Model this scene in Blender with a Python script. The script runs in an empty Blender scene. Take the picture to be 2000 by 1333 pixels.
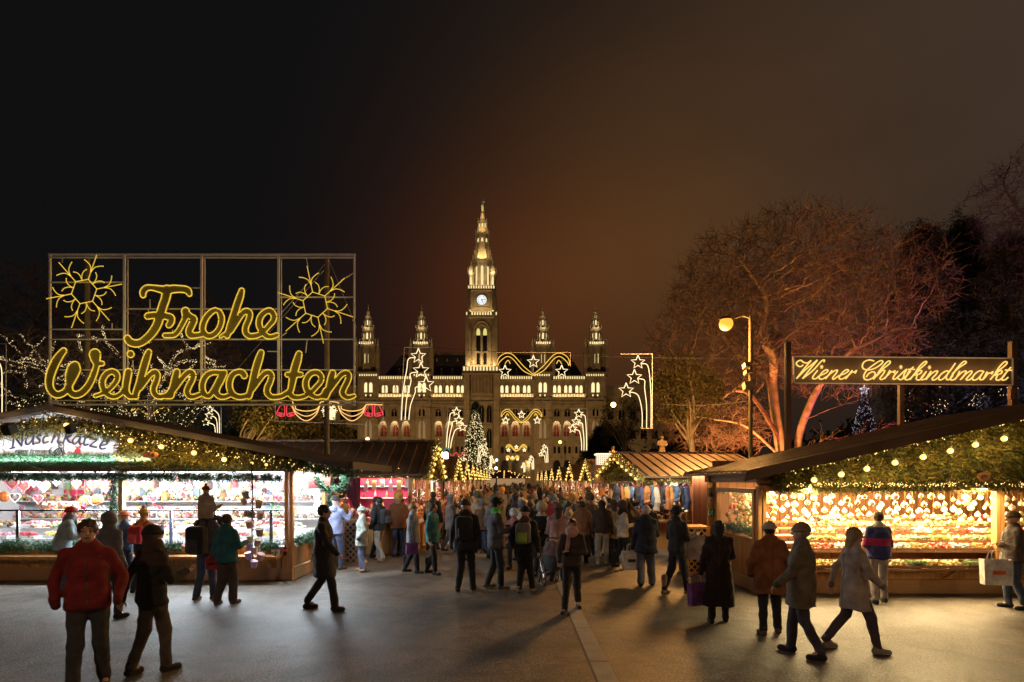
import bpy, math, random
import numpy as np
from mathutils import Matrix, Vector
C = bpy.context.scene
COL = C.collection
R = math.radians
rng = np.random.default_rng(7)
random.seed(7)

# ------------------------------------------------------------------ camera
F, HZ, CZ = 1180.0, 938.0, 2.15          # focal length and horizon in photo pixels, eye height
cam_d = bpy.data.cameras.new('camera'); cam = bpy.data.objects.new('camera', cam_d); COL.objects.link(cam)
cam.location = (0, 0, CZ); cam.rotation_euler = (R(90), 0, 0)
cam_d.sensor_width = 36; cam_d.lens = F / 2000 * 36
cam_d.shift_y = (HZ - 666.5) / 2000
cam_d.clip_start = 0.1; cam_d.clip_end = 3000
C.camera = cam
C.view_settings.view_transform = 'Standard'; C.view_settings.look = 'None'
C.view_settings.exposure = 0.0; C.view_settings.gamma = 1
C.cycles.use_denoising = True
C.cycles.max_bounces = 5; C.cycles.diffuse_bounces = 2; C.cycles.glossy_bounces = 2
C.cycles.transmission_bounces = 4; C.cycles.sample_clamp_indirect = 4
C.cycles.use_light_tree = True; C.cycles.caustics_reflective = False; C.cycles.caustics_refractive = False

# ------------------------------------------------------------------ night sky with the city's glow
W = bpy.data.worlds.new('World'); C.world = W; W.use_nodes = True
nt = W.node_tree; N = nt.nodes; L = nt.links; N.clear()
out = N.new('ShaderNodeOutputWorld'); bg = N.new('ShaderNodeBackground'); L.new(bg.outputs[0], out.inputs[0])
tc = N.new('ShaderNodeTexCoord'); sep = N.new('ShaderNodeSeparateXYZ'); L.new(tc.outputs['Generated'], sep.inputs[0])
def wmath(op, a, b=None, clamp=False):
    m = N.new('ShaderNodeMath'); m.operation = op; m.use_clamp = clamp
    for i, v in enumerate((a, b)):
        if v is None: continue
        if isinstance(v, (int, float)): m.inputs[i].default_value = v
        else: L.new(v, m.inputs[i])
    return m.outputs[0]
def wglow(d, sharp):
    dp = N.new('ShaderNodeVectorMath'); dp.operation = 'DOT_PRODUCT'
    L.new(tc.outputs['Generated'], dp.inputs[0]); dp.inputs[1].default_value = Vector(d).normalized()
    return wmath('POWER', wmath('MAXIMUM', dp.outputs['Value'], 0.0), sharp)
def wadd(prev, fac, col):
    sc = N.new('ShaderNodeVectorMath'); sc.operation = 'SCALE'; sc.inputs[0].default_value = col; L.new(fac, sc.inputs['Scale'])
    ad = N.new('ShaderNodeVectorMath'); ad.operation = 'ADD'; L.new(prev, ad.inputs[0]); L.new(sc.outputs[0], ad.inputs[1])
    return ad.outputs[0]
base = N.new('ShaderNodeRGB'); base.outputs[0].default_value = (0.0051, 0.0050, 0.0054, 1)
nz = N.new('ShaderNodeTexNoise'); nz.inputs['Scale'].default_value = 1.6; nz.inputs['Detail'].default_value = 3
mp = N.new('ShaderNodeMapping'); mp.inputs['Scale'].default_value = (1, 1, 2.2); mp.inputs['Rotation'].default_value = (0, R(35), 0)
L.new(tc.outputs['Generated'], mp.inputs[0]); L.new(mp.outputs[0], nz.inputs['Vector'])
cloud = wmath('ADD', wmath('MULTIPLY', nz.outputs['Fac'], 0.9), 0.55)
col = base.outputs[0]
col = wadd(col, wmath('MULTIPLY', wglow((0.62, 0.60, 0.50), 10), cloud), (0.0450, 0.0268, 0.0163))    # brown overcast upper right
col = wadd(col, wmath('MULTIPLY', wglow((0.242, 0.902, 0.357), 30), cloud), (0.0590, 0.0225, 0.0030))       # orange sky glow over the city
col = wadd(col, wglow((0.004, 0.964, 0.265), 55), (0.0470, 0.0088, 0.0006))                              # dull red near the roofs
L.new(col, bg.inputs[0]); bg.inputs[1].default_value = 1.0
# added very faint cool sun lamp; no moon is seen
sd = bpy.data.lights.new('added_faint_sun', 'SUN'); sd.energy = 0.012; sd.angle = R(0.5); sd.color = (0.8, 0.85, 1)
so = bpy.data.objects.new('added_faint_sun', sd); COL.objects.link(so); so.rotation_euler = (R(50), 0, R(-40))

# ------------------------------------------------------------------ helpers
def P(px, py, Y): return Vector(((px - 1000) * Y / F, Y, CZ + (HZ - py) * Y / F))
def SX(px, Y): return (px - 1000) * Y / F
def SZ(py, Y): return CZ + (HZ - py) * Y / F
def tag(o, label=None, cat=None, group=None, kind=None):
    if label: o['label'] = label
    if cat: o['category'] = cat
    if group: o['group'] = group
    if kind: o['kind'] = kind
    return o
def thing(name, loc, label, cat, rz=0, group=None):
    o = bpy.data.objects.new(name, None); COL.objects.link(o); o.empty_display_size = .2
    o.location = loc; o.rotation_euler = (0, 0, rz)
    return tag(o, label, cat, group)
def rootmat(p):
    m = Matrix.Identity(4)
    while p is not None:
        m = (Matrix.Translation(p.location) @ p.rotation_euler.to_matrix().to_4x4()) @ m; p = p.parent
    return m
class MB:
    def __init__(s): s.V = []; s.Fc = []; s.n = 0
    def add(s, v, f, mi=0):
        v = np.asarray([tuple(q) for q in v] if isinstance(v, list) else v, float).reshape(-1, 3)
        if len(f) == 0: return s
        if isinstance(f, list):
            for k in sorted({len(q) for q in f}): s.Fc.append((np.array([q for q in f if len(q) == k], int) + s.n, mi))
        else: s.Fc.append((np.asarray(f, int) + s.n, mi))
        s.V.append(v); s.n += len(v); return s
    def box(s, x0, y0, z0, x1, y1, z1, mi=0):
        v = [(x, y, z) for x in (x0, x1) for y in (y0, y1) for z in (z0, z1)]
        return s.add(v, [(0, 1, 3, 2), (4, 6, 7, 5), (0, 4, 5, 1), (2, 3, 7, 6), (0, 2, 6, 4), (1, 5, 7, 3)], mi)
    def obox(s, c, sx, sy, sz, rz=0, ry=0, rx=0, mi=0):
        m = Matrix.Rotation(rz, 3, 'Z') @ Matrix.Rotation(ry, 3, 'Y') @ Matrix.Rotation(rx, 3, 'X')
        v = [Vector(c) + m @ Vector((x * sx / 2, y * sy / 2, z * sz / 2)) for x in (-1, 1) for y in (-1, 1) for z in (-1, 1)]
        return s.add([tuple(a) for a in v], [(0, 1, 3, 2), (4, 6, 7, 5), (0, 4, 5, 1), (2, 3, 7, 6), (0, 2, 6, 4), (1, 5, 7, 3)], mi)
    def bar(s, a, b, w, h=None, mi=0):
        a = np.array(a, float); b = np.array(b, float); h = h or w
        d = b - a; d /= np.linalg.norm(d) + 1e-9
        up = np.array((0, 0, 1.)) if abs(d[2]) < .95 else np.array((0, 1., 0))
        u = np.cross(d, up); u /= np.linalg.norm(u); v = np.cross(u, d)
        q = [u * sx * w / 2 + v * sy * h / 2 for sx, sy in ((-1, -1), (1, -1), (1, 1), (-1, 1))]
        return s.add([a + k for k in q] + [b + k for k in q], [(3, 2, 1, 0), (4, 5, 6, 7), (0, 1, 5, 4), (1, 2, 6, 5), (2, 3, 7, 6), (3, 0, 4, 7)], mi)
    def segs(s, A, B, RA, RB, n=4, mi=0, cap=False):
        A = np.asarray(A, float).reshape(-1, 3); B = np.asarray(B, float).reshape(-1, 3); m = len(A)
        if m == 0: return s
        RA = np.broadcast_to(RA, (m,)); RB = np.broadcast_to(RB, (m,))
        d = B - A; d /= (np.linalg.norm(d, axis=1)[:, None] + 1e-9)
        ref = np.where(np.abs(d[:, 2:3]) > .9, np.array([[1., 0, 0]]), np.array([[0, 0, 1.]]))
        u = np.cross(d, ref); u /= np.linalg.norm(u, axis=1)[:, None]; w = np.cross(d, u)
        an = np.arange(n) * 2 * math.pi / n
        ring = u[:, None, :] * np.cos(an)[None, :, None] + w[:, None, :] * np.sin(an)[None, :, None]
        v = np.concatenate([A[:, None] + ring * RA[:, None, None], B[:, None] + ring * RB[:, None, None]], 1)
        i = np.arange(n); j = (i + 1) % n
        f = np.stack([i, j, j + n, i + n], 1)
        Fx = (f[None] + (np.arange(m) * 2 * n)[:, None, None]).reshape(-1, 4)
        s.add(v, Fx, mi)
        if cap:
            base_ = s.n - len(v.reshape(-1, 3)); k = np.arange(m)[:, None] * 2 * n + base_
            s.Fc.append((k + i[::-1][None], mi)); s.Fc.append((k + n + i[None], mi))
        return s
    def path(s, pts, r, n=6, closed=False, mi=0, cap=True):
        p = np.asarray(pts, float)
        if closed: p = np.vstack([p, p[:1]])
        m = len(p); rr = np.broadcast_to(r, (m,))
        t = np.gradient(p, axis=0)
        if closed: t[0] = t[-1] = p[1] - p[-2]
        t /= np.linalg.norm(t, axis=1)[:, None] + 1e-9
        u = np.cross(t[0], (0, 0, 1.) if abs(t[0][2]) < .9 else (0, 1., 0)); us = []
        for k in range(m):
            u = u - t[k] * np.dot(u, t[k]); u /= np.linalg.norm(u) + 1e-9; us.append(u)
        us = np.array(us); w = np.cross(t, us); an = np.arange(n) * 2 * math.pi / n
        v = p[:, None] + (us[:, None] * np.cos(an)[None, :, None] + w[:, None] * np.sin(an)[None, :, None]) * rr[:, None, None]
        f = []
        for k in range(m - 1):
            for i in range(n):
                j = (i + 1) % n; f.append((k * n + i, k * n + j, (k + 1) * n + j, (k + 1) * n + i))
        o = s.n; s.add(v, f, mi)
        if cap and not closed:
            s.Fc.append((np.array([[o + i for i in range(n)][::-1]]), mi)); s.Fc.append((np.array([[o + (m - 1) * n + i for i in range(n)]]), mi))
        return s
    def lathe(s, c, prof, n=12, mi=0, rot=0.0, sx=1, sy=1):
        c = np.array(c, float); an = np.arange(n) * 2 * math.pi / n + rot; v = []; f = []
        for r, z in prof: v += [(c[0] + r * sx * math.cos(a), c[1] + r * sy * math.sin(a), c[2] + z) for a in an]
        for k in range(len(prof) - 1):
            for i in range(n):
                j = (i + 1) % n; f.append((k * n + i, k * n + j, (k + 1) * n + j, (k + 1) * n + i))
        o = s.n; s.add(v, f, mi)
        s.Fc.append((np.array([[o + i for i in range(n)][::-1]]), mi)); s.Fc.append((np.array([[o + (len(prof) - 1) * n + i for i in range(n)]]), mi))
        return s
    def balls(s, Cn, r, mi=0, seg=6, rings=4):
        Cn = np.asarray(Cn, float).reshape(-1, 3); m = len(Cn)
        if m == 0: return s
        r = np.broadcast_to(r, (m,)); vs = [(0, 0, 1)]; f = []
        for k in range(1, rings):
            t = math.pi * k / rings
            vs += [(math.sin(t) * math.cos(2 * math.pi * i / seg), math.sin(t) * math.sin(2 * math.pi * i / seg), math.cos(t)) for i in range(seg)]
        vs.append((0, 0, -1)); vs = np.array(vs); q = []
        for k in range(rings - 2):
            for i in range(seg):
                j = (i + 1) % seg; a = 1 + k * seg; q.append((a + i, a + seg + i, a + seg + j, a + j))
        t3 = [(0, 1 + i, 1 + (i + 1) % seg) for i in range(seg)] + [(len(vs) - 1, 1 + (rings - 2) * seg + (i + 1) % seg, 1 + (rings - 2) * seg + i) for i in range(seg)]
        v = (Cn[:, None] + vs[None] * r[:, None, None]).reshape(-1, 3); off = (np.arange(m) * len(vs))[:, None, None]
        o = s.n; s.V.append(v); s.n += len(v)
        if q: s.Fc.append(((np.array(q)[None] + off).reshape(-1, 4) + o, mi))
        s.Fc.append(((np.array(t3)[None] + off).reshape(-1, 3) + o, mi)); return s
    def octas(s, Cn, r, mi=0):
        Cn = np.asarray(Cn, float).reshape(-1, 3); m = len(Cn)
        if m == 0: return s
        r = np.broadcast_to(r, (m,)); d = np.array([(1, 0, 0), (-1, 0, 0), (0, 1, 0), (0, -1, 0), (0, 0, 1), (0, 0, -1)], float)
        t = np.array([(0, 2, 4), (2, 1, 4), (1, 3, 4), (3, 0, 4), (2, 0, 5), (1, 2, 5), (3, 1, 5), (0, 3, 5)])
        return s.add(Cn[:, None] + d[None] * r[:, None, None], (t[None] + (np.arange(m) * 6)[:, None, None]).reshape(-1, 3), mi)
    def prism(s, poly, y0, y1, mi=0):        # polygon in x,z pushed through y (convex or simple outline)
        n = len(poly); v = [(x, y0, z) for x, z in poly] + [(x, y1, z) for x, z in poly]; o = s.n
        s.add(v, [(i, (i + 1) % n, (i + 1) % n + n, i + n) for i in range(n)], mi)
        s.Fc.append((np.array([[o + i for i in range(n)][::-1]]), mi)); s.Fc.append((np.array([[o + n + i for i in range(n)]]), mi)); return s
    def build(s, name, mats, parent=None, smooth=False, local=False):
        me = bpy.data.meshes.new(name)
        v = np.concatenate([a.reshape(-1, 3) for a in s.V]) if s.V else np.zeros((0, 3))
        if parent is not None and not local:
            m = np.array(rootmat(parent).inverted()); v = v @ m[:3, :3].T + m[:3, 3]
        me.vertices.add(len(v)); me.vertices.foreach_set('co', v.astype(np.float32).ravel())
        loops = np.concatenate([f.ravel() for f, _ in s.Fc]); tot = np.concatenate([np.full(len(f), f.shape[1]) for f, _ in s.Fc])
        mi = np.concatenate([(np.full(len(f), m_) if np.isscalar(m_) else np.asarray(m_)) for f, m_ in s.Fc])
        st = np.concatenate([[0], np.cumsum(tot)[:-1]])
        me.loops.add(len(loops)); me.loops.foreach_set('vertex_index', loops.astype(np.int32))
        me.polygons.add(len(tot)); me.polygons.foreach_set('loop_start', st.astype(np.int32)); me.polygons.foreach_set('loop_total', tot.astype(np.int32))
        me.polygons.foreach_set('material_index', mi.astype(np.int32)); me.polygons.foreach_set('use_smooth', np.full(len(tot), bool(smooth)))
        me.update(calc_edges=True); me.validate()
        for m_ in (mats if isinstance(mats, (list, tuple)) else [mats]): me.materials.append(m_)
        o = bpy.data.objects.new(name, me); COL.objects.link(o)
        if parent is not None: o.parent = parent
        return o
def smooth_line(pts, k=5, closed=False):          # Catmull-Rom through the points
    p = [np.array(q, float) for q in pts]; n = len(p)
    if n < 3: return np.array(p)
    o = []
    rg = n if closed else n - 1
    for i in range(rg):
        if closed: a, b, c, d = p[(i - 1) % n], p[i], p[(i + 1) % n], p[(i + 2) % n]
        else: a, b, c, d = p[max(i - 1, 0)], p[i], p[i + 1], p[min(i + 2, n - 1)]
        for t in np.arange(k) / k:
            o.append(.5 * ((2 * b) + (c - a) * t + (2 * a - 5 * b + 4 * c - d) * t * t + (3 * b - a - 3 * c + d) * t ** 3))
    if not closed: o.append(p[-1])
    return np.array(o)
def light(name, kind, loc, energy, color, size=.1, aim=None, spot=None, parent=None, size_y=None, blend=.5):
    d = bpy.data.lights.new(name, kind); d.energy = energy; d.color = color
    if kind == 'AREA':
        d.size = size
        if size_y: d.shape = 'RECTANGLE'; d.size_y = size_y
    else: d.shadow_soft_size = size
    if kind == 'SPOT': d.spot_size = R(spot or 90); d.spot_blend = blend
    o = bpy.data.objects.new(name, d); COL.objects.link(o); o.location = loc
    if aim is not None: o.rotation_euler = (Vector(aim) - Vector(loc)).to_track_quat('-Z', 'Y').to_euler()
    return o

# ------------------------------------------------------------------ materials
def newmat(name):
    m = bpy.data.materials.new(name); m.use_nodes = True; nt = m.node_tree
    return m, nt, nt.nodes['Principled BSDF']
MC = {}
def mat(name, col, rough=.7, metal=0, var=.25, scale=8, bump=.15, bscale=None, spec=None, stretch=None, sheen=0):
    if name in MC: return MC[name]
    m, nt, b = newmat(name); N = nt.nodes; L = nt.links
    b.inputs['Roughness'].default_value = rough; b.inputs['Metallic'].default_value = metal
    if spec is not None: b.inputs['Specular IOR Level'].default_value = spec
    if sheen: b.inputs['Sheen Weight'].default_value = sheen
    tc = N.new('ShaderNodeTexCoord'); src = tc.outputs['Object']
    if stretch:
        mp = N.new('ShaderNodeMapping'); mp.inputs['Scale'].default_value = stretch; L.new(src, mp.inputs[0]); src = mp.outputs[0]
    if var:
        nz = N.new('ShaderNodeTexNoise'); nz.inputs['Scale'].default_value = scale; nz.inputs['Detail'].default_value = 4; L.new(src, nz.inputs['Vector'])
        cr = N.new('ShaderNodeValToRGB'); L.new(nz.outputs['Fac'], cr.inputs[0])
        cr.color_ramp.elements[0].position = .3; cr.color_ramp.elements[1].position = .72
        cr.color_ramp.elements[0].color = tuple(c * (1 - var) for c in col[:3]) + (1,)
        cr.color_ramp.elements[1].color = tuple(min(1, c * (1 + var)) for c in col[:3]) + (1,)
        L.new(cr.outputs[0], b.inputs['Base Color'])
    else: b.inputs['Base Color'].default_value = tuple(col[:3]) + (1,)
    if bump:
        n2 = N.new('ShaderNodeTexNoise'); n2.inputs['Scale'].default_value = bscale or scale * 4; n2.inputs['Detail'].default_value = 3; L.new(src, n2.inputs['Vector'])
        bp = N.new('ShaderNodeBump'); bp.inputs['Strength'].default_value = bump; bp.inputs['Distance'].default_value = .02
        L.new(n2.outputs['Fac'], bp.inputs['Height']); L.new(bp.outputs[0], b.inputs['Normal'])
    MC[name] = m; return m
def emis(name, col, st):
    if name in MC: return MC[name]
    m, nt, b = newmat(name); b.inputs['Base Color'].default_value = (.05, .05, .05, 1)
    b.inputs['Emission Color'].default_value = tuple(col[:3]) + (1,); b.inputs['Emission Strength'].default_value = st
    MC[name] = m; return m
def planks(name, col, width, axis='X', var=.35, rough=.55):
    """vertical boards: a groove and a tone per board, grain along the board"""
    if name in MC: return MC[name]
    m, nt, b = newmat(name); N = nt.nodes; L = nt.links; b.inputs['Roughness'].default_value = rough
    tc = N.new('ShaderNodeTexCoord'); sp = N.new('ShaderNodeSeparateXYZ'); L.new(tc.outputs['Object'], sp.inputs[0])
    def M(op, a, v=None, c=False):
        k = N.new('ShaderNodeMath'); k.operation = op; k.use_clamp = c; L.new(a, k.inputs[0])
        if v is not None:
            if hasattr(v, 'links'): L.new(v, k.inputs[1])
            else: k.inputs[1].default_value = v
        return k.outputs[0]
    if axis == 'XY': u = M('DIVIDE', M('ADD', sp.outputs['X'], sp.outputs['Y']), width)
    else: u = M('DIVIDE', sp.outputs[axis], width)
    idx = M('FLOOR', u); fr = M('FRACT', u)
    wn = N.new('ShaderNodeTexWhiteNoise'); wn.noise_dimensions = '1D'; L.new(idx, wn.inputs['W'])
    g = M('ABSOLUTE', M('SUBTRACT', fr, .5)); groove = M('MULTIPLY', M('SUBTRACT', g, .44, True), 16, True)
    mp = N.new('ShaderNodeMapping'); L.new(tc.outputs['Object'], mp.inputs[0])
    mp.inputs['Scale'].default_value = (14, 14, 1.2) if axis != 'Z' else (1.2, 1.2, 14)
    nz = N.new('ShaderNodeTexNoise'); nz.inputs['Scale'].default_value = 3; nz.inputs['Detail'].default_value = 5; nz.inputs['Distortion'].default_value = .6
    L.new(mp.outputs[0], nz.inputs['Vector'])
    tone = M('ADD', M('MULTIPLY', wn.outputs['Value'], var), M('MULTIPLY', nz.outputs['Fac'], .55)); tone = M('ADD', tone, .55)
    tone = M('MULTIPLY', tone, M('SUBTRACT', M('MULTIPLY', groove, -.75), -1.0))
    sc = N.new('ShaderNodeVectorMath'); sc.operation = 'SCALE'; sc.inputs[0].default_value = col; L.new(tone, sc.inputs['Scale'])
    L.new(sc.outputs[0], b.inputs['Base Color'])
    bp = N.new('ShaderNodeBump'); bp.inputs['Distance'].default_value = .01; bp.inputs['Strength'].default_value = .8
    L.new(M('ADD', M('MULTIPLY', groove, -1.0), M('MULTIPLY', nz.outputs['Fac'], .25)), bp.inputs['Height']); L.new(bp.outputs[0], b.inputs['Normal'])
    MC[name] = m; return m
def glass(name, tint=(1, 1, 1), a=.12):
    if name in MC: return MC[name]
    m, nt, b = newmat(name); b.inputs['Base Color'].default_value = tint + (1,); b.inputs['Roughness'].default_value = .05
    b.inputs['Alpha'].default_value = a; MC[name] = m; return m
# lettering and cloth are meshed from distance fields
def surface_nets(f, org, h):
    """f: array of signed distances on a grid (negative inside), org: corner, h: cell size (3)"""
    s = f < 0; nx, ny, nz = f.shape
    cnt = np.zeros((nx - 1, ny - 1, nz - 1)); acc = np.zeros((nx - 1, ny - 1, nz - 1, 3))
    offs = [(i, j, k) for i in (0, 1) for j in (0, 1) for k in (0, 1)]
    sl = lambda o: (slice(o[0], nx - 1 + o[0]), slice(o[1], ny - 1 + o[1]), slice(o[2], nz - 1 + o[2]))
    for a in offs:
        for ax in range(3):
            if a[ax]: continue
            b = list(a); b[ax] = 1; fa = f[sl(a)]; fb = f[sl(b)]; x = (s[sl(a)] != s[sl(b)])
            t = np.where(x, fa / np.where(x, fa - fb, 1), 0); cnt += x
            for c in range(3): acc[..., c] += np.where(x, a[c] + (t if c == ax else 0), 0)
    act = cnt > 0; idx = -np.ones(act.shape, int); idx[act] = np.arange(act.sum())
    cell = np.argwhere(act); v = (cell + acc[act] / cnt[act][:, None]) * np.array(h) + np.array(org)
    faces = []
    for ax in range(3):
        o1, o2 = [(1, 2), (2, 0), (0, 1)][ax]
        a = [slice(None)] * 3; b = [slice(None)] * 3; a[ax] = slice(0, -1); b[ax] = slice(1, None)
        x = s[tuple(a)] != s[tuple(b)]; e = np.argwhere(x); flip = s[tuple(a)][x]
        ok = (e[:, o1] > 0) & (e[:, o2] > 0) & (e[:, o1] < act.shape[o1]) & (e[:, o2] < act.shape[o2]); e = e[ok]; flip = flip[ok]
        def at(d1, d2):
            q = e.copy(); q[:, o1] -= d1; q[:, o2] -= d2; return idx[q[:, 0], q[:, 1], q[:, 2]]
        q = np.stack([at(1, 1), at(0, 1), at(0, 0), at(1, 0)], 1)
        q[~flip] = q[~flip][:, ::-1]; faces.append(q)
    fc = np.concatenate(faces) if faces else np.zeros((0, 4), int)
    return v, fc[(fc >= 0).all(1)]
def capsule2(X, Z, a, b, ra, rb, nib=None):
    if nib:
        ca, sa, k = math.cos(nib[0]), math.sin(nib[0]), nib[1]
        tr = lambda x, z: (x * ca + z * sa, (-x * sa + z * ca) * k)
        X, Z = tr(X, Z); a = tr(*a); b = tr(*b)
    dx, dz = b[0] - a[0], b[1] - a[1]; l2 = dx * dx + dz * dz + 1e-12
    t = np.clip(((X - a[0]) * dx + (Z - a[1]) * dz) / l2, 0, 1)
    return np.hypot(X - a[0] - t * dx, Z - a[1] - t * dz) - (ra + (rb - ra) * t)
def stroke_field(strokes, cell, pad=None, nib=None):
    """strokes: list of (points [(x,z)], radii); returns grid field in x,z"""
    al = np.concatenate([np.asarray(s[0])[:, :2] for s in strokes]); rm = max(np.max(s[1]) for s in strokes)
    lo = al.min(0) - rm - 4 * cell; hi = al.max(0) + rm + 4 * cell
    xs = np.arange(lo[0], hi[0], cell); zs = np.arange(lo[1], hi[1], cell); D = np.full((len(xs), len(zs)), 9.)
    for p, r in strokes:
        p = np.asarray(p); r = np.broadcast_to(r, (len(p),))
        for i in range(len(p) - 1):
            m = max(r[i], r[i + 1]) + 5 * cell
            i0, i1 = np.searchsorted(xs, [min(p[i, 0], p[i + 1, 0]) - m, max(p[i, 0], p[i + 1, 0]) + m])
            k0, k1 = np.searchsorted(zs, [min(p[i, 1], p[i + 1, 1]) - m, max(p[i, 1], p[i + 1, 1]) + m])
            X, Z = np.meshgrid(xs[i0:i1], zs[k0:k1], indexing='ij')
            D[i0:i1, k0:k1] = np.minimum(D[i0:i1, k0:k1], capsule2(X, Z, p[i], p[i + 1], r[i], r[i + 1], nib))
    return xs, zs, D
def plate_from_field(xs, zs, D, y, th):
    """a flat plate of the field's outline, thickness th round depth y"""
    cell = xs[1] - xs[0]; ys = np.array([-1.5, -.5, .5, 1.5]) * th
    f = np.maximum(D[:, None, :], (np.abs(ys) - th / 1.02 * .98)[None, :, None] * 1.0)
    v, q = surface_nets(f, (xs[0], y + ys[0], zs[0]), (cell, th, cell)); return v, q
def smooth_stroke(pts, k=4):
    """pts (x, z, r) -> smoothed points and radii"""
    s = smooth_line(pts, k); return s[:, :2], s[:, 2]
# ================================================================== GROUND
def ground_mat():
    m, nt, b = newmat('asphalt'); N = nt.nodes; L = nt.links
    tc = N.new('ShaderNodeTexCoord'); big = N.new('ShaderNodeTexNoise'); big.inputs['Scale'].default_value = .55; big.inputs['Detail'].default_value = 6
    fine = N.new('ShaderNodeTexNoise'); fine.inputs['Scale'].default_value = 34; fine.inputs['Detail'].default_value = 4
    vor = N.new('ShaderNodeTexVoronoi'); vor.inputs['Scale'].default_value = 95
    for n in (big, fine, vor): L.new(tc.outputs['Object'], n.inputs['Vector'])
    cr = N.new('ShaderNodeValToRGB'); cr.color_ramp.elements[0].color = (.095, .080, .068, 1); cr.color_ramp.elements[1].color = (.25, .21, .17, 1)
    cr.color_ramp.elements[0].position = .32; cr.color_ramp.elements[1].position = .7
    L.new(big.outputs['Fac'], cr.inputs[0])
    mx = N.new('ShaderNodeMix'); mx.data_type = 'RGBA'; mx.blend_type = 'OVERLAY'; mx.inputs[0].default_value = 1.0
    fr = N.new('ShaderNodeValToRGB'); fr.color_ramp.elements[0].position = .36; fr.color_ramp.elements[1].position = .66; fr.color_ramp.elements[0].color = (.22, .22, .22, 1); fr.color_ramp.elements[1].color = (.80, .80, .80, 1); L.new(fine.outputs['Fac'], fr.inputs[0])
    st = N.new('ShaderNodeTexNoise'); st.inputs['Scale'].default_value = 1.9; st.inputs['Detail'].default_value = 7; st.inputs['Roughness'].default_value = .7; st.inputs['Distortion'].default_value = .8; L.new(tc.outputs['Object'], st.inputs['Vector'])
    s2 = N.new('ShaderNodeValToRGB'); s2.color_ramp.elements[0].position = .34; s2.color_ramp.elements[1].position = .56; s2.color_ramp.elements[0].color = (.42, .41, .40, 1); s2.color_ramp.elements[1].color = (1, 1, 1, 1); L.new(st.outputs['Fac'], s2.inputs[0])
    mm = N.new('ShaderNodeMix'); mm.data_type = 'RGBA'; mm.blend_type = 'MULTIPLY'; mm.inputs[0].default_value = 1; L.new(cr.outputs[0], mm.inputs[6]); L.new(s2.outputs[0], mm.inputs[7])
    L.new(mm.outputs[2], mx.inputs[6]); L.new(fr.outputs[0], mx.inputs[7]); L.new(mx.outputs[2], b.inputs['Base Color'])
    rr = N.new('ShaderNodeMapRange'); rr.inputs[3].default_value = .34; rr.inputs[4].default_value = .72; L.new(big.outputs['Fac'], rr.inputs[0]); L.new(rr.outputs[0], b.inputs['Roughness'])
    bp = N.new('ShaderNodeBump'); bp.inputs['Strength'].default_value = .5; bp.inputs['Distance'].default_value = .012
    ad = N.new('ShaderNodeMath'); ad.operation = 'ADD'; L.new(fine.outputs['Fac'], ad.inputs[0]); L.new(vor.outputs['Distance'], ad.inputs[1])
    L.new(ad.outputs[0], bp.inputs['Height']); L.new(bp.outputs[0], b.inputs['Normal'])
    return m
g = MB(); g.add([(-600, -60, 0), (600, -60, 0), (600, 900, 0), (-600, 900, 0)], [(0, 1, 2, 3)])
tag(g.build('ground', ground_mat()), kind='structure')
g = MB(); y = 1.0; k = 0
while y < 95:
    ln = 1.45 + .25 * ((k * 37) % 5) / 5
    g.box(.92, y + .006, -.05, 1.135, y + ln - .006, .006 + .002 * ((k * 7) % 3)); y += ln; k += 1
tag(g.build('paving_strip', mat('strip_stone', (.30, .285, .26), .65, var=.2, scale=3, bump=.4, bscale=60)), kind='structure')
g = MB(); g.box(.895, 1, -.04, .915, 95, .003)
tag(g.build('drain_channel', mat('drain_dark', (.03, .03, .03), .5)), kind='structure')

# ================================================================== TOWN HALL (210 m away)
YF = 210.0
STONE = mat('hall_stone', (.40, .33, .24), .85, var=.22, scale=.5, bump=.5, bscale=1.5)
STONE2 = mat('hall_stone_dark', (.27, .22, .16), .85, var=.25, scale=.6, bump=.5, bscale=1.5)
SLATE = mat('roof_slate', (.11, .105, .10), .6, var=.3, scale=1.2)
LITW = emis('lit_window', (1, .78, .38), 1.3); LITB = emis('lit_lamp_row', (1, .76, .36), 1.1)
DIMW = emis('dim_window', (1, .75, .35), .35); DARKW = mat('dark_pane', (.012, .012, .016), .15)
CURT = mat('red_curtain', (.30, .03, .03), .8, var=.3, scale=2)
hall = thing('town_hall', (SX(940, YF), YF, 0), 'large floodlit gothic town hall with arcades and slate roof behind the Christmas market', 'town hall')
def X(px, Y=YF): return SX(px, Y)
def Z(py, Y=YF): return SZ(py, Y)
def arch_poly(cx, w, z0, zs, za, n=5):
    """pointed arch outline, from bottom left"""
    l = [(cx - w / 2, z0)]
    for k in range(n + 1):
        t = k / n; l.append((cx - w / 2 * (1 - t ** 1.7), zs + (za - zs) * math.sin(t * math.pi / 2) ** .9))
    for k in range(n - 1, -1, -1):
        t = k / n; l.append((cx + w / 2 * (1 - t ** 1.7), zs + (za - zs) * math.sin(t * math.pi / 2) ** .9))
    l.append((cx + w / 2, z0)); return l[::-1]
def spandrel(m, x0, x1, cx, w, zs, za, zt, y0, y1):
    a = arch_poly(cx, w, zs, zs, za)[::-1]; h = len(a) // 2
    left = [p for p in a if p[0] <= cx + 1e-6][1:]; right = [p for p in a if p[0] >= cx - 1e-6][:-1]
    m.prism([(x0, zs)] + left + [(cx, zt), (x0, zt)], y0, y1)
    m.prism([(cx, zt)] + right + [(x1, zs), (x1, zt)], y0, y1)
walls = MB(); trim = MB()
bays_l = [747, 770, 792, 825, 856, 877.5, 898]; bays_r = [985.5, 1006.5, 1028.5, 1058, 1087.5, 1108, 1130]
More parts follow.
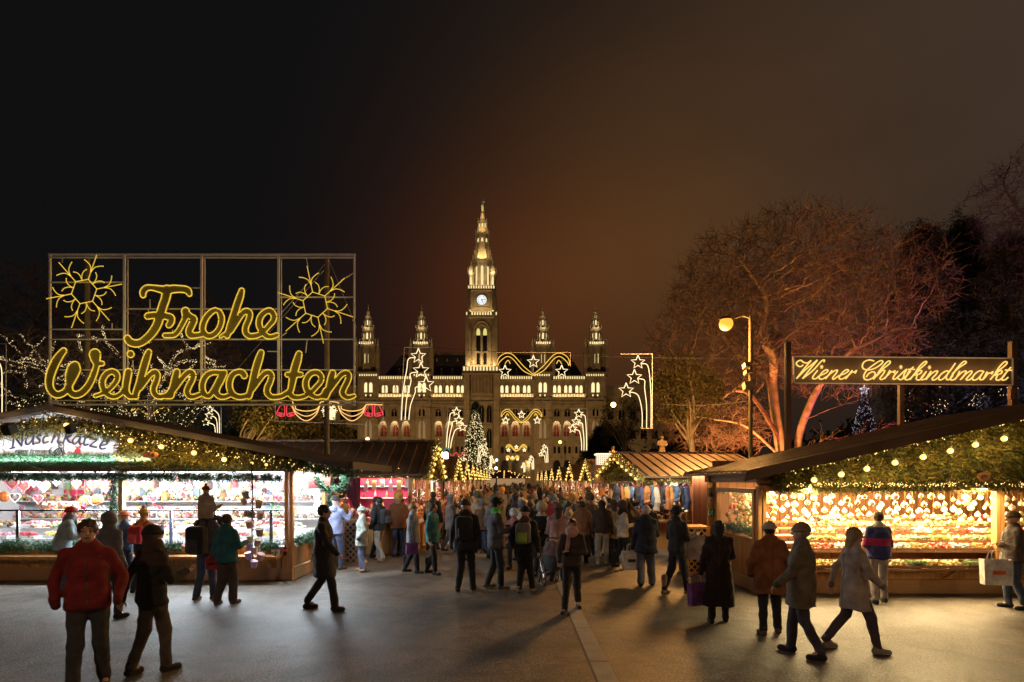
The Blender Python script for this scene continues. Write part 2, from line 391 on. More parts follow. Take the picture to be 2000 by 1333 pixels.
def wing(bays, xa, xb):
    y0 = YF; zA0, zA1 = Z(858), Z(818)
    walls.box(X(xa), y0, 0, X(xb), y0 + 1.0, Z(858))                       # below the arcade
    walls.box(X(xa), y0, Z(818), X(xb), y0 + 1.0, Z(771))
    walls.box(X(xa), y0 + 2.6, Z(858), X(xb), y0 + 3.2, Z(818))             # inner wall of the arcade
    trim.box(X(xa), y0 + 1.0, Z(858) - .2, X(xb), y0 + 2.6, Z(858) + .05)   # arcade floor
    walls.box(X(xa), y0 + .35, Z(771), X(xb), y0 + 1.4, Z(741))
    ed = [X(xa)] + [(X(bays[i]) + X(bays[i + 1])) / 2 for i in range(len(bays) - 1)] + [X(xb)]
    for i, b in enumerate(bays):
        w = 3.1; cx = X(b); zs = Z(836)
        spandrel(walls, ed[i], ed[i + 1], cx, w, zs, Z(822), Z(818), y0, y0 + .9)
        walls.box(ed[i], y0, zA0, cx - w / 2, y0 + .9, zs); walls.box(cx + w / 2, y0, zA0, ed[i + 1], y0 + .9, zs)
        trim.box(cx - w / 2 - .1, y0 - .25, zA0, cx + w / 2 + .1, y0 - .05, zA0 + .9)
        c = MB(); c.prism(arch_poly(cx, 1.9, zA0 + .3, Z(840), Z(829)), y0 + 2.45, y0 + 2.55); c.build('curtained_window', CURT, hall)
        t = MB(); t.bar((cx, y0 + 2.3, zA0), (cx, y0 + 2.3, Z(829)), .18); t.bar((cx - .95, y0 + 2.3, Z(841)), (cx + .95, y0 + 2.3, Z(841)), .15)
        t.build('window_mullion', STONE, hall)
        # small traceried windows above and dark ones below
        q = MB(); q.prism(arch_poly(cx, 1.9, Z(814), Z(806), Z(799)), y0 - .08, y0 - .02); f = q.build('gothic_window', DARKW, hall)
        q = MB(); pl = arch_poly(cx, 2.1, Z(814.5), Z(806), Z(798.3)); q.path([(x, y0 - .16, z) for x, z in pl], .16, 4, closed=True)
        q.bar((cx, y0 - .16, Z(814)), (cx, y0 - .16, Z(800)), .16); q.balls([(cx, y0 - .15, Z(803.5))], .45); q.build('window_frame', STONE, hall)
        for dx in (-.75, .75):
            q = MB(); q.prism(arch_poly(cx + dx, .85, Z(886), Z(876), Z(872)), y0 - .08, y0 - .02); q.build('lower_window', DARKW, hall)
        q = MB(); q.prism(arch_poly(cx, 2.6, Z(928), Z(910), Z(899)), y0 - .08, y0 - .02); q.build('ground_arch', DARKW, hall)
    for e in ed[1:-1]:
        trim.box(e - .3, y0 - .5, 0, e + .3, y0 - .02, Z(786)); trim.box(e - .2, y0 - .3, Z(771), e + .2, y0 + .33, Z(742))
    for py, d, h in ((785, .9, .5), (790, .5, .35), (817, .35, .3), (860, .6, .5), (893, .5, .4), (742, .6, .35)):
        trim.box(X(xa), y0 - d, Z(py) - h, X(xb), y0 - .003, Z(py))
def slots(px0, px1, py0, py1, Y, step=1.5, w=.55, mat_=None, name='balustrade'):
    m = MB(); r = MB(); x = X(px0, Y) + step / 2
    while x < X(px1, Y) - .2:
        m.box(x - w / 2, Y - .06, Z(py1, Y), x + w / 2, Y, Z(py0, Y)); x += step
    m.build(name, mat_ or LITB, hall)
    r.box(X(px0, Y), Y - .2, Z(py0, Y), X(px1, Y), Y + .3, Z(py0, Y) + .3); r.box(X(px0, Y), Y - .2, Z(py1, Y) - .3, X(px1, Y), Y + .3, Z(py1, Y))
    r.box(X(px0, Y), Y + .02, Z(py1, Y), X(px1, Y), Y + .2, Z(py0, Y)); r.build(name + '_rail', STONE, hall)
wing(bays_l, 737, 906); wing(bays_r, 974, 1145)
lw_l = [748.6, 754, 770, 775, 792, 797, 851.4, 860, 873.3, 882, 894.8, 903]
lw_r = [980.5, 990, 1002.5, 1011.5, 1024.5, 1033, 1083.5, 1092.3, 1105, 1113.9, 1126.7, 1135]
for b in lw_l + lw_r:
    q = MB(); cx = X(b); q.prism(arch_poly(cx, 1.05, Z(768), Z(758), Z(753)), YF + .2, YF + .3); f = q.build('lit_window', LITW, hall)
    q = MB(); q.path([(x, YF + .12, z) for x, z in arch_poly(cx, 1.3, Z(768), Z(758), Z(751.8))], .14, 4, closed=True); q.build('window_frame', STONE, hall)
for a, c in ((739, 803), (845, 905), (977, 1042), (1080, 1144)):
    slots(a, c, 770.5, 775, YF - .4, 1.0, .5); slots(a, c, 735.5, 741, YF - .1, .8, .42)
# pavilions under the inner turrets
def pavilion(pc, hw):
    Y = YF - 1.6
    walls.box(X(pc - hw), Y, 0, X(pc + hw), YF + 8, Z(730)); 
    for py, d, h in ((729, .8, .6), (776, .5, .5), (785, .9, .5), (817, .5, .4), (860, .6, .5), (893, .5, .4)):
        trim.box(X(pc - hw) - .2, Y - d, Z(py) - h, X(pc + hw) + .2, Y - .003, Z(py))
    for dx in (-4.6, 4.6):
        q = MB(); q.prism(arch_poly(X(pc + dx, Y), 1.15, Z(768), Z(755), Z(749)), Y - .1, Y - .02); q.build('lit_window', LITW, hall)
        slots(pc + dx - 2.6, pc + dx + 2.6, 770.5, 775, Y - .3, .8, .45)
    for dx in (-hw + 1.5, 0, hw - 1.5): trim.box(X(pc + dx, Y) - .3, Y - .5, 0, X(pc + dx, Y) + .3, Y - .01, Z(745))
    slots(pc - hw, pc + hw, 731, 735, Y - .7, .8, .4)
    q = MB(); q.prism(arch_poly(X(pc, Y), 2.4, Z(857), Z(836), Z(822)), Y - .12, Y - .04); q.build('arched_window', emis('dim_arch', (1, .6, .25), .22), hall)
    q = MB(); q.prism(arch_poly(X(pc, Y), 2.0, Z(814), Z(806), Z(799)), Y - .1, Y - .03); q.build('gothic_window', DARKW, hall)
for pc in (824, 1060): pavilion(pc, 17)
for pc in (719.5, 1163): pavilion(pc, 19)
# outer wings behind the trees
for xa, xb in ((540, 701), (1182, 1330)):
    walls.box(X(xa), YF + 4, 0, X(xb), YF + 12, Z(752)); trim.box(X(xa), YF + 3.2, Z(752), X(xb), YF + 3.99, Z(750)); trim.box(X(xa), YF + 3.4, Z(862), X(xb), YF + 3.99, Z(859))
    n = int((xb - xa) / 22)
    for i in range(n):
        px = xa + 14 + i * 22
        for (a, c, s_, mt, w) in ((818, 798, 804, LITW if i in (1, 2, 4) and xa == 540 else DARKW, 1.0), (856, 838, 844, DARKW, 1.1), (892, 878, 884, DARKW, 1.1)):
            for dx in (-3, 3):
                q = MB(); q.prism(arch_poly(X(px + dx), w, Z(a), Z(s_), Z(c)), YF + 3.85, YF + 3.97); q.build('wing_window', mt, hall)
walls.build('facade', STONE, hall); trim.build('cornices', STONE, hall)
bk = MB(); bk.box(X(702), YF + 3.3, 0, X(1180), YF + 14, Z(744)); bk.build('inner_block', STONE2, hall)
# slate roofs with rows of dormers
def hip(xl, xr, rl, rr):
    r = MB(); z0, z1 = Z(741), Z(690); y0, y1 = YF + 2.2, YF + 16; ym = YF + 9
    r.add([(X(xl), y0, z0), (X(xr), y0, z0), (X(xr), y1, z0), (X(xl), y1, z0), (X(rl), ym, z1 + 1.2), (X(rr), ym, z1 + 1.2)],
          [(0, 1, 5, 4), (1, 2, 5), (2, 3, 4, 5), (3, 0, 4), (3, 2, 1, 0)])
    ro = r.build('roof', SLATE, hall)
    c = MB(); c.box(X(rl), ym - .12, z1 + 1.2, X(rr), ym + .12, z1 + 2.0)
    x = X(rl)
    while x < X(rr): c.lathe((x, ym, z1 + 2.0), [(.1, 0), (.16, .3), (.02, .9)], 5); x += 1.6
    c.build('ridge_crest', STONE2, ro)
    for py, st, h in ((728, 21, 1.7), (701, 21, 1.5)):
        f = (741 - py) / 51; yy = y0 + (ym - y0) * f - .3; px = xl + 14 + (9 if py < 710 else 0)
        while px < xr - 10:
            if abs(px - 824) > 20 and abs(px - 1060) > 20 and rl - (741 - 690) * .2 < px < rr + 12:
                d = MB(); cx = X(px); zz = Z(py) - .2
                d.add([(cx - .7, yy, zz), (cx + .7, yy, zz), (cx, yy, zz + h * 1.5), (cx, yy + 2, zz + h)], [(0, 1, 2), (0, 2, 3), (1, 3, 2)]); d.build('dormer', STONE, ro)
            px += st
hip(741, 908, 775, 905); hip(974, 1145, 976, 1117)
# arcade lamps: light inside the galleries
for xa, xb in ((737, 906), (974, 1145)):
    xm = (X(xa) + X(xb)) / 2
    light('arcade_lamps', 'AREA', (xm, YF + 1.7, Z(819.5)), 900, (1, .78, .42), X(xb) - X(xa) - 1, aim=(xm, YF + 1.75, 0), size_y=.5)
    light('terrace_lamps', 'AREA', (xm, YF - .9, Z(776)), 420, (1, .72, .34), X(xb) - X(xa) - 1, aim=(xm, YF + .4, Z(741)), size_y=.3)
# --- turrets
def turret(pc, k=1.0):
    Y = YF + 2; s = Y / F; cx = X(pc, Y)
    def r_(px): return px * s / 2
    t = MB()
    prof = [(r_(33), Z(734)), (r_(33), Z(726)), (r_(30), Z(724)), (r_(29), Z(676)), (r_(33), Z(674)), (r_(34), Z(669)), (r_(22), Z(668.5)),
            (r_(21), Z(647)), (r_(24), Z(645)), (r_(24), Z(639)), (r_(14), Z(638)), (r_(13), Z(621)), (r_(16), Z(619.5)), (r_(13), Z(616)),
            (r_(7), Z(612)), (r_(6), Z(606)), (r_(2), Z(603)), (r_(1), Z(592))]
    t.lathe((cx, Y, 0), prof, 8, rot=R(22.5)); o = t.build('corner_turret', STONE, hall)
    p = MB()
    for i in range(8):
        a = R(22.5 + 45 * i)
        for rad, z0, z1, w in ((r_(33), Z(669), Z(660), .28), (r_(24), Z(639), Z(633), .2), (r_(31), Z(734), Z(676), .45), (r_(23), Z(668), Z(647), .3), (r_(15), Z(638), Z(621), .22)):
            x, y = cx + rad * math.cos(a), Y + rad * math.sin(a)
            p.lathe((x, y, z0), [(w, 0), (w, (z1 - z0) * .7), (w * 1.3, (z1 - z0) * .72), (.03, z1 - z0)], 4, rot=a)
    p.build('pinnacles', STONE, o)
    for (wy0, wy1, wp, w, ry) in ((710, 690, 9, .55, 29), (662, 650, 6.4, .5, 21), (634, 624, 4, .38, 13)):
        for dx in ((-.5, .5) if ry == 29 else (-1, 0, 1)):
            q = MB(); xx = cx + dx * wp * s * (1 if ry == 29 else .85); yy = Y - r_(ry) * .93 - .05 + (0 if abs(dx) < .6 else .25)
            q.prism(arch_poly(xx, w, Z(wy0), Z(wy1 + 3), Z(wy1)), yy - .08, yy); q.build('turret_window', LITW, o)
    for py, rr, e in ((675, 34, 95), (645.5, 24, 55), (620, 15, 30), (733, 34, 150)):
        light('turret_lamp', 'AREA', (cx, Y - r_(rr) - .9, Z(py) + .2), e * 1.6, (1, .76, .38), r_(rr) * 1.8, aim=(cx, Y - r_(rr) * .55, Z(py) + 9), size_y=.4)
    q = MB(); 
    for i in range(-3, 4): q.box(cx + i * .75 - .2, Y - r_(34) - .35, Z(673.5), cx + i * .75 + .2, Y - r_(34) - .25, Z(669.5))
    q.build('lit_gallery', LITB, o)
    for sx in (-1, 1):
        f = MB(); f.lathe((cx + sx * r_(41), Y - 1.5, Z(734)), [(.9, 0), (.9, 7), (1.1, 7.2), (.05, 13.5)], 4, rot=R(45)); f.build('corner_pinnacle', STONE, o)
for pc in (719.5, 824, 1060, 1163): turret(pc)
# --- clock tower
YT = YF - 4
def TX(px): return SX(px, YT)
def TZ(py): return SZ(py, YT)
TC = 940.7
tw = MB(); cxt = TX(TC)
def blk(m, w, y0, y1, dy=0, depth=None):
    hw = w * YT / F / 2; d = depth or 2 * hw
    m.box(cxt - hw, YT - dy, TZ(y1), cxt + hw, YT - dy + d, TZ(y0)); return hw
blk(tw, 70, 727, 960); blk(tw, 64, 618, 727, -.4); blk(tw, 57, 565, 618, -1.0)
tower = tw.build('clock_tower', STONE, hall)
b = MB(); yb = YT
for sx in (-1, 1):                                                              # stepped corner buttresses
    for w, a, c, o_ in ((11, 727, 960, 29), (8, 640, 727, 27), (6, 618, 640, 28), (7, 568, 618, 24)):
        xx = cxt + sx * o_ * YT / F; hw = w * YT / F / 2; b.box(xx - hw, YT - 1.3, TZ(c), xx + hw, YT - .01 + (.4 if c <= 727 else 0) + (.6 if c <= 618 else 0), TZ(a))
for i in range(-4, 5): b.box(cxt + i * 1.15 - .16, YT - .5, TZ(770), cxt + i * 1.15 + .16, YT - .01, TZ(735))
for py, w, d, h in ((785, 72, .9, .6), (830, 72, .6, .5), (728, 75, 1.7, .9), (775, 70, .5, .4), (880, 70, .6, .5)):
    hw = w * YT / F / 2; b.box(cxt - hw, YT - d, TZ(py) - h, cxt + hw, YT - .004, TZ(py))
b.build('buttresses', STONE, tower)
for k_, (a_, c_, s_) in enumerate(((768, 738, 745), (826, 792, 802), (876, 838, 850))):
    for dx in ((-3.1, -1.55, 0, 1.55, 3.1) if k_ == 0 else (-2.6, 0, 2.6)):
        w_ = 1.0 if k_ == 0 else 1.7; q = MB(); q.prism(arch_poly(cxt + dx, w_, TZ(a_), TZ(s_), TZ(c_)), YT - .1, YT - .03); o_ = q.build('blind_tracery', DARKW if k_ else STONE2, tower)
        q = MB(); q.path([(x, YT - .14, z) for x, z in arch_poly(cxt + dx, w_ + .25, TZ(a_), TZ(s_), TZ(c_) + .2)], .13, 4); q.bar((cxt + dx, YT - .15, TZ(a_)), (cxt + dx, YT - .15, TZ(c_)), .12); q.build('tracery_frame', STONE, o_)
# belfry arch with two lancets
q = MB(); q.path([(x, YT + .2, z) for x, z in arch_poly(cxt, 6.0, TZ(712), TZ(655), TZ(628))[::-1]], .35, 5)
q.path([(x, YT + .25, z) for x, z in arch_poly(cxt, 4.9, TZ(712), TZ(655), TZ(634))[::-1]], .2, 5)
for dx in (-2.6, 0, 2.6): q.bar((cxt + dx, YT + .1, TZ(716)), (cxt + dx, YT + .1, TZ(645)), .45)
q.build('belfry_arch', STONE, tower)
for dx in (-1.15, 1.15):
    q = MB(); q.prism(arch_poly(cxt + dx, 1.35, TZ(686), TZ(652), TZ(641)), YT + .28, YT + .34); lw_ = q.build('belfry_window', DARKW, tower)
    q = MB(); q.prism(arch_poly(cxt + dx, 1.3, TZ(655), TZ(650), TZ(641.5)), YT + .2, YT + .26); q.build('lit_tracery', emis('belfry_lit', (.95, .85, .25), .8), lw_)
    q = MB(); q.prism(arch_poly(cxt + dx, 1.1, TZ(712), TZ(694), TZ(690)), YT + .28, YT + .34); q.build('belfry_opening', DARKW, lw_)
# balustrade rings
def ring(w, y0, y1, dy, step, sw, nm='tower_balustrade'):
    m = MB(); hw = w * YT / F / 2; x = -hw + step / 2; Yr = YT - dy
    while x < hw - .1: m.box(cxt + x - sw / 2, Yr - .08, TZ(y1), cxt + x + sw / 2, Yr, TZ(y0)); x += step
    o = m.build(nm, LITB, tower)
    r = MB(); r.box(cxt - hw, Yr - .15, TZ(y0), cxt + hw, Yr + 1.6, TZ(y0) + .25); r.box(cxt - hw, Yr - .3, TZ(y1) - .7, cxt + hw, Yr + 1.6, TZ(y1)); r.box(cxt - hw, Yr + .01, TZ(y1), cxt + hw, Yr + .2, TZ(y0))
    r.build('balcony_ledge', STONE, o)
ring(73, 718, 726, 1.4, 1.1, .62); ring(62, 611, 617, .6, .9, .5); ring(55, 558, 564, -.2, .85, .45)
# clock
q = MB(); zc = TZ(585); q.lathe((0, 0, 0), [(1.78, 0), (1.78, .25)], 32); ck = None
def disc(r0, th, y, name, m_, par, seg=32, cx=cxt, cz=None):
    d = MB(); cz = zc if cz is None else cz
    pl = [(cx + r0 * math.cos(2 * math.pi * i / seg), cz + r0 * math.sin(2 * math.pi * i / seg)) for i in range(seg)]
    d.prism(pl, y - th, y); return d.build(name, m_, par)
ck = disc(1.95, .2, YT + .9, 'clock_surround', STONE2, tower)
face = disc(1.68, .06, YT + .66, 'clock_face', emis('clock_white', (.92, .97, 1.0), 1.0), ck)
q = MB(); q.box(cxt - 2.7, YT + .72, zc - 2.7, cxt - 2.35, YT + .96, zc + 2.7); q.box(cxt + 2.35, YT + .72, zc - 2.7, cxt + 2.7, YT + .96, zc + 2.7)
q.box(cxt - 2.7, YT + .72, zc + 2.4, cxt + 2.7, YT + .96, zc + 2.75); q.box(cxt - 2.7, YT + .72, zc - 2.75, cxt + 2.7, YT + .96, zc - 2.4); q.build('clock_frame', STONE, tower)
q = MB(); CB = mat('clock_black', (.01, .012, .02), .4)
for h in range(12):
    a = h * math.pi / 6; q.bar((cxt + 1.12 * math.sin(a), YT + .58, zc + 1.12 * math.cos(a)), (cxt + 1.48 * math.sin(a), YT + .58, zc + 1.48 * math.cos(a)), .05, .17)
q.build('clock_numerals', CB, ck)
q = MB()
for an, ln, w in ((R(90), 1.3, .13), (R(165), .95, .2)): q.bar((cxt - .25 * math.sin(an), YT + .56, zc - .25 * math.cos(an)), (cxt + ln * math.sin(an), YT + .56, zc + ln * math.cos(an)), .05 if an > 3 else w, w)
q.build('clock_hands', CB, ck)
# octagonal spire: bright niches, ribs, pinnacles
cy = YT + 6; rr_ = lambda px: px * YT / F / 2
s1 = MB(); s1.lathe((cxt, cy, 0), [(rr_(42), TZ(566)), (rr_(40), TZ(560)), (rr_(35), TZ(556)), (rr_(33), TZ(505)), (rr_(36), TZ(503)), (rr_(36), TZ(500)), (rr_(30), TZ(498)), (rr_(27), TZ(486)), (rr_(24), TZ(446)),
      (rr_(27), TZ(445)), (rr_(20), TZ(443)), (rr_(14), TZ(420)), (rr_(17), TZ(418)), (rr_(9), TZ(415)), (rr_(7), TZ(403)), (rr_(4), TZ(400)), (rr_(1.6), TZ(396)), (rr_(1.2), TZ(392))], 8, rot=R(22.5))
sp = s1.build('spire', STONE, tower)
NICHE = emis('lit_niche', (1, .78, .35), 1.0)
r = MB(); nch = MB()
for i in range(8):
    a = R(22.5 + 45 * i); ca, sa = math.cos(a), math.sin(a)
    for ra, rb, ya, yb2, w in ((35, 35, 566, 503, .42), (29, 25, 498, 446, .34), (21, 16, 443, 419, .26)):
        r.segs([(cxt + rr_(ra) * ca, cy + rr_(ra) * sa, TZ(ya))], [(cxt + rr_(rb) * ca, cy + rr_(rb) * sa, TZ(yb2))], w, w * .8, 4)
    for rad, yy, hgt, w in ((41, 503, 4.6, .42), (36, 500, 3.6, .4), (28, 448, 3.2, .3), (18, 420, 2.2, .2), (33, 480, 2.5, .25)):
        r.lathe((cxt + rr_(rad) * ca, cy + rr_(rad) * sa, TZ(yy) - hgt * .5), [(w, 0), (w, hgt * .5), (w * 1.5, hgt * .52), (w * .5, hgt * .6), (.03, hgt * 1.1)], 4, rot=a)
r.build('spire_ribs', STONE, sp)
for i, dx in enumerate((-1, 0, 1)):
    for w, ya, yb2, rd in ((.85, 552, 512, 33.5), (.75, 480, 455, 24), (.5, 440, 424, 16)):
        ang = R(-90 + dx * 45); rad = rr_(rd) * .925 + .1; n_ = MB()
        pl = arch_poly(0, w, TZ(ya), TZ(yb2 + 5), TZ(yb2))
        v = [(cxt + rad * math.cos(ang) - x * math.sin(ang) * 1, cy + rad * math.sin(ang) + x * math.cos(ang), z) for x, z in pl]
        n_.add(v, [list(range(len(v)))[::-1]]); n_.build('lit_niche', NICHE, sp)
# the four flanking turrets round the spire
for sx in (-1, 1):
    for sy in (0, 1):
        t = MB(); x_ = cxt + sx * 21.5 * YT / F; y_ = YT + 1.8 + sy * 8
        t.lathe((x_, y_, 0), [(rr_(11), TZ(566)), (rr_(11), TZ(533)), (rr_(13.5), TZ(532)), (rr_(13.5), TZ(529)), (rr_(9), TZ(528)), (rr_(7), TZ(517)), (rr_(3), TZ(512)), (rr_(.6), TZ(503))], 6)
        for i in range(6):
            a = R(60 * i); t.lathe((x_ + rr_(13) * math.cos(a), y_ + rr_(13) * math.sin(a), TZ(531)), [(.16, 0), (.16, 1.2), (.02, 2.4)], 4)
        to = t.build('flanking_turret', STONE, tower)
        if not sy:
            n_ = MB(); n_.prism(arch_poly(x_, .7, TZ(556), TZ(542), TZ(538)), y_ - rr_(11) - .12, y_ - rr_(11) - .02); n_.build('turret_opening', NICHE, to)
            light('tower_lamp', 'AREA', (x_, y_ - 2.4, TZ(534)), 160, (1, .78, .4), 1.6, aim=(x_, y_ - .5, TZ(515)), size_y=.4)
q = MB(); z0 = TZ(398)                                                       # the standard bearer on top
q.lathe((cxt, cy, z0), [(.4, 0), (.5, .9), (.55, 1.9), (.36, 2.7), (.22, 3.0), (.3, 3.4), (.1, 3.8)], 8); q.bar((cxt + .5, cy, z0 - .5), (cxt + .35, cy, TZ(371)), .1); q.bar((cxt - .2, cy, z0 + 2.2), (cxt + .5, cy, z0 + 1.8), .16)
q.add([(cxt + .42, cy, TZ(378)), (cxt + 1.0, cy, TZ(379.5)), (cxt + .42, cy, TZ(382))], [(0, 1, 2), (2, 1, 0)])
q.build('finial_figure', mat('lit_verdigris', (.30, .34, .24), .6), sp)  # colour lightened so the figure looks lit
WL = (1, .68, .28)
for py, wd, off, e in ((717, 9, 2.1, 900), (610, 8, 1.2, 330), (557, 7, .6, 520)):
    light('tower_lamp', 'AREA', (cxt, YT - off, TZ(py)), e, WL, wd, aim=(cxt, YT + 1.2, TZ(py) + 16), size_y=.5)
for py, rd, e in ((499, 33, 520), (444, 27, 330), (417, 18, 260), (400, 10, 90)):
    light('tower_lamp', 'AREA', (cxt, cy - rr_(rd) - 1.2, TZ(py) + .2), e, WL, rr_(rd) * 1.6, aim=(cxt, cy - rr_(rd) * .4, TZ(py) + 9), size_y=.5)
# floodlights standing in the park light the whole front
for fx, e in ((-52, 10500), (-28, 12500), (8, 12500), (34, 10500)):
    light('floodlight', 'SPOT', (fx, 168, 9), e, (1, .57, .20), .5, aim=(fx * .92, YF, 24), spot=100)
# ================================================================== TREES
BARK = mat('plane_bark', (.42, .34, .26), .85, var=.35, scale=2.5, bump=.6)
BARKD = mat('dark_bark', (.12, .095, .08), .9, var=.3, scale=3, bump=.6)
TWIG = mat('twig_bark', (.17, .125, .10), .9, var=.3, scale=2, bump=0)
TWIGD = mat('dark_twig', (.13, .10, .09), .9, var=.3, scale=2, bump=0)
NEED = mat('fir_needles', (.045, .085, .035), .6, var=.45, scale=3, bump=0)
NEEDP = mat('pine_needles', (.035, .05, .022), .7, var=.5, scale=1.2, bump=0)
NEEDG = mat('garland_needles', (.05, .13, .06), .5, var=.5, scale=9, bump=0)
NEEDO = mat('gold_lit_needles', (.17, .145, .03), .6, var=.5, scale=9, bump=0)  # golden bulb glow on the greenery put into the needle colour
LEAFY = mat('withered_leaves', (.13, .11, .035), .7, var=.5, scale=2, bump=0)
FAIRY = emis('fairy_warm', (1, .74, .36), 2.4); FAIRYC = emis('fairy_cool', (.85, .70, 1), 1.0)
def unit(n):
    v = rng.normal(size=(n, 3)); return v / np.linalg.norm(v, axis=1)[:, None]
def needles(m, Cn, ln, w, n, spread=.5, bias=None, mi=0):
    """n thin leaf blades round every centre"""
    Cn = np.asarray(Cn, float).reshape(-1, 3); k = len(Cn) * n
    if k == 0: return
    c = np.repeat(Cn, n, 0) + rng.normal(size=(k, 3)) * ln * spread; d = unit(k)
    if bias is not None: d = d + np.array(bias); d /= np.linalg.norm(d, axis=1)[:, None]
    s = np.cross(d, unit(k)); s /= np.linalg.norm(s, axis=1)[:, None] + 1e-6
    L_ = ln * rng.uniform(.6, 1.3, (k, 1))
    v = np.stack([c - s * w / 2, c + s * w / 2, c + d * L_], 1)
    m.add(v, np.arange(k * 3).reshape(-1, 3), mi)
def in_ell(n, ells):
    vol = np.array([e[3] * e[4] * e[5] for e in ells]); pk = rng.choice(len(ells), n, p=vol / vol.sum()); o = []
    u = unit(n) * (rng.uniform(0, 1, (n, 1)) ** (1 / 3)); e = np.array([e[:6] for e in ells])[pk]
    return e[:, :3] + u * e[:, 3:6]
def pix_ell(px, py, Y, rx, ry, dy): s = Y / F; return ((px - 1000) * s, Y, CZ + (HZ - py) * s, rx * s, dy, ry * s)
def grow(seeds, att, step=.45, kill=.8, infl=6.0, it=110):
    """space colonisation from seed polylines: [(points, parent index or -1)]"""
    pos = []; par = []; ends = []
    for pts, frm in seeds:
        prev = -1 if frm is None else ends[frm[0]][min(frm[1], len(ends[frm[0]]) - 1)]; ids = []
        p = np.array([tuple(q) for q in pts], float)
        if prev >= 0: p = np.vstack([pos[prev][None], p])
        p = smooth_line(p, 3); d = np.linalg.norm(np.diff(p, axis=0), axis=1)
        for i in range(len(p)):
            if i == 0 and prev >= 0: continue
            ksub = max(1, int(round(d[i - 1] / step))) if i else 1
            for j in range(1, ksub + 1):
                q = p[i] if i == 0 else p[i - 1] + (p[i] - p[i - 1]) * j / ksub
                pos.append(q); par.append(prev); prev = len(pos) - 1; ids.append(prev)
        ends.append(ids)
    base = ends
    pos = list(pos); A = att.copy(); Pn = np.array(pos)
    nd = np.full(len(A), 1e9); ni = np.zeros(len(A), int)
    def upd(idx0):
        nonlocal nd, ni
        Q = Pn[idx0:]
        for c in range(0, len(Q), 400):
            dd = np.linalg.norm(A[:, None] - Q[None, c:c + 400], axis=2); j = dd.argmin(1); v = dd[np.arange(len(A)), j]
            b = v < nd; nd[b] = v[b]; ni[b] = j[b] + idx0 + c
    upd(0)
    for _ in range(it):
        keep = nd > kill; A = A[keep]; nd = nd[keep]; ni = ni[keep]
        act = nd < infl
        if not act.any(): break
        d = A[act] - Pn[ni[act]]; d /= np.linalg.norm(d, axis=1)[:, None]
        S = np.zeros((len(Pn), 3)); np.add.at(S, ni[act], d); src = np.unique(ni[act])
        dirs = S[src]; nn = np.linalg.norm(dirs, axis=1); ok = nn > 1e-3; src = src[ok]; dirs = dirs[ok] / nn[ok][:, None]
        dirs += rng.normal(size=dirs.shape) * .22; dirs /= np.linalg.norm(dirs, axis=1)[:, None]
        new = Pn[src] + dirs * step; i0 = len(Pn); Pn = np.vstack([Pn, new]); par += list(src); upd(i0)
    par = np.array(par); cnt = np.zeros(len(Pn)); ch = np.bincount(par[par >= 0], minlength=len(Pn)); cnt[ch == 0] = 1
    for i in range(len(Pn) - 1, -1, -1):
        if par[i] >= 0: cnt[par[i]] += cnt[i]
    return Pn, par, cnt, ch, base
def bare_tree(name, label, seeds, ells, natt, r_tip, rexp, bark, twig, cat='tree', step=.45, kill=.8, twl=.55, ntw=3, root=None, group=None, tw_r=.011):
    Pn, par, cnt, ch, base = grow(seeds, in_ell(natt, ells), step, kill)
    rad = r_tip * cnt ** rexp
    t = thing(name, tuple(Pn[0]) if root is None else root, label, cat, group=group)
    k = par >= 0; big = k & (rad > r_tip * 3.2); sm = k & ~big
    m = MB(); i = np.where(big)[0]; m.segs(Pn[par[i]], Pn[i], np.minimum(rad[par[i]], rad[i] * 1.6), rad[i], 7); m.balls(Pn[i], rad[i] * .97, seg=7, rings=4); m.build('trunk', bark, t, smooth=True)
    m = MB(); i = np.where(sm)[0]; m.segs(Pn[par[i]], Pn[i], np.minimum(rad[par[i]], rad[i] * 1.5), rad[i], 3)
    # fine twigs, in zigzags
    tips = np.where((rad < r_tip * 2.2) & k)[0]; c = np.repeat(Pn[tips], ntw, 0); out_ = Pn[tips] - Pn[par[tips]]; out_ /= np.linalg.norm(out_, axis=1)[:, None] + 1e-9
    d = unit(len(c)) * .8 + np.repeat(out_, ntw, 0) * .6 + np.array([0, 0, .15]); d /= np.linalg.norm(d, axis=1)[:, None]
    b1 = c + d * twl * rng.uniform(.4, 1, (len(c), 1)); d2 = d + unit(len(c)) * .6; b2 = b1 + d2 * twl * .5
    m.segs(c, b1, tw_r, tw_r * .7, 3); m.segs(b1, b2, tw_r * .7, tw_r * .4, 3)
    m.build('crown', twig, t)
    return t, Pn, par, rad, base
def PP(l, Y, dy=0): return [P(a, b, Y + (c[0] if c else dy)) for a, b, *c in l]
Y0 = 40.0
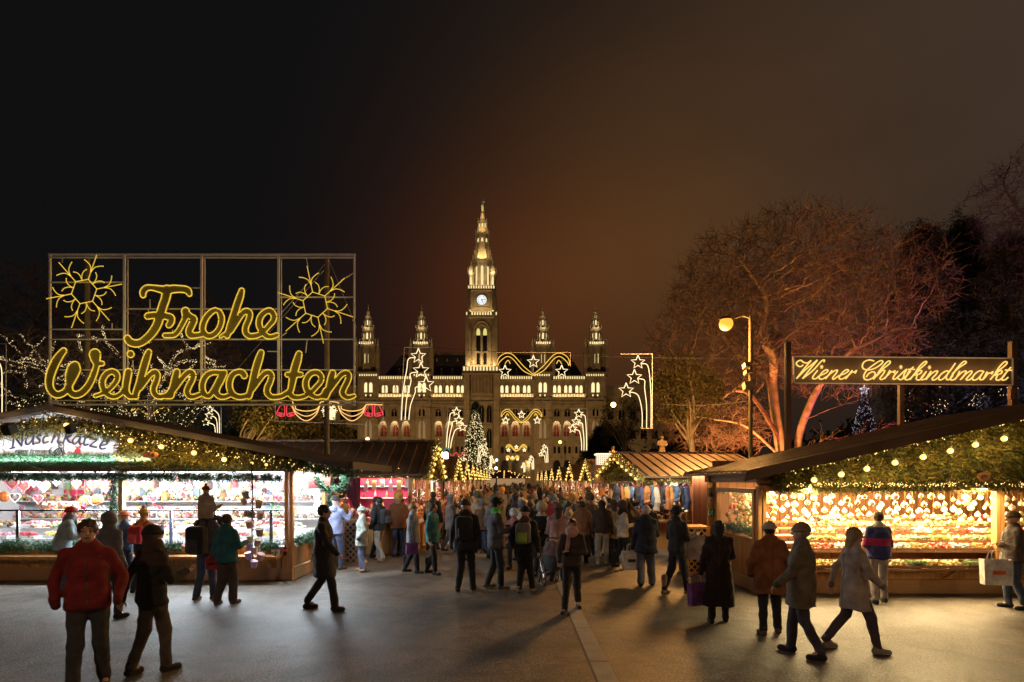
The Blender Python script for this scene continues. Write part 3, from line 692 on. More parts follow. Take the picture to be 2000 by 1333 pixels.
seeds = [(PP([(1533, 1005), (1530, 930), (1526, 880), (1515, 812), (1508, 745)], Y0), None),
         (PP([(1511, 700), (1486, 655), (1499, 590), (1470, 540), (1440, 500)], Y0, -1.5), (0, 99)),
         (PP([(1480, 711), (1440, 690), (1400, 640), (1370, 600)], Y0, 2), (0, 99)),
         (PP([(1519, 660), (1514, 625), (1536, 587), (1547, 540), (1580, 490)], Y0, 1), (1, 6)),
         (PP([(1470, 775), (1430, 764), (1400, 780), (1340, 760)], Y0, -2), (0, 14)),
         (PP([(1560, 950), (1558, 876), (1566, 831), (1589, 775), (1607, 740), (1600, 700)], Y0 + 1), (0, 3)),
         (PP([(1650, 695), (1712, 662), (1748, 644), (1790, 640)], Y0, -1), (5, 22)),
         (PP([(1640, 660), (1686, 640), (1720, 591), (1750, 560), (1784, 531)], Y0, 3), (5, 22)),
         (PP([(1610, 640), (1620, 560), (1650, 500)], Y0, 4), (5, 24)),
         (PP([(1461, 835), (1400, 820), (1326, 812), (1280, 824)], Y0, -3), (0, 10)),
         (PP([(1607, 858), (1650, 858), (1682, 853), (1740, 830)], Y0, -3), (5, 8)),
         (PP([(1620, 800), (1650, 790)], Y0, -1), (5, 16))]
ells = [pix_ell(1535, 590, Y0, 215, 175, 7.5), pix_ell(1365, 700, Y0, 108, 165, 6.5), pix_ell(1715, 575, Y0, 110, 115, 6), pix_ell(1590, 520, Y0, 120, 100, 5), pix_ell(1370, 830, Y0, 105, 60, 5),
        pix_ell(1430, 560, Y0, 120, 110, 6), pix_ell(1660, 690, Y0, 120, 80, 5)]
bare_tree('plane_tree', 'big bare plane tree with orange and red lit limbs behind the neon sign', seeds, ells, 5200, .0115, .525, BARK, TWIG, step=.38, kill=.55, twl=.7, ntw=4, tw_r=.017)
# coloured floods at its foot, the street lamp is below
light('tree_flood', 'SPOT', tuple(P(1490, 1000, 36)), 2400, (1, .10, .05), .25, aim=tuple(P(1490, 790, 40)), spot=62)
light('tree_flood', 'SPOT', tuple(P(1660, 990, 36)), 3600, (1, .10, .05), .25, aim=tuple(P(1690, 720, 40)), spot=70)
light('tree_flood', 'SPOT', tuple(P(1440, 1000, 35)), 8500, (1, .36, .09), .25, aim=tuple(P(1480, 660, 41)), spot=95)
light('tree_flood', 'SPOT', tuple(P(1760, 1000, 38)), 1500, (.45, .25, 1), .4, aim=tuple(P(1720, 700, 44)), spot=110)
light('tree_flood', 'SPOT', tuple(P(1560, 990, 47)), 2600, (1, .50, .36), .4, aim=tuple(P(1560, 600, 41)), spot=110)
# tall tree in the top right corner
Y1 = 44.0
bare_tree('tall_tree', 'tall dark bare tree reaching up behind the pines at the far right', [(PP([(2080, 1000), (2070, 800), (2045, 600), (2020, 480), (2000, 420)], Y1), None), (PP([(1980, 400), (1960, 360), (1970, 330)], Y1), (0, 99)), (PP([(2040, 420), (2060, 350)], Y1), (0, 99))],
          [pix_ell(2005, 385, Y1, 92, 105, 4.5), pix_ell(2040, 520, Y1, 70, 80, 4), pix_ell(1990, 460, Y1, 60, 40, 4)], 1100, .013, .45, BARKD, TWIGD, kill=.6, twl=.6, ntw=5)
light('tree_flood', 'SPOT', tuple(P(1960, 980, 38)), 2600, (.6, .4, 1), .4, aim=tuple(P(2010, 420, 44)), spot=60)
# bare trees behind the greeting sign, two of them wound with small lights
Y2 = 33.0
def fairy_on(t, Pn, par, rad, base, lo, hi, n, name='fairy_lights', m_=None, sz=.022, ylim=None):
    k = np.where((par >= 0) & (rad > lo) & (rad < hi))[0]
    if ylim is not None: k = k[(Pn[k, 2] < ylim)]
    j = rng.choice(k, n); f = rng.uniform(0, 1, (n, 1)); p = Pn[par[j]] * (1 - f) + Pn[j] * f + unit(n) * (rad[j][:, None] + .035)
    m = MB(); m.octas(p, rng.uniform(.6, 1.25, n) * sz); tag(m.build(name, m_ or FAIRY, t), kind='stuff')
t, *g4 = bare_tree('fairy_light_tree', 'bare tree with its limbs wound in tiny warm lights behind the word Weihnachten',
    [(PP([(296, 990), (295, 860), (294, 800), (296, 765)], Y2), None), (PP([(275, 740), (240, 700), (200, 665), (150, 655)], Y2), (0, 99)), (PP([(300, 735), (290, 700), (255, 660)], Y2, 1), (0, 99)),
     (PP([(318, 745), (345, 712), (375, 705), (420, 712)], Y2, -1), (0, 99)), (PP([(330, 720), (345, 690), (380, 680)], Y2, 1), (3, 2)), (PP([(240, 760), (190, 745), (140, 720), (70, 700)], Y2, -1), (0, 12)), (PP([(350, 750), (400, 722), (440, 715)], Y2, 2), (0, 14)), (PP([(230, 790), (170, 770), (120, 765), (60, 750)], Y2, 0), (0, 8))],
    [pix_ell(300, 690, Y2, 150, 90, 4), pix_ell(150, 720, Y2, 110, 70, 3.5), pix_ell(390, 690, Y2, 80, 60, 3)], 900, .012, .5, BARKD, TWIGD, kill=.6, twl=.5, ntw=4)
fairy_on(t, *g4[:3], None, .02, .4, 2600, sz=.016)
Y3 = 40.0
t, *g3 = bare_tree('fairy_light_tree', 'bare tree wound with tiny lights at the left edge behind the stall',
    [(PP([(60, 1000), (55, 880), (50, 820)], Y3), None), (PP([(20, 770), (-20, 730)], Y3), (0, 99)), (PP([(80, 770), (110, 740), (60, 700)], Y3), (0, 99)), (PP([(50, 740), (40, 690)], Y3), (0, 99)), (PP([(90, 790), (150, 790)], Y3), (0, 99))],
    [pix_ell(60, 720, Y3, 120, 90, 4)], 600, .012, .5, BARKD, TWIGD, kill=.65, twl=.5, ntw=4)
fairy_on(t, *g3[:3], None, .016, .4, 1500, sz=.018)
Y4 = 46.0
for k_, (lb, px, top, w) in enumerate((('large unlit bare tree standing far left behind the greeting sign', 40, 500, 190), ('unlit bare tree with a wide crown behind the word Frohe', 330, 560, 200), ('unlit bare tree low behind the right half of the greeting sign', 560, 690, 110))):
    bare_tree('bare_tree', lb, [(PP([(px, 1000), (px + 4, 850), (px - 4, (top + 880) / 2)], Y4 + k_), None), (PP([(px - w * .3, (top + 760) / 2), (px - w * .5, top + 110)], Y4 + k_), (0, 99)), (PP([(px + w * .25, (top + 720) / 2), (px + w * .45, top + 90)], Y4 + k_, 1), (0, 99))],
              [pix_ell(px, (top + 830) / 2, Y4 + k_, w, (830 - top) / 2, 6)], 1000 if k_ < 2 else 450, .014, .46, BARKD, TWIGD, kill=.75, twl=.8, ntw=5, tw_r=.014)
light('tree_flood', 'SPOT', tuple(P(200, 985, 30)), 1500, (1, .62, .35), .4, aim=tuple(P(200, 650, 40)), spot=120)
# pines and firs
def needle_tree(name, label, px, py0, py1, Y, w, n, m_, seed_shape='pine', par_light=None, cat='tree', group=None, ln=.5, nn=26, wd=.05, dots=0, dotm=None, dsz=.03):
    b = P(px, 0, Y); s = Y / F; z1 = SZ(py0, Y); z0 = max(.3, SZ(py1, Y)); h = z1 - z0; R0 = w * s / 2
    t = thing(name, (b.x, Y, 0), label, cat, group=group)
    q = MB(); q.path([(b.x, Y, 0), (b.x + .1, Y, z1 * .5), (b.x, Y, z1 * .97)], [.22 + h * .012, .16 + h * .006, .03], 7); q.build('trunk', BARKD, t, smooth=True)
    m = MB()
    if seed_shape == 'cone':
        f = rng.uniform(0, 1, n) ** .75; lv = np.floor(f * 17) / 17 + rng.uniform(0, .03, n); f = np.clip(lv, 0, 1)
        rr = R0 * (1 - (1 - f)) if 0 else R0 * f; a = rng.uniform(0, 2 * math.pi, n); rad = rr * rng.uniform(.25, 1.03, n) ** .6
        z = z1 - f * h - .10 * rad
        c = np.stack([b.x + rad * np.cos(a), Y + rad * np.sin(a), z], 1)
        needles(m, c, ln, wd, nn, .35, (0, 0, -.25))
        if dots:
            f = rng.uniform(0.005, 1, dots) ** .8; a = rng.uniform(0, 2 * math.pi, dots); rad = R0 * f * rng.uniform(.86, 1.06, dots) + ln * .3
            d = MB(); d.octas(np.stack([b.x + rad * np.cos(a), Y + rad * np.sin(a), z1 - f * h], 1), rng.uniform(.5, 1.3, dots) * dsz); tag(d.build('fairy_lights', dotm or FAIRY, t), kind='stuff')
    else:
        nc = n; f = rng.uniform(0, 1, nc); a = rng.uniform(0, 2 * math.pi, nc); rr = R0 * (.45 + .55 * np.sin(np.clip(f * 1.15, 0, 1) * math.pi * .75)) * (f ** .35)
        rad = rr * rng.uniform(.3, 1.1, nc) ** .6
        c = np.stack([b.x + rad * np.cos(a), Y + rad * np.sin(a), z1 - f * h + rng.normal(size=nc) * .4], 1)
        bo = MB(); k = rng.choice(nc, min(nc, 60), replace=False); ax = np.stack([np.full(len(k), b.x), np.full(len(k), Y), c[k, 2] - rad[k] * .25], 1); bo.segs(ax, c[k], .07, .02, 4); bo.build('bough', BARKD, t)
        cc = np.repeat(c, 7, 0) + rng.normal(size=(nc * 7, 3)) * (.48, .48, .2)
        needles(m, cc, ln, wd, nn // 3, .5, (0, 0, .15))
    m.build('crown', m_, t); return t
needle_tree('christmas_tree', 'tall Christmas tree covered in warm lights in front of the town hall', 929, 790, 925, 150, 66, 2200, NEED, 'cone', ln=.8, nn=18, wd=.11, dots=1500, dsz=.095)
light('tree_lamp', 'POINT', tuple(P(929, 900, 138)), 1500, (1, .75, .35), .6)
for i_, (lb, px, a, b_, Y, w) in enumerate((('dark pine leaning over the left end of the neon sign', 1800, 455, 880, 48, 125), ('broadest dark pine rising behind the neon sign', 1878, 440, 880, 52, 180), ('dark pine at the right edge behind the sign post', 1975, 470, 900, 46, 170))):
    needle_tree('pine_tree', lb, px, a, b_, Y, w * 1.1, 420, NEEDP, ln=.45, nn=60, wd=.06)
needle_tree('small_fir', 'dark evergreen beside the arcades to the right of the town hall', 1182, 838, 925, 110, 105, 260, NEEDP, ln=.8, nn=30, wd=.12)
needle_tree('lit_cone_tree', 'slim light cone tree of purple white lights with a star on top', 1688, 765, 872, 58, 52, 260, NEEDP, 'cone', ln=.4, nn=10, wd=.04, dots=300, dotm=FAIRYC, dsz=.028)
def star_pts(cx, cz, r, k=.42, n=5, rot=0.0):
    return [(cx + (r if i % 2 == 0 else r * k) * math.sin(math.pi * i / n + rot), cz + (r if i % 2 == 0 else r * k) * math.cos(math.pi * i / n + rot)) for i in range(2 * n)]
q = MB(); sc_ = P(1688, 762, 58); q.path([(x, 58, z) for x, z in star_pts(sc_.x, sc_.z, .5)], .035, 4, closed=True)
for a in range(5): q.bar((sc_.x, 58, sc_.z), (sc_.x + .45 * math.sin(a * 2 * math.pi / 5), 58, sc_.z + .45 * math.cos(a * 2 * math.pi / 5)), .03)
st_ = q.build('tree_star', emis('star_cool', (.85, .92, 1), 1.2)); tag(st_, 'white outlined star crowning the purple white cone of lights', 'star')
# leaf-holding trees and shrubs lit yellow by street lamps
def leafy(name, label, px, py, Y, rx, ry, trunkpx, n, m_=LEAFY, dots=0):
    s = Y / F; base = P(trunkpx, 0, Y); t = thing(name, (base.x, Y, 0), label, 'tree')
    q = MB(); top = P(px, py, Y)
    q.path(smooth_line([(base.x, Y, 0), (base.x + .1, Y, top.z * .4), (base.x + (top.x - base.x) * .3, Y, top.z * .75), tuple(top)], 4), .17, 7)
    for i in range(14):
        e = in_ell(1, [pix_ell(px, py, Y, rx * .9, ry * .9, rx * s * .8)])[0]; st = np.array((base.x + (top.x - base.x) * .3, Y, top.z * (.55 + .03 * (i % 5))))
        q.path(smooth_line([tuple(st), tuple((st + e) / 2 + rng.normal(size=3) * .2), tuple(e)], 3), [.08, .07, .06, .05, .045, .03, .02], 5)
    q.build('trunk', BARK, t, smooth=True)
    c = in_ell(n, [pix_ell(px, py, Y, rx, ry, rx * s * .8), pix_ell(px - rx * .5, py + ry * .3, Y, rx * .6, ry * .7, rx * s * .5), pix_ell(px + rx * .55, py + ry * .2, Y, rx * .5, ry * .75, rx * s * .5)])
    keep = (np.sin(c[:, 0] * 2.1 + 1) + np.sin(c[:, 2] * 2.7) + np.sin(c[:, 1] * 2.3)) > -.7; c = c[keep]
    m = MB(); needles(m, c, .16, .11, 9, .9); m.build('crown', m_, t)
    return t
leafy('lamp_lit_tree', 'tree with a bright yellow lit trunk left of the second stall', 540, 812, 30, 85, 45, 443, 900)
light('tree_lamp', 'POINT', tuple(P(500, 855, 27)), 220, (1, .58, .12), .15)
leafy('lamp_lit_shrub', 'yellow lit leafy tree low behind the second stall roof', 640, 850, 34, 50, 26, 640, 500)
leafy('leafy_tree', 'brown leafed tree between the town hall and the plane tree', 1215, 815, 62, 42, 62, 1222, 700)
leafy('leafy_tree', 'yellowish leafy tree under the plane tree left of the lamp pole', 1340, 760, 34, 70, 70, 1350, 900)
light('tree_lamp', 'POINT', tuple(P(1330, 900, 31)), 320, (1, .5, .13), .15)
# dark shrubbery closing the park on both sides
for lb, x0, x1, Yh, ht, nm in (('dark clipped shrubbery closing the park on the left', -90, -26, 62, 6.5, 'shrubbery'), ('dark clipped shrubbery closing the park on the right', 14, 95, 64, 7.5, 'shrubbery')):
    n = 1500; c = np.stack([rng.uniform(x0, x1, n), Yh + rng.uniform(-3, 3, n), rng.uniform(0, 1, n) ** .8 * ht], 1); c[:, 2] *= .7 + .3 * np.sin(c[:, 0] * .4)
    m = MB(); needles(m, c, .7, .5, 26, 1.0); tag(m.build(nm, NEEDP), lb, 'shrubbery', kind='stuff')
for lb, px0, px1, py0, py1, Yh, n, m_ in (('dense bank of fairy lights over the bushes behind the left stall', 20, 400, 775, 850, 36, 1700, FAIRY), ('scattered warm lights in the bushes behind the right stall', 1765, 1990, 760, 830, 40, 330, FAIRY)):
    u = rng.uniform(0, 1, n); px = px0 + (px1 - px0) * u + rng.normal(size=n) * 6; py = py0 + (py1 - py0) * rng.uniform(0, 1, n) ** 1.3 + 9 * np.sin(px * .05); 
    keep = (np.sin(px * .09) + np.sin(px * .031 + py * .12)) > (-.2 if n > 400 else .55)
    m = MB(); pts = np.array([tuple(P(a, b, Yh + (i % 7) * .3)) for i, (a, b, k_) in enumerate(zip(px, py, keep)) if k_])
    m.octas(pts, rng.uniform(.5, 1.2, len(pts)) * .026); o = m.build('fairy_lights', m_); tag(o, lb, 'fairy lights', kind='stuff')
    m = MB(); needles(m, pts[::3], .3, .12, 14, 1.2); tag(m.build('bushes', NEEDP), lb.replace('dense bank of fairy lights over the bushes', 'dark bushes carrying dense lights').replace('scattered warm lights in the bushes', 'dark bushes carrying scattered warm lights'), 'bushes', kind='stuff')
# ================================================================== MARKET STALLS
PLX = planks('wall_boards', (.56, .28, .085), .11, 'XY'); PLZ = planks('base_boards', (.44, .25, .11), .4, 'Z')
WOODO = mat('orange_timber', (.50, .24, .07), .5, var=.3, scale=2, bump=.3, stretch=(8, 8, 1), bscale=10)
WOODB = mat('brown_timber', (.20, .10, .05), .55, var=.3, scale=2, bump=.3, stretch=(1, 1, 8), bscale=10)
WOODR = mat('red_brown_timber', (.19, .07, .035), .55, var=.3, scale=2, bump=.3, stretch=(1, 1, 8), bscale=10)
ROOFM = mat('roof_metal', (.13, .08, .05), .45, metal=.2, var=.35, scale=1.5, bump=.15)
FASC = mat('fascia_felt', (.085, .07, .075), .6, var=.3, scale=3, stretch=(.5, 1, 14), bump=.3)
WHITEB = mat('white_panel', (.80, .80, .82), .5, var=.04, scale=2, bump=0)
GLS = glass('display_glass', (.85, .92, .95), .10)
CHROME = mat('steel', (.55, .56, .58), .25, metal=1, var=.1, scale=5, bump=0)
BLK = mat('black_metal', (.015, .015, .017), .4, var=.2)
BULBM = emis('globe_bulb', (1, .56, .12), 2.3); FAIRYG = emis('fairy_gold', (1, .66, .20), 2.6)
def pal(name, cols, rough=.45): return [mat('%s_%d' % (name, i), c, rough, var=.12, bump=.1) for i, c in enumerate(cols)]
SWEETS = pal('sweet', [(.62, .08, .10), (.75, .70, .62), (.36, .17, .08), (.70, .42, .12), (.12, .05, .03), (.80, .35, .40), (.20, .35, .14), (.78, .60, .20)])
ORN = pal('ornament', [(.60, .10, .07), (.74, .60, .30), (.75, .70, .60), (.20, .30, .12), (.48, .28, .10), (.68, .50, .16)], .3)
TEXT = pal('textile', [(.28, .03, .04), (.03, .05, .12), (.32, .12, .04), (.09, .15, .13), (.40, .34, .27), (.02, .02, .025), (.12, .03, .10), (.42, .20, .05), (.06, .11, .22)], .85)
def garland(m, pts, r, dens=60, n=12, ln=.09, w=.016, mi=0, bias=None):
    p = np.array([tuple(q) for q in pts], float); d = np.linalg.norm(np.diff(p, axis=0), axis=1); tot = d.sum(); k = max(3, int(tot * dens))
    s = rng.uniform(0, tot, k); cs = np.concatenate([[0], np.cumsum(d)]); i = np.clip(np.searchsorted(cs, s) - 1, 0, len(d) - 1); t = ((s - cs[i]) / d[i])[:, None]
    c = p[i] * (1 - t) + p[i + 1] * t + unit(k) * (rng.uniform(0, 1, (k, 1)) ** .6) * r
    needles(m, c, ln, w, n, .3, bias, mi); return c
def fairy(parent, pts, n, r, name='fairy_lights', m_=None, sz=.011):
    p = np.array([tuple(q) for q in pts], float); d = np.linalg.norm(np.diff(p, axis=0), axis=1); tot = d.sum(); s = rng.uniform(0, tot, n); cs = np.concatenate([[0], np.cumsum(d)])
    i = np.clip(np.searchsorted(cs, s) - 1, 0, len(d) - 1); t = ((s - cs[i]) / d[i])[:, None]
    c = p[i] * (1 - t) + p[i + 1] * t + unit(n) * r * rng.uniform(.3, 1, (n, 1)); m = MB(); m.octas(c, rng.uniform(.6, 1.4, n) * sz)
    return tag(m.build(name, m_ or FAIRYG, parent), kind='stuff')
def bulb_string(pts, label, r=.045, group=None, lamps=1):
    t = thing('bulb_string', tuple(pts[0]), label, 'string lights', group=group); m = MB(); l = []
    for i in range(len(pts) - 1):
        a, b = Vector(pts[i]), Vector(pts[i + 1])
        for k in range(5): f = k / 5; l.append(a.lerp(b, f) + Vector((0, 0, .07 - .10 * math.sin(f * math.pi))))
    l.append(Vector(pts[-1]) + Vector((0, 0, .07))); m.path(l, .006, 4); m.build('cable', BLK, t)
    for i, p in enumerate(pts):
        m = MB(); m.balls([tuple(p)], r, seg=12, rings=8); b = m.build('bulb', BULBM, t, smooth=True)
        m = MB(); m.lathe((p[0], p[1], p[2] + r * .7), [(.018, 0), (.018, .05)], 8); m.build('socket', BLK, b)
        if lamps: light('bulb_light', 'POINT', (p[0], p[1] - .09, p[2] - .02), lamps, (1, .60, .17), .045)
    return t
def ordw(i): return ['first', 'second', 'third', 'fourth', 'fifth', 'sixth', 'seventh', 'eighth', 'ninth', 'tenth', 'eleventh', 'twelfth', 'thirteenth', 'fourteenth', 'fifteenth', 'sixteenth', 'seventeenth', 'eighteenth', 'nineteenth', 'twentieth'][i] if i < 20 else ('twenty-' + ordw(i - 20) if i < 29 else '%dth' % (i + 1))
def sheet_roof(m, a, b, c, d, th=.05):
    """a,b eave ends, c,d ridge ends (above b and a); slab with thickness"""
    v = [Vector(q) for q in (a, b, c, d)]; n = (v[1] - v[0]).cross(v[3] - v[0]).normalized()
    if n.z < 0: n = -n
    m.add([tuple(q) for q in v] + [tuple(q - n * th) for q in v], [(0, 1, 2, 3), (7, 6, 5, 4), (0, 4, 5, 1), (1, 5, 6, 2), (2, 6, 7, 3), (3, 7, 4, 0)]); return n
def seams(m, a, b, c, d, step=.33, h=.045, w=.03):
    a, b, c, d = [Vector(q) for q in (a, b, c, d)]; n = (b - a).cross(d - a).normalized(); n = n if n.z > 0 else -n; k = int((b - a).length / step)
    for i in range(k + 1):
        f = (i + .5) / (k + 1); m.bar(tuple(a.lerp(b, f) + n * h * .4), tuple(d.lerp(c, f) + n * h * .4), w, h)
def goods_mass(m, x0, x1, y0, y1, z0, z1, n, r, mats=6):
    c = np.stack([rng.uniform(x0, x1, n), rng.uniform(y0, y1, n), rng.uniform(z0, z1, n)], 1); m.balls(c, rng.uniform(.5, 1.2, n) * r, seg=6, rings=4)
    f, _ = m.Fc[-1]; f2, _ = m.Fc[-2]
    m.Fc[-1] = (f, np.repeat(rng.integers(0, mats, n), len(f) // n)); m.Fc[-2] = (f2, np.repeat(rng.integers(0, mats, n), len(f2) // n))

# ---------------------------------------------------------------- near left stall (sweets), front wall 12.9 m away
YL = 12.9; sL = F / YL
def LX(px, Y=YL): return SX(px, Y)
def LZ(py, Y=YL): return SZ(py, Y)
st1 = thing('market_stall', (LX(250), YL + 1.3, 0), 'large white lit sweet stall with fir garlands and a white name banner at the left', 'market stall')
xl, xr = -12.6, LX(570); yb = YL + 2.75
m = MB(); m.box(xl, YL, .28, xr - .12, YL + .04, LZ(1068)); m.box(xr - .04, YL + .12, .28, xr, yb, LZ(1066, YL)); m.build('lower_wall', PLX, st1)
m = MB(); m.box(xl, YL - .03, 0, xr + .02, YL + .08, .28); m.box(xr - .06, YL + .08, 0, xr + .03, yb, .26); m.build('plinth', PLZ, st1)
m = MB(); m.box(xl, yb, 0, xr, yb + .05, 2.42); m.box(xl - .05, YL, 0, xl, yb, 2.42); m.build('back_wall', WHITEB, st1)
m = MB(); m.box(xl, YL - .38, LZ(1089), LX(553), YL, LZ(1083)); 
for px in (60, 230, 400, 535): m.bar((LX(px), YL - .3, LZ(1090)), (LX(px), YL - .02, LZ(1108)), .03)
m.build('counter_shelf', WOODO, st1)
for a, b in ((556, 563), (566, 572), (232, 240)):
    m = MB(); m.box(LX(a), YL - .02, LZ(1068) if a < 500 else .28, LX(b), YL + .1, LZ(915)); m.build('corner_post' if a > 500 else 'window_post', WOODO, st1)
m = MB(); m.box(xr - .05, yb - .1, 0, xr + .05, yb + .02, 2.35); m.box(LX(631, 15.2), 15.1, LZ(1060, 15.2), LX(631, 15.2) + .09, 15.2, 2.3); m.build('corner_post', WOODO, st1)
m = MB(); m.box(xl, YL - .05, LZ(922), xr + .03, YL + .1, LZ(913)); m.box(xr - .06, YL + .1, LZ(922), xr + .04, yb, LZ(912)); m.build('lintel', WOODO, st1)
m = MB(); m.box(LX(108), YL - .3, LZ(922), LX(236), YL - .08, LZ(912)); m.build('awning_box', WOODB, st1)
# gable wall, roof slopes and fascia
YG = 12.2; ax, az, ex, ez = SX(92, YG), SZ(801, YG), SX(681, YG), SZ(915, YG); lx_ = 2 * ax - ex
m = MB(); m.prism([(xl + .1, LZ(913)), (xr, LZ(913)), (xr, az - .62 + 0 * ez), (ax, az - .2)][::-1] if 0 else [(xl + .1, LZ(913)), (ax, az - .12), (xr, ez + (az - ez) * (ex - xr) / (ex - ax) - .14), (xr, LZ(913))][::-1], YL + .02, YL + .07); m.build('gable_wall', PLX, st1)
m = MB(); sheet_roof(m, (ex, YG, ez + .1), (ex, yb + .5, ez + .1), (ax, yb + .5, az + .1), (ax, YG, az + .1), .06); sheet_roof(m, (lx_, YG, ez + .1), (lx_, yb + .5, ez + .1), (ax, yb + .5, az + .1), (ax, YG, az + .1), .06); rf = m.build('roof', ROOFM, st1)
m = MB(); seams(m, (ex, YG, ez + .1), (ex, yb + .5, ez + .1), (ax, yb + .5, az + .1), (ax, YG, az + .1)); m.build('roof_seams', ROOFM, rf)
m = MB()
for k in range(4):
    o = .030 * k; h = .034
    for sx in (ex, lx_):
        a = Vector((ax, YG - .05 + o * .5, az + .09 - o)); b = Vector((sx, YG - .05 + o * .5, ez + .09 - o)); m.bar(tuple(a), tuple(b), .05, h)
m.build('fascia', FASC, st1)
m = MB(); m.bar((ex + .045, YG, ez + .06), (ex + .045, yb + .5, ez + .06), .08, .15); m.build('gutter', mat('gutter_dark', (.03, .022, .018), .6), st1)
# fir decoration
def slope_z(x): return az - (az - ez) * abs(x - ax) / (ex - ax)
m = MB(); n = 5200
xs_ = rng.uniform(xl, ex - .1, n); yy = np.full(n, YG + .22); zt = np.array([slope_z(x) for x in xs_]) - .08
zb = np.full(n, LZ(905)); fx = rng.uniform(0, 1, n) ** .8; zz = zt - (zt - zb) * fx
inb = (xs_ < LX(262)) & (zz < LZ(842) - .02) & (xs_ > LX(-60)); band = zt - zz < .24
keep = (~inb | band) & (zz < zt)
# solid green only right of the banner; a hanging fringe left of it
c = np.stack([xs_, yy + rng.uniform(-.08, .25, n), zz], 1)[keep]
needles(m, c, .13, .022, 16, .35, (0, -.3, -.5)); 
m.build('gable_greenery', NEEDO, st1)
m = MB(); garland(m, [(xl, 12.45, LZ(903)), (LX(200), 12.45, LZ(902)), (LX(555), 12.45, LZ(908)), (LX(690, 12.2), 12.2, SZ(925, 12.2))], .11, 110, 14); m.build('garland', NEEDG, st1)
m = MB(); garland(m, [(xl, YL - .1, LZ(932)), (LX(225), YL - .1, LZ(931)), (LX(553), YL - .1, LZ(934))], .085, 110, 14)
garland(m, [(LX(226), YL - .08, LZ(940)), (LX(225), YL - .08, LZ(1066))], .06, 90, 12); m.build('window_garland', NEEDG, st1)
m = MB(); garland(m, [(xl, YL - .1, LZ(1066)), (LX(210), YL - .1, LZ(1066))], .12, 120, 14); garland(m, [(LX(320), YL - .1, LZ(1066)), (LX(360), YL - .1, LZ(1066))], .1, 110, 14); garland(m, [(LX(512), YL - .1, LZ(1066)), (LX(556), YL - .1, LZ(1066))], .1, 110, 14)
garland(m, [(xr + .08, YL + .05, .84), (xr + .08, 15.2, .84)], .1, 110, 14); garland(m, [(xr + .06, 15.4, 1.0), (xr + .06, 15.4, 2.2)], .09, 100, 14); garland(m, [(xr + .5, YL + .1, 2.2), (xr + .6, YL + .3, 1.95), (xr + 1.0, YL + .3, 1.93), (xr + 1.05, YL + .3, 2.25)], .08, 110, 14); m.build('sill_garland', NEEDG, st1)
m = MB()
for x0, x1 in ((xl, LX(228)), (LX(242), LX(554))): m.box(x0, YL + .02, LZ(1066), x1, YL + .03, LZ(1000))
gw = m.build('counter_glass', GLS, st1)
m = MB(); m.box(xl, YL + .01, LZ(999), LX(554), YL + .05, LZ(996))
for px in (30, 130, 330, 416, 526): m.box(LX(px), YL + .01, LZ(1064), LX(px) + .06, YL + .05, LZ(997))
m.build('glass_frame', CHROME, st1)
m = MB(); m.box(xr - .02, YL + .15, .95, xr - .01, 15.1, 2.2); m.build('side_window', GLS, st1)
fairy(st1, [(lx_ + 1, 12.25, slope_z(lx_ + 1) - .2), (ax, 12.25, az - .2), (ex - .3, 12.25, slope_z(ex - .3) - .15)], 190, .13)
fairy(st1, [(LX(270), 12.25, LZ(860)), (LX(520), 12.2, LZ(905)), (LX(600), 12.2, LZ(905))], 70, .2)
bulb_string([tuple(P(a, b, 12.1)) for a, b in ((22, 845), (130, 831), (255, 861), (315, 873), (379, 885), (438, 898))], 'string of yellow globe bulbs over the white name banner', .050, lamps=12)
bulb_string([tuple(P(a, b, 11.95)) for a, b in ((548, 903), (566, 908), (584, 911))] if 0 else [tuple(P(a, b, 12.05)) for a, b in ((492, 905), (520, 908))], 'two yellow globe bulbs under the right end of the greenery', .03)
# inside: shelves, lit ceiling tubes, sweets
WARMW, COOLW = (1, .9, .75), (.80, .92, 1.0)
m = MB()
for i in range(5):
    x = LX(30) + i * 1.25; m.box(x - .5, YL + .5, 2.32, x + .5, YL + .56, 2.36)
m.build('ceiling_tube', emis('cool_tube', (.85, .95, 1), 14), st1)
light('stall_light', 'AREA', ((xl + xr) / 2 + 1.5, YL + .35, 2.40), 420, COOLW, 7.0, aim=((xl + xr) / 2 + 1.5, YL + 1.2, 0), size_y=.5)
light('stall_light', 'AREA', ((xl + xr) / 2 + 1.5, YL + .10, 2.28), 170, COOLW, 7.0, aim=((xl + xr) / 2 + 1.5, YL + 1.3, 1.5), size_y=.1)
light('stall_light', 'AREA', (LX(280), YL + 1.9, 1.7), 750, COOLW, 6.6, aim=(LX(280), 4, -.6), size_y=.8)
light('stall_light', 'AREA', (LX(120), YG + .12, 2.56), 58, COOLW, 4.5, aim=(LX(120), YL + .1, 3.4), size_y=.1)
m = MB()
for z, y0, y1 in ((1.18, yb - .45, yb - .02), (1.62, yb - .40, yb - .02), (.62, YL + .1, YL + 1.1), (.86, YL + .35, YL + 1.1), (1.08, YL + .75, YL + 1.2)): m.box(xl, y0, z - .02, xr - .1, y1, z)
m.build('goods_shelf', WHITEB, st1)
m = MB()
for px in (170, 262, 368, 510): m = MB(); m.box(LX(px, yb - .3), yb - .08, .4, LX(px, yb - .3) + .16, yb - .03, 2.2); m.build('shelf_upright', mat('grey_blue_upright', (.22, .27, .34), .5), st1)
m = MB(); m.box(LX(128, yb), yb - .06, .9, LX(168, yb), yb - .02, 1.9); m.build('red_panel', mat('pink_red_panel', (.62, .03, .12), .5), st1)
heart_m = MB()
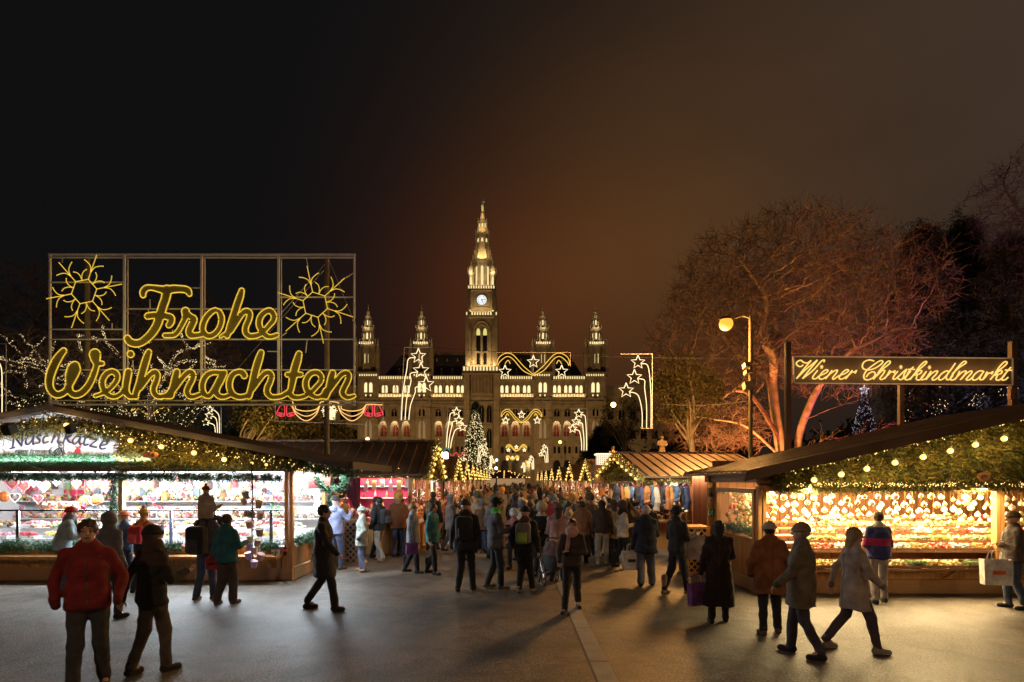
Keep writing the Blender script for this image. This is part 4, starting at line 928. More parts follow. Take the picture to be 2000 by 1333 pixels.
def heart_poly(cx, cz, s, n=18):
    o = []
    for i in range(n):
        t = 2 * math.pi * i / n; o.append((cx + s * .0625 * 16 * math.sin(t) ** 3 * .5, cz + s * .0625 * .5 * (13 * math.cos(t) - 5 * math.cos(2 * t) - 2 * math.cos(3 * t) - math.cos(4 * t))))
    return o
GING = mat('gingerbread', (.33, .13, .05), .6, var=.2, scale=12); ICE = [mat('icing_%d' % i, c, .4, var=.05, bump=0) for i, c in enumerate([(.8, .2, .3), (.85, .85, .85), (.25, .4, .75), (.75, .08, .1)])]
inm = ['pink', 'white', 'blue', 'red']
hl = [(-22, 950, .3, 0), (24, 945, .34, 0), (46, 950, .30, 0), (66, 944, .2, 2), (86, 950, .28, 1), (111, 943, .17, 2), (150, 946, .22, 0), (182, 948, .27, 3), (207, 948, .36, 0),
      (258, 953, .36, 0), (286, 948, .26, 1), (322, 950, .24, 1), (346, 953, .28, 1), (364, 955, .27, 0), (388, 946, .22, 1), (440, 946, .22, 2), (487, 950, .27, 3), (504, 952, .26, 0), (537, 952, .36, 2),
      (30, 972, .26, 1), (75, 975, .25, 0), (150, 985, .13, 1), (165, 985, .13, 0), (182, 978, .24, 1), (300, 975, .2, 0), (344, 962, .24, 1), (545, 975, .2, 0), (522, 974, .16, 0)]
for i, (px, py, s, c) in enumerate(hl):
    Yh = YL + .42 + .06 * (i % 3); c_ = P(px, py, Yh); row = 'top' if i < 19 else 'lower'; pos = ordw(i if i < 19 else i - 19)
    t = thing('gingerbread_heart', tuple(c_), '%s iced gingerbread heart in the sweet stall, %s from the left, %s row' % (inm[c], pos, row), 'gingerbread', rz=0, group='gingerbread hearts hung along the sweet stall')
    m = MB(); m.prism(heart_poly(c_.x, c_.z, s)[::-1], Yh - .008, Yh + .008); m.build('biscuit', GING, t)
    m = MB(); m.path([(x, Yh - .012, z) for x, z in heart_poly(c_.x, c_.z, s * .9)], s * .05, 5, closed=True); z_ = c_.z + .01
    for k in (-1, 0, 1): m.bar((c_.x - s * .22 + abs(k) * .01, Yh - .014, z_ + k * s * .11), (c_.x + s * .22 - abs(k) * .02, Yh - .014, z_ + k * s * .11 + .006), .008, .014)
    m.build('icing', ICE[c], t); m = MB(); m.path([(c_.x, Yh, c_.z + s * .28), (c_.x, Yh, LZ(930))], .004, 4); m.build('ribbon', ICE[3], t)
def tray(x, y, z, w, d, k, label, group, mats, nballs=38, r=.03, wood=None, tilt=0):
    t = thing('goods_tray', (x, y, z), label, 'tray', group=group)
    m = MB(); hh = .05; m.box(x - w / 2, y - d / 2, z, x + w / 2, y + d / 2, z + .012)
    for a in ((x - w / 2, y - d / 2, x + w / 2, y - d / 2 + .012), (x - w / 2, y + d / 2 - .012, x + w / 2, y + d / 2), (x - w / 2, y - d / 2 + .0125, x - w / 2 + .012, y + d / 2 - .0125), (x + w / 2 - .012, y - d / 2 + .0125, x + w / 2, y + d / 2 - .0125)): m.box(a[0], a[1], z + .0121, a[2], a[3], z + hh)
    m.build('tray_frame', wood or WOODB, t)
    c = np.stack([rng.uniform(x - w * .43, x + w * .43, nballs), rng.uniform(y - d * .4, y + d * .4, nballs), z + .03 + rng.uniform(0, .09, nballs)], 1); m = MB(); m.balls(c, rng.uniform(.6, 1.15, nballs) * r, seg=6, rings=4)
    if k % 3 == 1:
        m = MB()
        for q in c: m.obox(q, r * 2.6, r * 1.4, r * 1.1, rz=rng.uniform(0, 3))
        m.build('contents', mats, t)
    else: m.build('contents', mats, t)
sn = ['red', 'cream', 'nut brown', 'caramel', 'dark chocolate', 'pink', 'green', 'golden']
for row, (y, z) in enumerate(((YL + .22, .63), (YL + .52, .87), (YL + .92, 1.09))):
    for i in range(11):
        px = -5 + i * 52 + row * 9; k = (i * 3 + row * 5) % 8
        if px > 545: continue
        tray(SX(px, y), y, z, .40, .24, i, 'tray of %s sweets in the sweet stall, %s from the left, %s row' % (sn[k], ordw(i), ('front', 'middle', 'back')[row]), 'trays of sweets', SWEETS[k], wood=WHITEB)
# jars and packets on the back shelves
for row, z in enumerate((1.19, 1.63)):
    for i in range(17):
        y = yb - .22; px = 5 + i * 38 + row * 13; k = (i * 5 + row * 3) % 8
        if px > 610: continue
        x = SX(px, y); kind = (i + row) % 3
        nm = ('sweet_jar', 'sweet_packet', 'lollipop_bunch')[kind]; lb = ('glass jar of %s sweets', 'tied bag of %s sweets', 'cup of %s lollipops')[kind] % sn[k]
        t = thing(nm, (x, y, z), lb + ' on the %s back shelf, %s from the left' % (('lower', 'upper')[row], ordw(i)), ('jar', 'packet', 'lollipops')[kind], group='jars, bags and lollipops on the back shelves of the sweet stall')
        m = MB()
        if kind == 0:
            m.lathe((x, y, z), [(.075, 0), (.085, .03), (.085, .19), (.055, .22)], 10); m.build('jar_body', SWEETS[k], t, smooth=True); m = MB(); m.lathe((x, y, z + .22), [(.06, 0), (.06, .035)], 10); m.build('lid', WOODB, t)
        elif kind == 1:
            m.lathe((x, y, z), [(.07, 0), (.09, .06), (.08, .17), (.025, .24), (.06, .30)], 8, sy=.6); m.build('bag', SWEETS[k], t); m = MB(); m.lathe((x, y, z + .228), [(.034, 0), (.034, .02)], 8, sy=.7); m.build('tie', SWEETS[0], t)
        else:
            m.lathe((x, y, z), [(.05, 0), (.065, .12)], 10); m.build('cup', WHITEB, t); m = MB()
            for a in range(7): e = (x + .10 * math.sin(a * 2.3), y + .05 * math.cos(a), z + .24 + .05 * (a % 3)); m.segs([(x, y, z + .1)], [e], .005, .005, 3); m.balls([e], .032)
            m.build('lollipops', SWEETS[k], t)
for px, py, lb in ((8, 970, 'leftmost'), (190, 975, 'left of the window post'), (165, 978, 'second left of the window post')):
    c_ = P(px, py, YL + .55); m = MB(); m.lathe((c_.x, c_.y, c_.z - .12), [(.05, 0), (.12, .05), (.13, .12), (.09, .2), (.02, .23)], 9, sy=.6); tag(m.build('sweet_bag', mat('orange_bag', (.8, .22, .06), .35)), 'orange bag of sweets hanging in the sweet stall, ' + lb, 'sweets')
m = MB(); goods_mass(m, xl, xr - .15, yb - .42, yb - .12, 1.18, 1.30, 520, .05, 8); goods_mass(m, xl, xr - .15, yb - .38, yb - .10, 1.62, 1.76, 460, .05, 8); goods_mass(m, xl, xr - .2, YL + .75, YL + 1.15, 1.09, 1.17, 420, .045, 8); goods_mass(m, LX(20), LX(92), YL + .9, YL + 1.1, 1.5, 1.62, 120, .04, 8)
for k in range(46): x = xl + .2 + k * .165; m.obox((x, yb - .12, 1.98 + .04 * (k % 3)), .10, .05, .20 + .05 * (k % 2), mi=(k * 5) % 8)
tag(m.build('sweets_heap', SWEETS, st1), 'heaped small sweets and packets on the shelves', kind='stuff')
# the cups on the counter shelf and a bottle
for i, px in enumerate((534, 543)):
    x, y, z = LX(px, YL - .2), YL - .2, LZ(1083)
    t = thing('paper_cup', (x, y, z), '%s white paper cup on the counter shelf at the corner of the sweet stall' % ('left', 'right')[i], 'cup', group='white paper cups'); m = MB(); m.lathe((x, y, z), [(.028, 0), (.042, .12), (.045, .122), (.040, .115)], 12); m.build('cup', WHITEB, t); m = MB(); m.prism(heart_poly(x, z + .06, .035)[::-1], y - .039, y - .035); m.build('mark', BLK, t)
x, y, z = LX(557, YL - .2), YL - .2, LZ(1083); t = thing('drink_bottle', (x, y, z), 'dark cola bottle with a red label on the counter shelf beside the paper cups', 'bottle')
m = MB(); m.lathe((x, y, z), [(.034, 0), (.036, .08), (.03, .11), (.035, .15), (.014, .21), (.013, .235)], 12); m.build('bottle', mat('cola', (.05, .012, .01), .15), t, smooth=True); m = MB(); m.lathe((x, y, z + .085), [(.0375, 0), (.0375, .05)], 12); m.build('bottle_label', mat('red_label', (.6, .03, .04), .4), t); m = MB(); m.lathe((x, y, z + .235), [(.016, 0), (.016, .02)], 8); m.build('cap', mat('red_label', (.6, .03, .04), .4), t)
# hanging string of pastel candy floss tubs with the price card
t = thing('tub_string', tuple(P(493, 925, 11.7)), 'long hanging string of pastel sweet tubs at the right end of the sweet stall', 'sweets'); Yc = 11.7
m = MB(); m.path([P(491, 905, Yc), P(494, 960, Yc), P(492, 1040, Yc), P(494, 1092, Yc)], .012, 5); garland(m, [P(491, 905, Yc), P(494, 1040, Yc)], .02, 60, 8, .04, .012); m.build('string', BLK, t)
TUB = {'g': (.30, .32, .36), 'b': (.62, .42, .28), 'p': (.72, .38, .36), 'v': (.62, .38, .66), 'n': (.45, .60, .42), 'w': (.74, .66, .60)}
for i, (px, py, k, s) in enumerate(((480, 968, 'g', 1.1), (477, 980, 'b', 1), (505, 986, 'b', 1.1), (508, 1007, 'b', 1.1), (487, 1025, 'p', 1.1), (507, 1040, 'b', 1.2), (489, 1053, 'n', 1.1), (503, 1060, 'b', 1.1), (486, 1067, 'v', 1), (496, 1075, 'w', 1.1), (486, 1086, 'v', 1.1), (508, 1088, 'p', 1.1), (496, 1102, 'v', 1.1))):
    c_ = P(px, py, Yc - .02 * (i % 3)); m = MB(); r0 = .062 * s; m.lathe((0, 0, -r0), [(r0 * .8, 0), (r0, r0 * 1.8), (r0 * 1.08, r0 * 1.85), (r0 * 1.08, r0 * 2)], 12)
    a = rng.uniform(-.4, .4); mm = Matrix.Translation(c_) @ Matrix.Rotation(a, 4, 'Y') @ Matrix.Rotation(.25, 4, 'X'); m.V = [np.array([tuple(mm @ Vector(q)) for q in vv]) for vv in m.V]
    m.build('tub', mat('tub_' + k, TUB[k], .5, var=.08, bump=0), t, smooth=False)
m = MB(); pc = P(487, 1005, Yc - .1); m.obox(pc, .22, .012, .12, ry=R(8)); card = m.build('price_card', mat('card', (.62, .5, .4), .6, var=.1), t)
def text_mesh(body, size, loc, m_, parent=None, name='lettering', shear=0, tilt=0, extrude=.002, bold=0, sx=1):
    cu = bpy.data.curves.new(name, 'FONT'); cu.body = body; cu.size = size; cu.extrude = extrude; cu.shear = shear; cu.offset = bold; cu.align_x = 'CENTER'; cu.align_y = 'CENTER'
    tmp = bpy.data.objects.new('tmp', cu); COL.objects.link(tmp); dg = bpy.context.evaluated_depsgraph_get(); me = bpy.data.meshes.new_from_object(tmp.evaluated_get(dg)); bpy.data.objects.remove(tmp)
    mm = Matrix.Translation(Vector(loc)) @ Matrix.Rotation(tilt, 4, 'Y') @ Matrix.Rotation(R(90), 4, 'X') @ Matrix.Scale(sx, 4, (1, 0, 0))
    if parent is not None: mm = rootmat(parent).inverted() @ mm
    me.transform(mm); me.materials.clear(); me.materials.append(m_); me.name = name; o = bpy.data.objects.new(name, me); COL.objects.link(o); o.parent = parent; return o
text_mesh('3,00', .10, (pc.x, pc.y - .012, pc.z), mat('ink', (.02, .02, .03), .6), t, 'price_lettering', tilt=R(8), bold=.002)
# ---------------- name banner
BN = thing('name_banner', tuple(P(135, 893, 12.55)), 'white name banner lettered Naschkatze with a striped cat and red ball', 'banner'); YB = 12.55
s_ = YB / F; top = [(-30, 862), (0, 855), (60, 838), (100, 834), (150, 836), (200, 843), (250, 853), (268, 872), (272, 893), (-30, 893)]
m = MB(); m.prism([(SX(a, YB), SZ(b, YB)) for a, b in top], YB, YB + .02); m.build('board', mat('banner_white', (.78, .79, .84), .45, var=.05, scale=3, bump=0), BN)
INK = mat('slate_ink', (.045, .04, .11), .5, bump=0, var=0); INKB = mat('black_ink', (.012, .012, .016), .5, bump=0, var=0); INKR = mat('red_ink', (.65, .03, .06), .5, bump=0, var=0); INKP = mat('sepia_ink', (.42, .20, .20), .5, bump=0, var=0)
def crop(ox, oy, k): return lambda l: [(ox + q[0] / k, oy + q[1] / k) + tuple(w / k for w in q[2:3]) for q in l]
cb = crop(0, 790, 6.06)
def lettering(name, lines, r, Y, th, m_, parent, cell=.25, nib=None, k=4):
    st = []
    for l in lines:
        p = smooth_line([(a, -b) for a, b in l], k) if len(l) > 2 else np.array([(a, -b) for a, b in l]); st.append((p, np.full(len(p), r)))
    xs, zs, D = stroke_field(st, cell, nib=nib); s = Y / F; v, q = plate_from_field(xs, zs, D * .9, 0, th / s)
    v = np.stack([(v[:, 0] - 1000) * s, Y + v[:, 1] * s, CZ + (HZ + v[:, 2]) * s], 1); mm = MB(); mm.add(v, q); return mm.build(name, m_, parent, smooth=False)
NK = [[(165, 345), (158, 430), (145, 520)], [(160, 348), (205, 430), (255, 494)], [(268, 340), (262, 430), (252, 494)], [(122, 525), (168, 514)],
      [(385, 378), (345, 375), (308, 420), (305, 465), (335, 478), (375, 430), (400, 372)], [(400, 372), (388, 440), (395, 475), (412, 468)],
      [(482, 372), (452, 368), (440, 395), (468, 425), (462, 460), (425, 462)], [(562, 378), (530, 380), (508, 425), (520, 462), (566, 446)],
      [(662, 292), (640, 370), (610, 458)], [(625, 415), (670, 368), (695, 390), (680, 440), (692, 458), (712, 448)],
      [(802, 295), (780, 370), (752, 445)], [(772, 410), (825, 362), (842, 372), (792, 402)], [(792, 402), (812, 440), (838, 456)],
      [(940, 382), (898, 385), (862, 425), (862, 462), (892, 472), (930, 430), (955, 378)], [(955, 378), (938, 448), (948, 476), (968, 468)],
      [(1022, 352), (1002, 420), (992, 468), (1010, 490), (1040, 478)], [(985, 385), (1062, 396)], [(1065, 410), (1145, 425), (1062, 492), (1140, 512)],
      [(1190, 490), (1258, 478), (1268, 450), (1235, 436), (1192, 470), (1182, 510), (1205, 532), (1245, 524)]]
lettering('lettering', [cb(l) for l in NK], 1.9, YB - .012, .008, INK, BN, nib=(R(35), 1.5))
text_mesh('eigene Erzeugung', .108, tuple(P(65, 881, YB) + Vector((0, -.012, 0))), INK, BN, 'small_lettering', shear=.35)
cat = [[(690, 470), (715, 455), (745, 465), (755, 500), (735, 520), (700, 512), (690, 470)], [(693, 468), (692, 452), (708, 458)], [(735, 458), (748, 446), (750, 466)], [(700, 515), (660, 540), (630, 580), (620, 615), (680, 625), (740, 625)], [(745, 515), (755, 560), (765, 600), (790, 600)],
       [(620, 600), (590, 580), (585, 545), (600, 520), (618, 515)], [(640, 560), (665, 600)], [(655, 548), (682, 598)], [(672, 535), (700, 590)], [(690, 528), (715, 585)], [(708, 520), (728, 570)], [(650, 585), (655, 612)], [(725, 525), (740, 580), (738, 612)], [(705, 470), (715, 480)], [(705, 490), (730, 492)]]
lettering('cat_drawing', [cb(l) for l in cat], .62, YB - .012, .008, INKB, BN)
m = MB(); bc = P(152.3, 881.5, YB); m.prism([(bc.x + 5.3 * s_ * math.cos(a * .3927), bc.z + 5.3 * s_ * math.sin(a * .3927)) for a in range(16)], YB - .016, YB - .002); m.build('ball_drawing', INKR, BN)
lettering('ribbon_drawing', [cb(l) for l in ([(760, 575), (790, 590), (815, 560), (840, 590), (870, 590), (890, 555)], [(885, 500), (925, 515), (960, 485), (950, 515), (925, 515)], [(925, 515), (930, 540)])], .7, YB - .012, .008, INKR, BN)
ang = [[(1350, 520), (1360, 470), (1400, 455), (1420, 490), (1400, 520), (1360, 530)], [(1400, 520), (1450, 540), (1500, 580), (1530, 620)], [(1390, 530), (1400, 590), (1440, 620), (1520, 630)], [(1390, 570), (1450, 585), (1400, 610)], [(1430, 440), (1460, 480), (1440, 520)], [(1470, 450), (1500, 500), (1480, 540)], [(1350, 540), (1345, 600)], [(30, 410), (45, 450), (30, 500)], [(20, 530), (50, 560), (60, 600)]]
lettering('angel_drawing', [cb(l) for l in ang], .5, YB - .012, .008, INKP, BN)
# garland laid below the banner
m = MB(); garland(m, [P(-60, 899, 12.5), P(140, 898, 12.5), P(275, 897, 12.5)], .10, 110, 14, bias=(0, 0, .5)); m.build('banner_garland', NEEDG, BN)
t = thing('number_plaque', tuple(P(294, 889, 12.05)), 'oval wooden number plaque reading 7-8 in the greenery', 'plaque'); pc = P(294, 889, 12.05)
m = MB(); m.prism([(pc.x + .155 * math.cos(a * .3927), pc.z + .065 * math.sin(a * .3927)) for a in range(16)], pc.y, pc.y + .02); m.build('plate', mat('plaque_wood', (.34, .15, .08), .5), t); text_mesh('7-8', .11, (pc.x, pc.y - .006, pc.z), INKB, t, 'number_lettering', shear=.2)
t = thing('hanging_board', tuple(P(624, 944, 13.2)), 'dark red hanging board framed in fir at the corner of the sweet stall', 'sign'); pc = P(624, 944, 13.2)
m = MB(); m.obox(pc, .46, .03, .24, ry=R(2)); m.build('board', mat('dark_red_board', (.25, .035, .03), .6, var=.3, scale=9), t)
m = MB(); m.path([pc + Vector((-.2, 0, .12)), pc + Vector((-.2, 0, .3))], .005, 4); m.path([pc + Vector((.2, 0, .12)), pc + Vector((.2, 0, .3))], .005, 4); m.build('hanger', BLK, t)
# spotlights clamped on the gable
def clamp_lamp(px, py, Y, label, lit=1, big=1):
    c = P(px, py, Y); t = thing('spotlight', tuple(c), label, 'lamp'); m = MB(); m.obox(c, .16 * big, .2 * big, .2 * big, rx=R(25)); m.bar(tuple(c), tuple(c + Vector((0, .25, .15))), .03); m.build('housing', BLK, t)
    m = MB(); m.obox(c + Vector((0, -.09 * big, -.05 * big)), .13 * big, .02, .14 * big, rx=R(25)); m.build('lens', emis('lens_glow', (1, .93, .8), 3.5) if lit else BLK, t)
clamp_lamp(18, 838, 11.9, 'black spotlight clamped on the gable at the far left', 0, 1.0); clamp_lamp(138, 838, 11.9, 'black spotlight hanging over the banner lettering', 0, .75)

# ---------------------------------------------------------------- near right stall (glass ornaments), front wall 11.4 m away
YR = 11.4
def RX(px, Y=YR): return SX(px, Y)
def RZ(py, Y=YR): return SZ(py, Y)
st2 = thing('market_stall', (RX(1750), YR + 1.3, 0), 'large golden lit ornament stall with glass baubles and a fir covered gable at the right', 'market stall')
x0, x1 = RX(1480), 11.6; yb2 = 14.1
m = MB(); m.box(x0 + .1, YR, .28, x1, YR + .04, RZ(1118)); m.box(x0, YR + .1, .28, x0 + .05, yb2, RZ(1057, YR) + .0); m.build('lower_wall', PLX, st2)
m = MB(); m.box(x0 - .02, YR - .03, 0, x1, YR + .1, .27); m.box(x0 - .03, YR + .1, 0, x0 + .06, yb2, .27); m.build('plinth', PLZ, st2)
m = MB(); m.box(x0 + .05, yb2, 0, x1, yb2 + .05, 2.6); m.box(x1, YR, 0, x1 + .05, yb2, 2.6); m.build('back_wall', planks('dark_inner_boards', (.28, .12, .05), .2, 'X'), st2)
m = MB(); m.box(SX(1381, 13.9), 13.86, 0, x0 - .001, 13.92, 2.3); m.box(x0 + .001, YR + 2.3, RZ(1057), x0 + .05, yb2, 2.3); m.build('side_wall', PLX, st2)
for a, b, y in ((1480, 1487, YR), (1489, 1496, YR), (1944, 1952, YR), (1953, 1960, YR)):
    m = MB(); m.box(RX(a), y - .03, .27, RX(b), y + .1, RZ(950)); m.build('corner_post', WOODO, st2)
m = MB(); m.box(RX(1484), YR - .08, RZ(960), x1, YR + .06, RZ(948)); m.build('lintel', WOODO, st2)
m = MB(); m.box(x0 - .08, YR - .1, RZ(943), x0 + .05, yb2 + .2, RZ(925)); m.box(x0 - .08, YR - .12, RZ(945), x1, YR - .1, RZ(925)); m.build('eave_beam', WOODB, st2)
m = MB(); m.box(x0 - .03, YR + .1, RZ(1063), x0 + .08, YR + 2.3, RZ(1055)); m.box(x0 - .03, YR + .1, RZ(965), x0 + .06, YR + 2.3, RZ(955))
for y in (YR + .12, YR + 2.2): m.box(x0 - .025, y, RZ(1055), x0 + .07, y + .09, RZ(965))
m.build('side_window_frame', WOODO, st2)
m = MB(); m.box(x0 + .01, YR + .21, RZ(1055), x0 + .018, YR + 2.2, RZ(965)); m.build('side_window', GLS, st2)
YF2 = 10.7; e2x, e2z = 4.12, SZ(934, YF2); a2x, a2z = 10.3, SZ(934, YF2) + (10.3 - 4.12) * .222
def slope2(x): return a2z - abs(a2x - x) * (a2z - e2z) / (a2x - e2x)
m = MB(); sheet_roof(m, (e2x, YF2, e2z + .1), (e2x, yb2 + .5, e2z + .1), (a2x, yb2 + .5, a2z + .1), (a2x, YF2, a2z + .1), .05); sheet_roof(m, (a2x * 2 - e2x, YF2, e2z + .1), (a2x * 2 - e2x, yb2 + .5, e2z + .1), (a2x, yb2 + .5, a2z + .1), (a2x, YF2, a2z + .1), .05); rf = m.build('roof', ROOFM, st2)
m = MB(); seams(m, (e2x, YF2, e2z + .1), (e2x, yb2 + .5, e2z + .1), (a2x, yb2 + .5, a2z + .1), (a2x, YF2, a2z + .1), .3); m.build('roof_seams', ROOFM, rf)
m = MB()
for k in range(6):
    o = .033 * k; a = (e2x, YF2 - .06 + o * .6, e2z + .12 - o); b = (a2x, YF2 - .06 + o * .6, a2z + .12 - o); m.bar(a, b, .05, .036)
m.build('fascia', ROOFM, st2)
m = MB(); m.prism([(x0, RZ(948)), (x0, slope2(x0) - .05), (a2x, a2z - .05), (x1, slope2(a2x - (x1 - a2x)) - .05), (x1, RZ(948))], YR + .0, YR + .04); m.build('gable_wall', PLX, st2)
m = MB(); n = 5600; xs_ = rng.uniform(RX(1510), 11.5, n); zt = np.array([slope2(x) for x in xs_]) - .1; zb_ = RZ(952); zz = zb_ + (zt - zb_) * rng.uniform(0, 1, n)
c = np.stack([xs_, YR - .06 - .10 * rng.uniform(0, 1, n), zz], 1)[zz < zt]; h = len(c) * 3 // 4; needles(m, c[:h], .12, .02, 13, .4, (.25, -.5, -.55), 0); needles(m, c[h:], .13, .02, 13, .4, (.25, -.5, -.5), 1)
m.build('gable_greenery', [NEEDO, NEED], st2)
fairy(st2, [(RX(1520), YR - .32, RZ(946)), (RX(1990), YR - .32, RZ(947))], 230, .055, sz=.010)
fairy(st2, [(RX(1530), YR - .3, slope2(RX(1530)) - .08), (9.6, YR - .3, slope2(9.6) - .08)], 150, .09, sz=.010)
bulb_string([tuple(P(a, b, 10.95)) for a, b in ((1590, 938), (1643, 927), (1693, 916), (1748, 904), (1803, 893), (1856, 881), (1905, 869), (1961, 857))], 'rising string of golden globe bulbs on the fir covered gable at the right', .052, lamps=15)
t = thing('number_plaque', tuple(P(1922, 932, 11)), 'round brown wooden plaque in the greenery of the ornament stall', 'plaque'); pc = P(1922, 932, 11.0)
m = MB(); m.prism([(pc.x + .11 * math.cos(a * .3927), pc.z + .085 * math.sin(a * .3927)) for a in range(16)], pc.y, pc.y + .02); m.build('plate', mat('plaque_wood', (.34, .15, .08), .5), t); m = MB(); m.path([(pc.x + .05 * math.cos(a * .3927), pc.y - .006, pc.z + .04 * math.sin(a * .3927)) for a in range(16)], .006, 4, closed=True); m.build('carved_ring', BLK, t)
WG = (1, .72, .34)
for px in (1579, 1921):
    c = P(px, 952, 11.1); t = thing('spotlight', tuple(c), 'small bright clamp spotlight above the %s end of the ornament display' % ('left' if px < 1700 else 'right'), 'lamp')
    m = MB(); m.lathe((c.x, c.y, c.z), [(.03, .06), (.05, .05), (.075, -.02)], 10); m.build('housing', CHROME, t); m = MB(); m.lathe((c.x, c.y, c.z - .03), [(.068, 0), (.02, .012)], 10); m.build('lens', emis('lens_hot', (1, .9, .65), 7), t)
    light('spot_beam', 'SPOT', (c.x, c.y - .05, c.z - .06), 180, WG, .06, aim=(c.x, YR + .6, .6), spot=150)
light('stall_light', 'AREA', (RX(1720), YR + .45, 2.12), 300, WG, 4.3, aim=(RX(1720), YR + .9, 0), size_y=.5)
light('stall_light', 'AREA', (RX(1780), YR + 1.2, 1.75), 560, WG, 4.6, aim=(RX(1760), 4, -.5), size_y=.7)
light('stall_light', 'AREA', (x0 + .9, YR + 1.2, 2.05), 40, WG, 1.0, aim=(x0 + .5, YR + 1.1, 0), size_y=1.6)
m = MB(); tiers = []
for k in range(5):
    y = 13.0 - k * .36; z = 1.27 - k * .115; m.box(RX(1500) + .1, y - .17, z - .03, 11.4, y + .17, z); tiers.append((y, z))
m.box(RX(1500) + .1, 11.3, .62, 11.4, 11.40, .66); m.build('display_steps', WOODB, st2)
m = MB(); m.box(RX(1490), 11.0, .50, 11.4, 11.37, .53); m.bar((RX(1520), 11.05, .5), (RX(1520), 11.37, .3), .03); m.bar((RX(1840), 11.05, .5), (RX(1840), 11.37, .3), .03); m.build('front_shelf', WOODB, st2)
onm = ['red', 'gold', 'cream', 'green', 'brown', 'amber']
for k, (y, z) in enumerate(tiers + [(11.18, .535)]):
    nt_ = 17
    for i in range(nt_):
        px = (1575 if k < 5 else 1600) + i * 37; x = SX(px, y) if k < 5 else SX(px, 11.2)
        if x > 11.15: continue
        cidx = (i * 2 + k) % 6
        tray(x, y, z + .002, .35 if k < 5 else .33, .28, i + k, 'shallow basket of %s ornaments on the %s step, %s from the left' % (onm[cidx], ('top', 'second', 'third', 'fourth', 'fifth', 'lowest')[k], ordw(i)), 'baskets of ornaments on the display steps', ORN[cidx], 44, .031, WOODB)
# glass baubles on their ribbons
BG = [mat('bauble_gold', (.85, .60, .25), .12, metal=.6, var=.15, bump=0), mat('bauble_pearl', (.88, .80, .62), .15, var=.08, bump=0), mat('bauble_clear', (.80, .66, .42), .06, metal=.3, var=.2, bump=0), emis('bauble_lit', (1, .84, .5), 1.6)]
bn = ['gold', 'pearl white', 'amber glass', 'glowing']
bp = []; 
for row in range(6):
    for i in range(26):
        px = 1508 + i * 20.6 + rng.uniform(-7, 7) + (row % 2) * 8; py = 973 + row * 11.5 + rng.uniform(-4, 4)
        if row > 3 and 1640 < px < 1800 and rng.uniform() < .4: continue
        if row == 5 and rng.uniform() < .4: continue
        bp.append((row, px, py))
cntr = {}
for row, px, py in bp:
    Yb = YR + .2 + .14 * row * rng.uniform(.2, 1.2); c_ = P(px, py, Yb); r = rng.uniform(.034, .062); k = int(rng.choice(4, p=[.3, .32, .2, .18])); i = cntr.get(row, 0); cntr[row] = i + 1
    t = thing('glass_bauble', tuple(c_), '%s bauble in the ornament stall, %s from the left, %s row' % (bn[k], ordw(i), ('top', 'second', 'third', 'fourth', 'fifth', 'lowest')[row]), 'bauble', group='glass baubles hung in the ornament stall')
    m = MB(); m.balls([tuple(c_)], r, seg=14, rings=10); m.build('globe', BG[k], t, smooth=True)
    m = MB(); m.lathe((c_.x, c_.y, c_.z + r * .93), [(.014, 0), (.014, .02), (.004, .022)], 8); m.path([(c_.x, c_.y, c_.z + r + .02), (c_.x, c_.y, 2.04)], .002, 3); m.build('cap', BG[0], t)
# side window display of wreaths and a candle
m = MB(); goods_mass(m, x0 + .1, x0 + .5, YR + .3, YR + 2.1, 1.05, 1.9, 240, .055, 6); tag(m.build('window_ornaments', ORN, st2), 'heaped red, gold and green ornaments filling the side window', kind='stuff')
m = MB(); garland(m, [(x0 + .12, YR + .3, 1.12), (x0 + .12, YR + 2.1, 1.12)], .08, 90, 12); m.build('side_garland', NEEDG, st2)
for i, (zz, lb, cc) in enumerate(((SZ(971, 13.8), 'white and red poster with a tower drawing on the wooden side wall', None), (SZ(1002, 13.8), 'green emergency exit sign on the wooden side wall', 1))):
    x = SX(1389, 13.85); t = thing('poster' if not i else 'exit_sign', (x, 13.85, zz), lb, 'poster' if not i else 'sign'); m = MB()
    if not i:
        m.box(x - .085, 13.835, zz - .14, x + .085, 13.85, zz + .16); m.build('sheet', mat('poster_cream', (.50, .36, .26), .6, var=.1), t); m = MB(); m.prism([(x - .03, zz), (x + .03, zz), (x + .012, zz + .1), (x, zz + .14), (x - .012, zz + .1)][::-1], 13.825, 13.833); m.box(x - .05, 13.825, zz + .0, x - .035, 13.833, zz + .08); m.box(x + .035, 13.825, zz, x + .05, 13.833, zz + .08); m.build('drawing', INKB, t); m = MB(); m.box(x - .06, 13.825, zz - .1, x + .06, 13.833, zz - .085); m.box(x - .05, 13.825, zz - .07, x + .05, 13.833, zz - .06); m.build('print', INKR, t)
    else:
        m.box(x - .09, 13.83, zz - .09, x + .09, 13.85, zz + .09); m.build('plate', mat('exit_green', (.01, .22, .08), .4, var=0, bump=0), t)
        m = MB(); W_ = mat('exit_white', (.8, .8, .8), .5, var=0, bump=0); m.balls([(x + .02, 13.824, zz + .055)], .013)
        for a, b in (((.02, .04), (.0, -.01)), ((.0, -.01), (.03, -.035)), ((.03, -.035), (.02, -.06)), ((.0, -.01), (-.02, -.04)), ((-.02, -.04), (-.05, -.045)), ((.02, .035), (-.02, .02)), ((.02, .035), (.045, .01))): m.bar((x + a[0], 13.824, zz + a[1]), (x + b[0], 13.824, zz + b[1]), .008, .012)
        m.box(x - .075, 13.82, zz - .07, x - .06, 13.828, zz + .06); m.box(x - .075, 13.82, zz + .062, x - .03, 13.828, zz + .07); m.build('running_figure', W_, t)

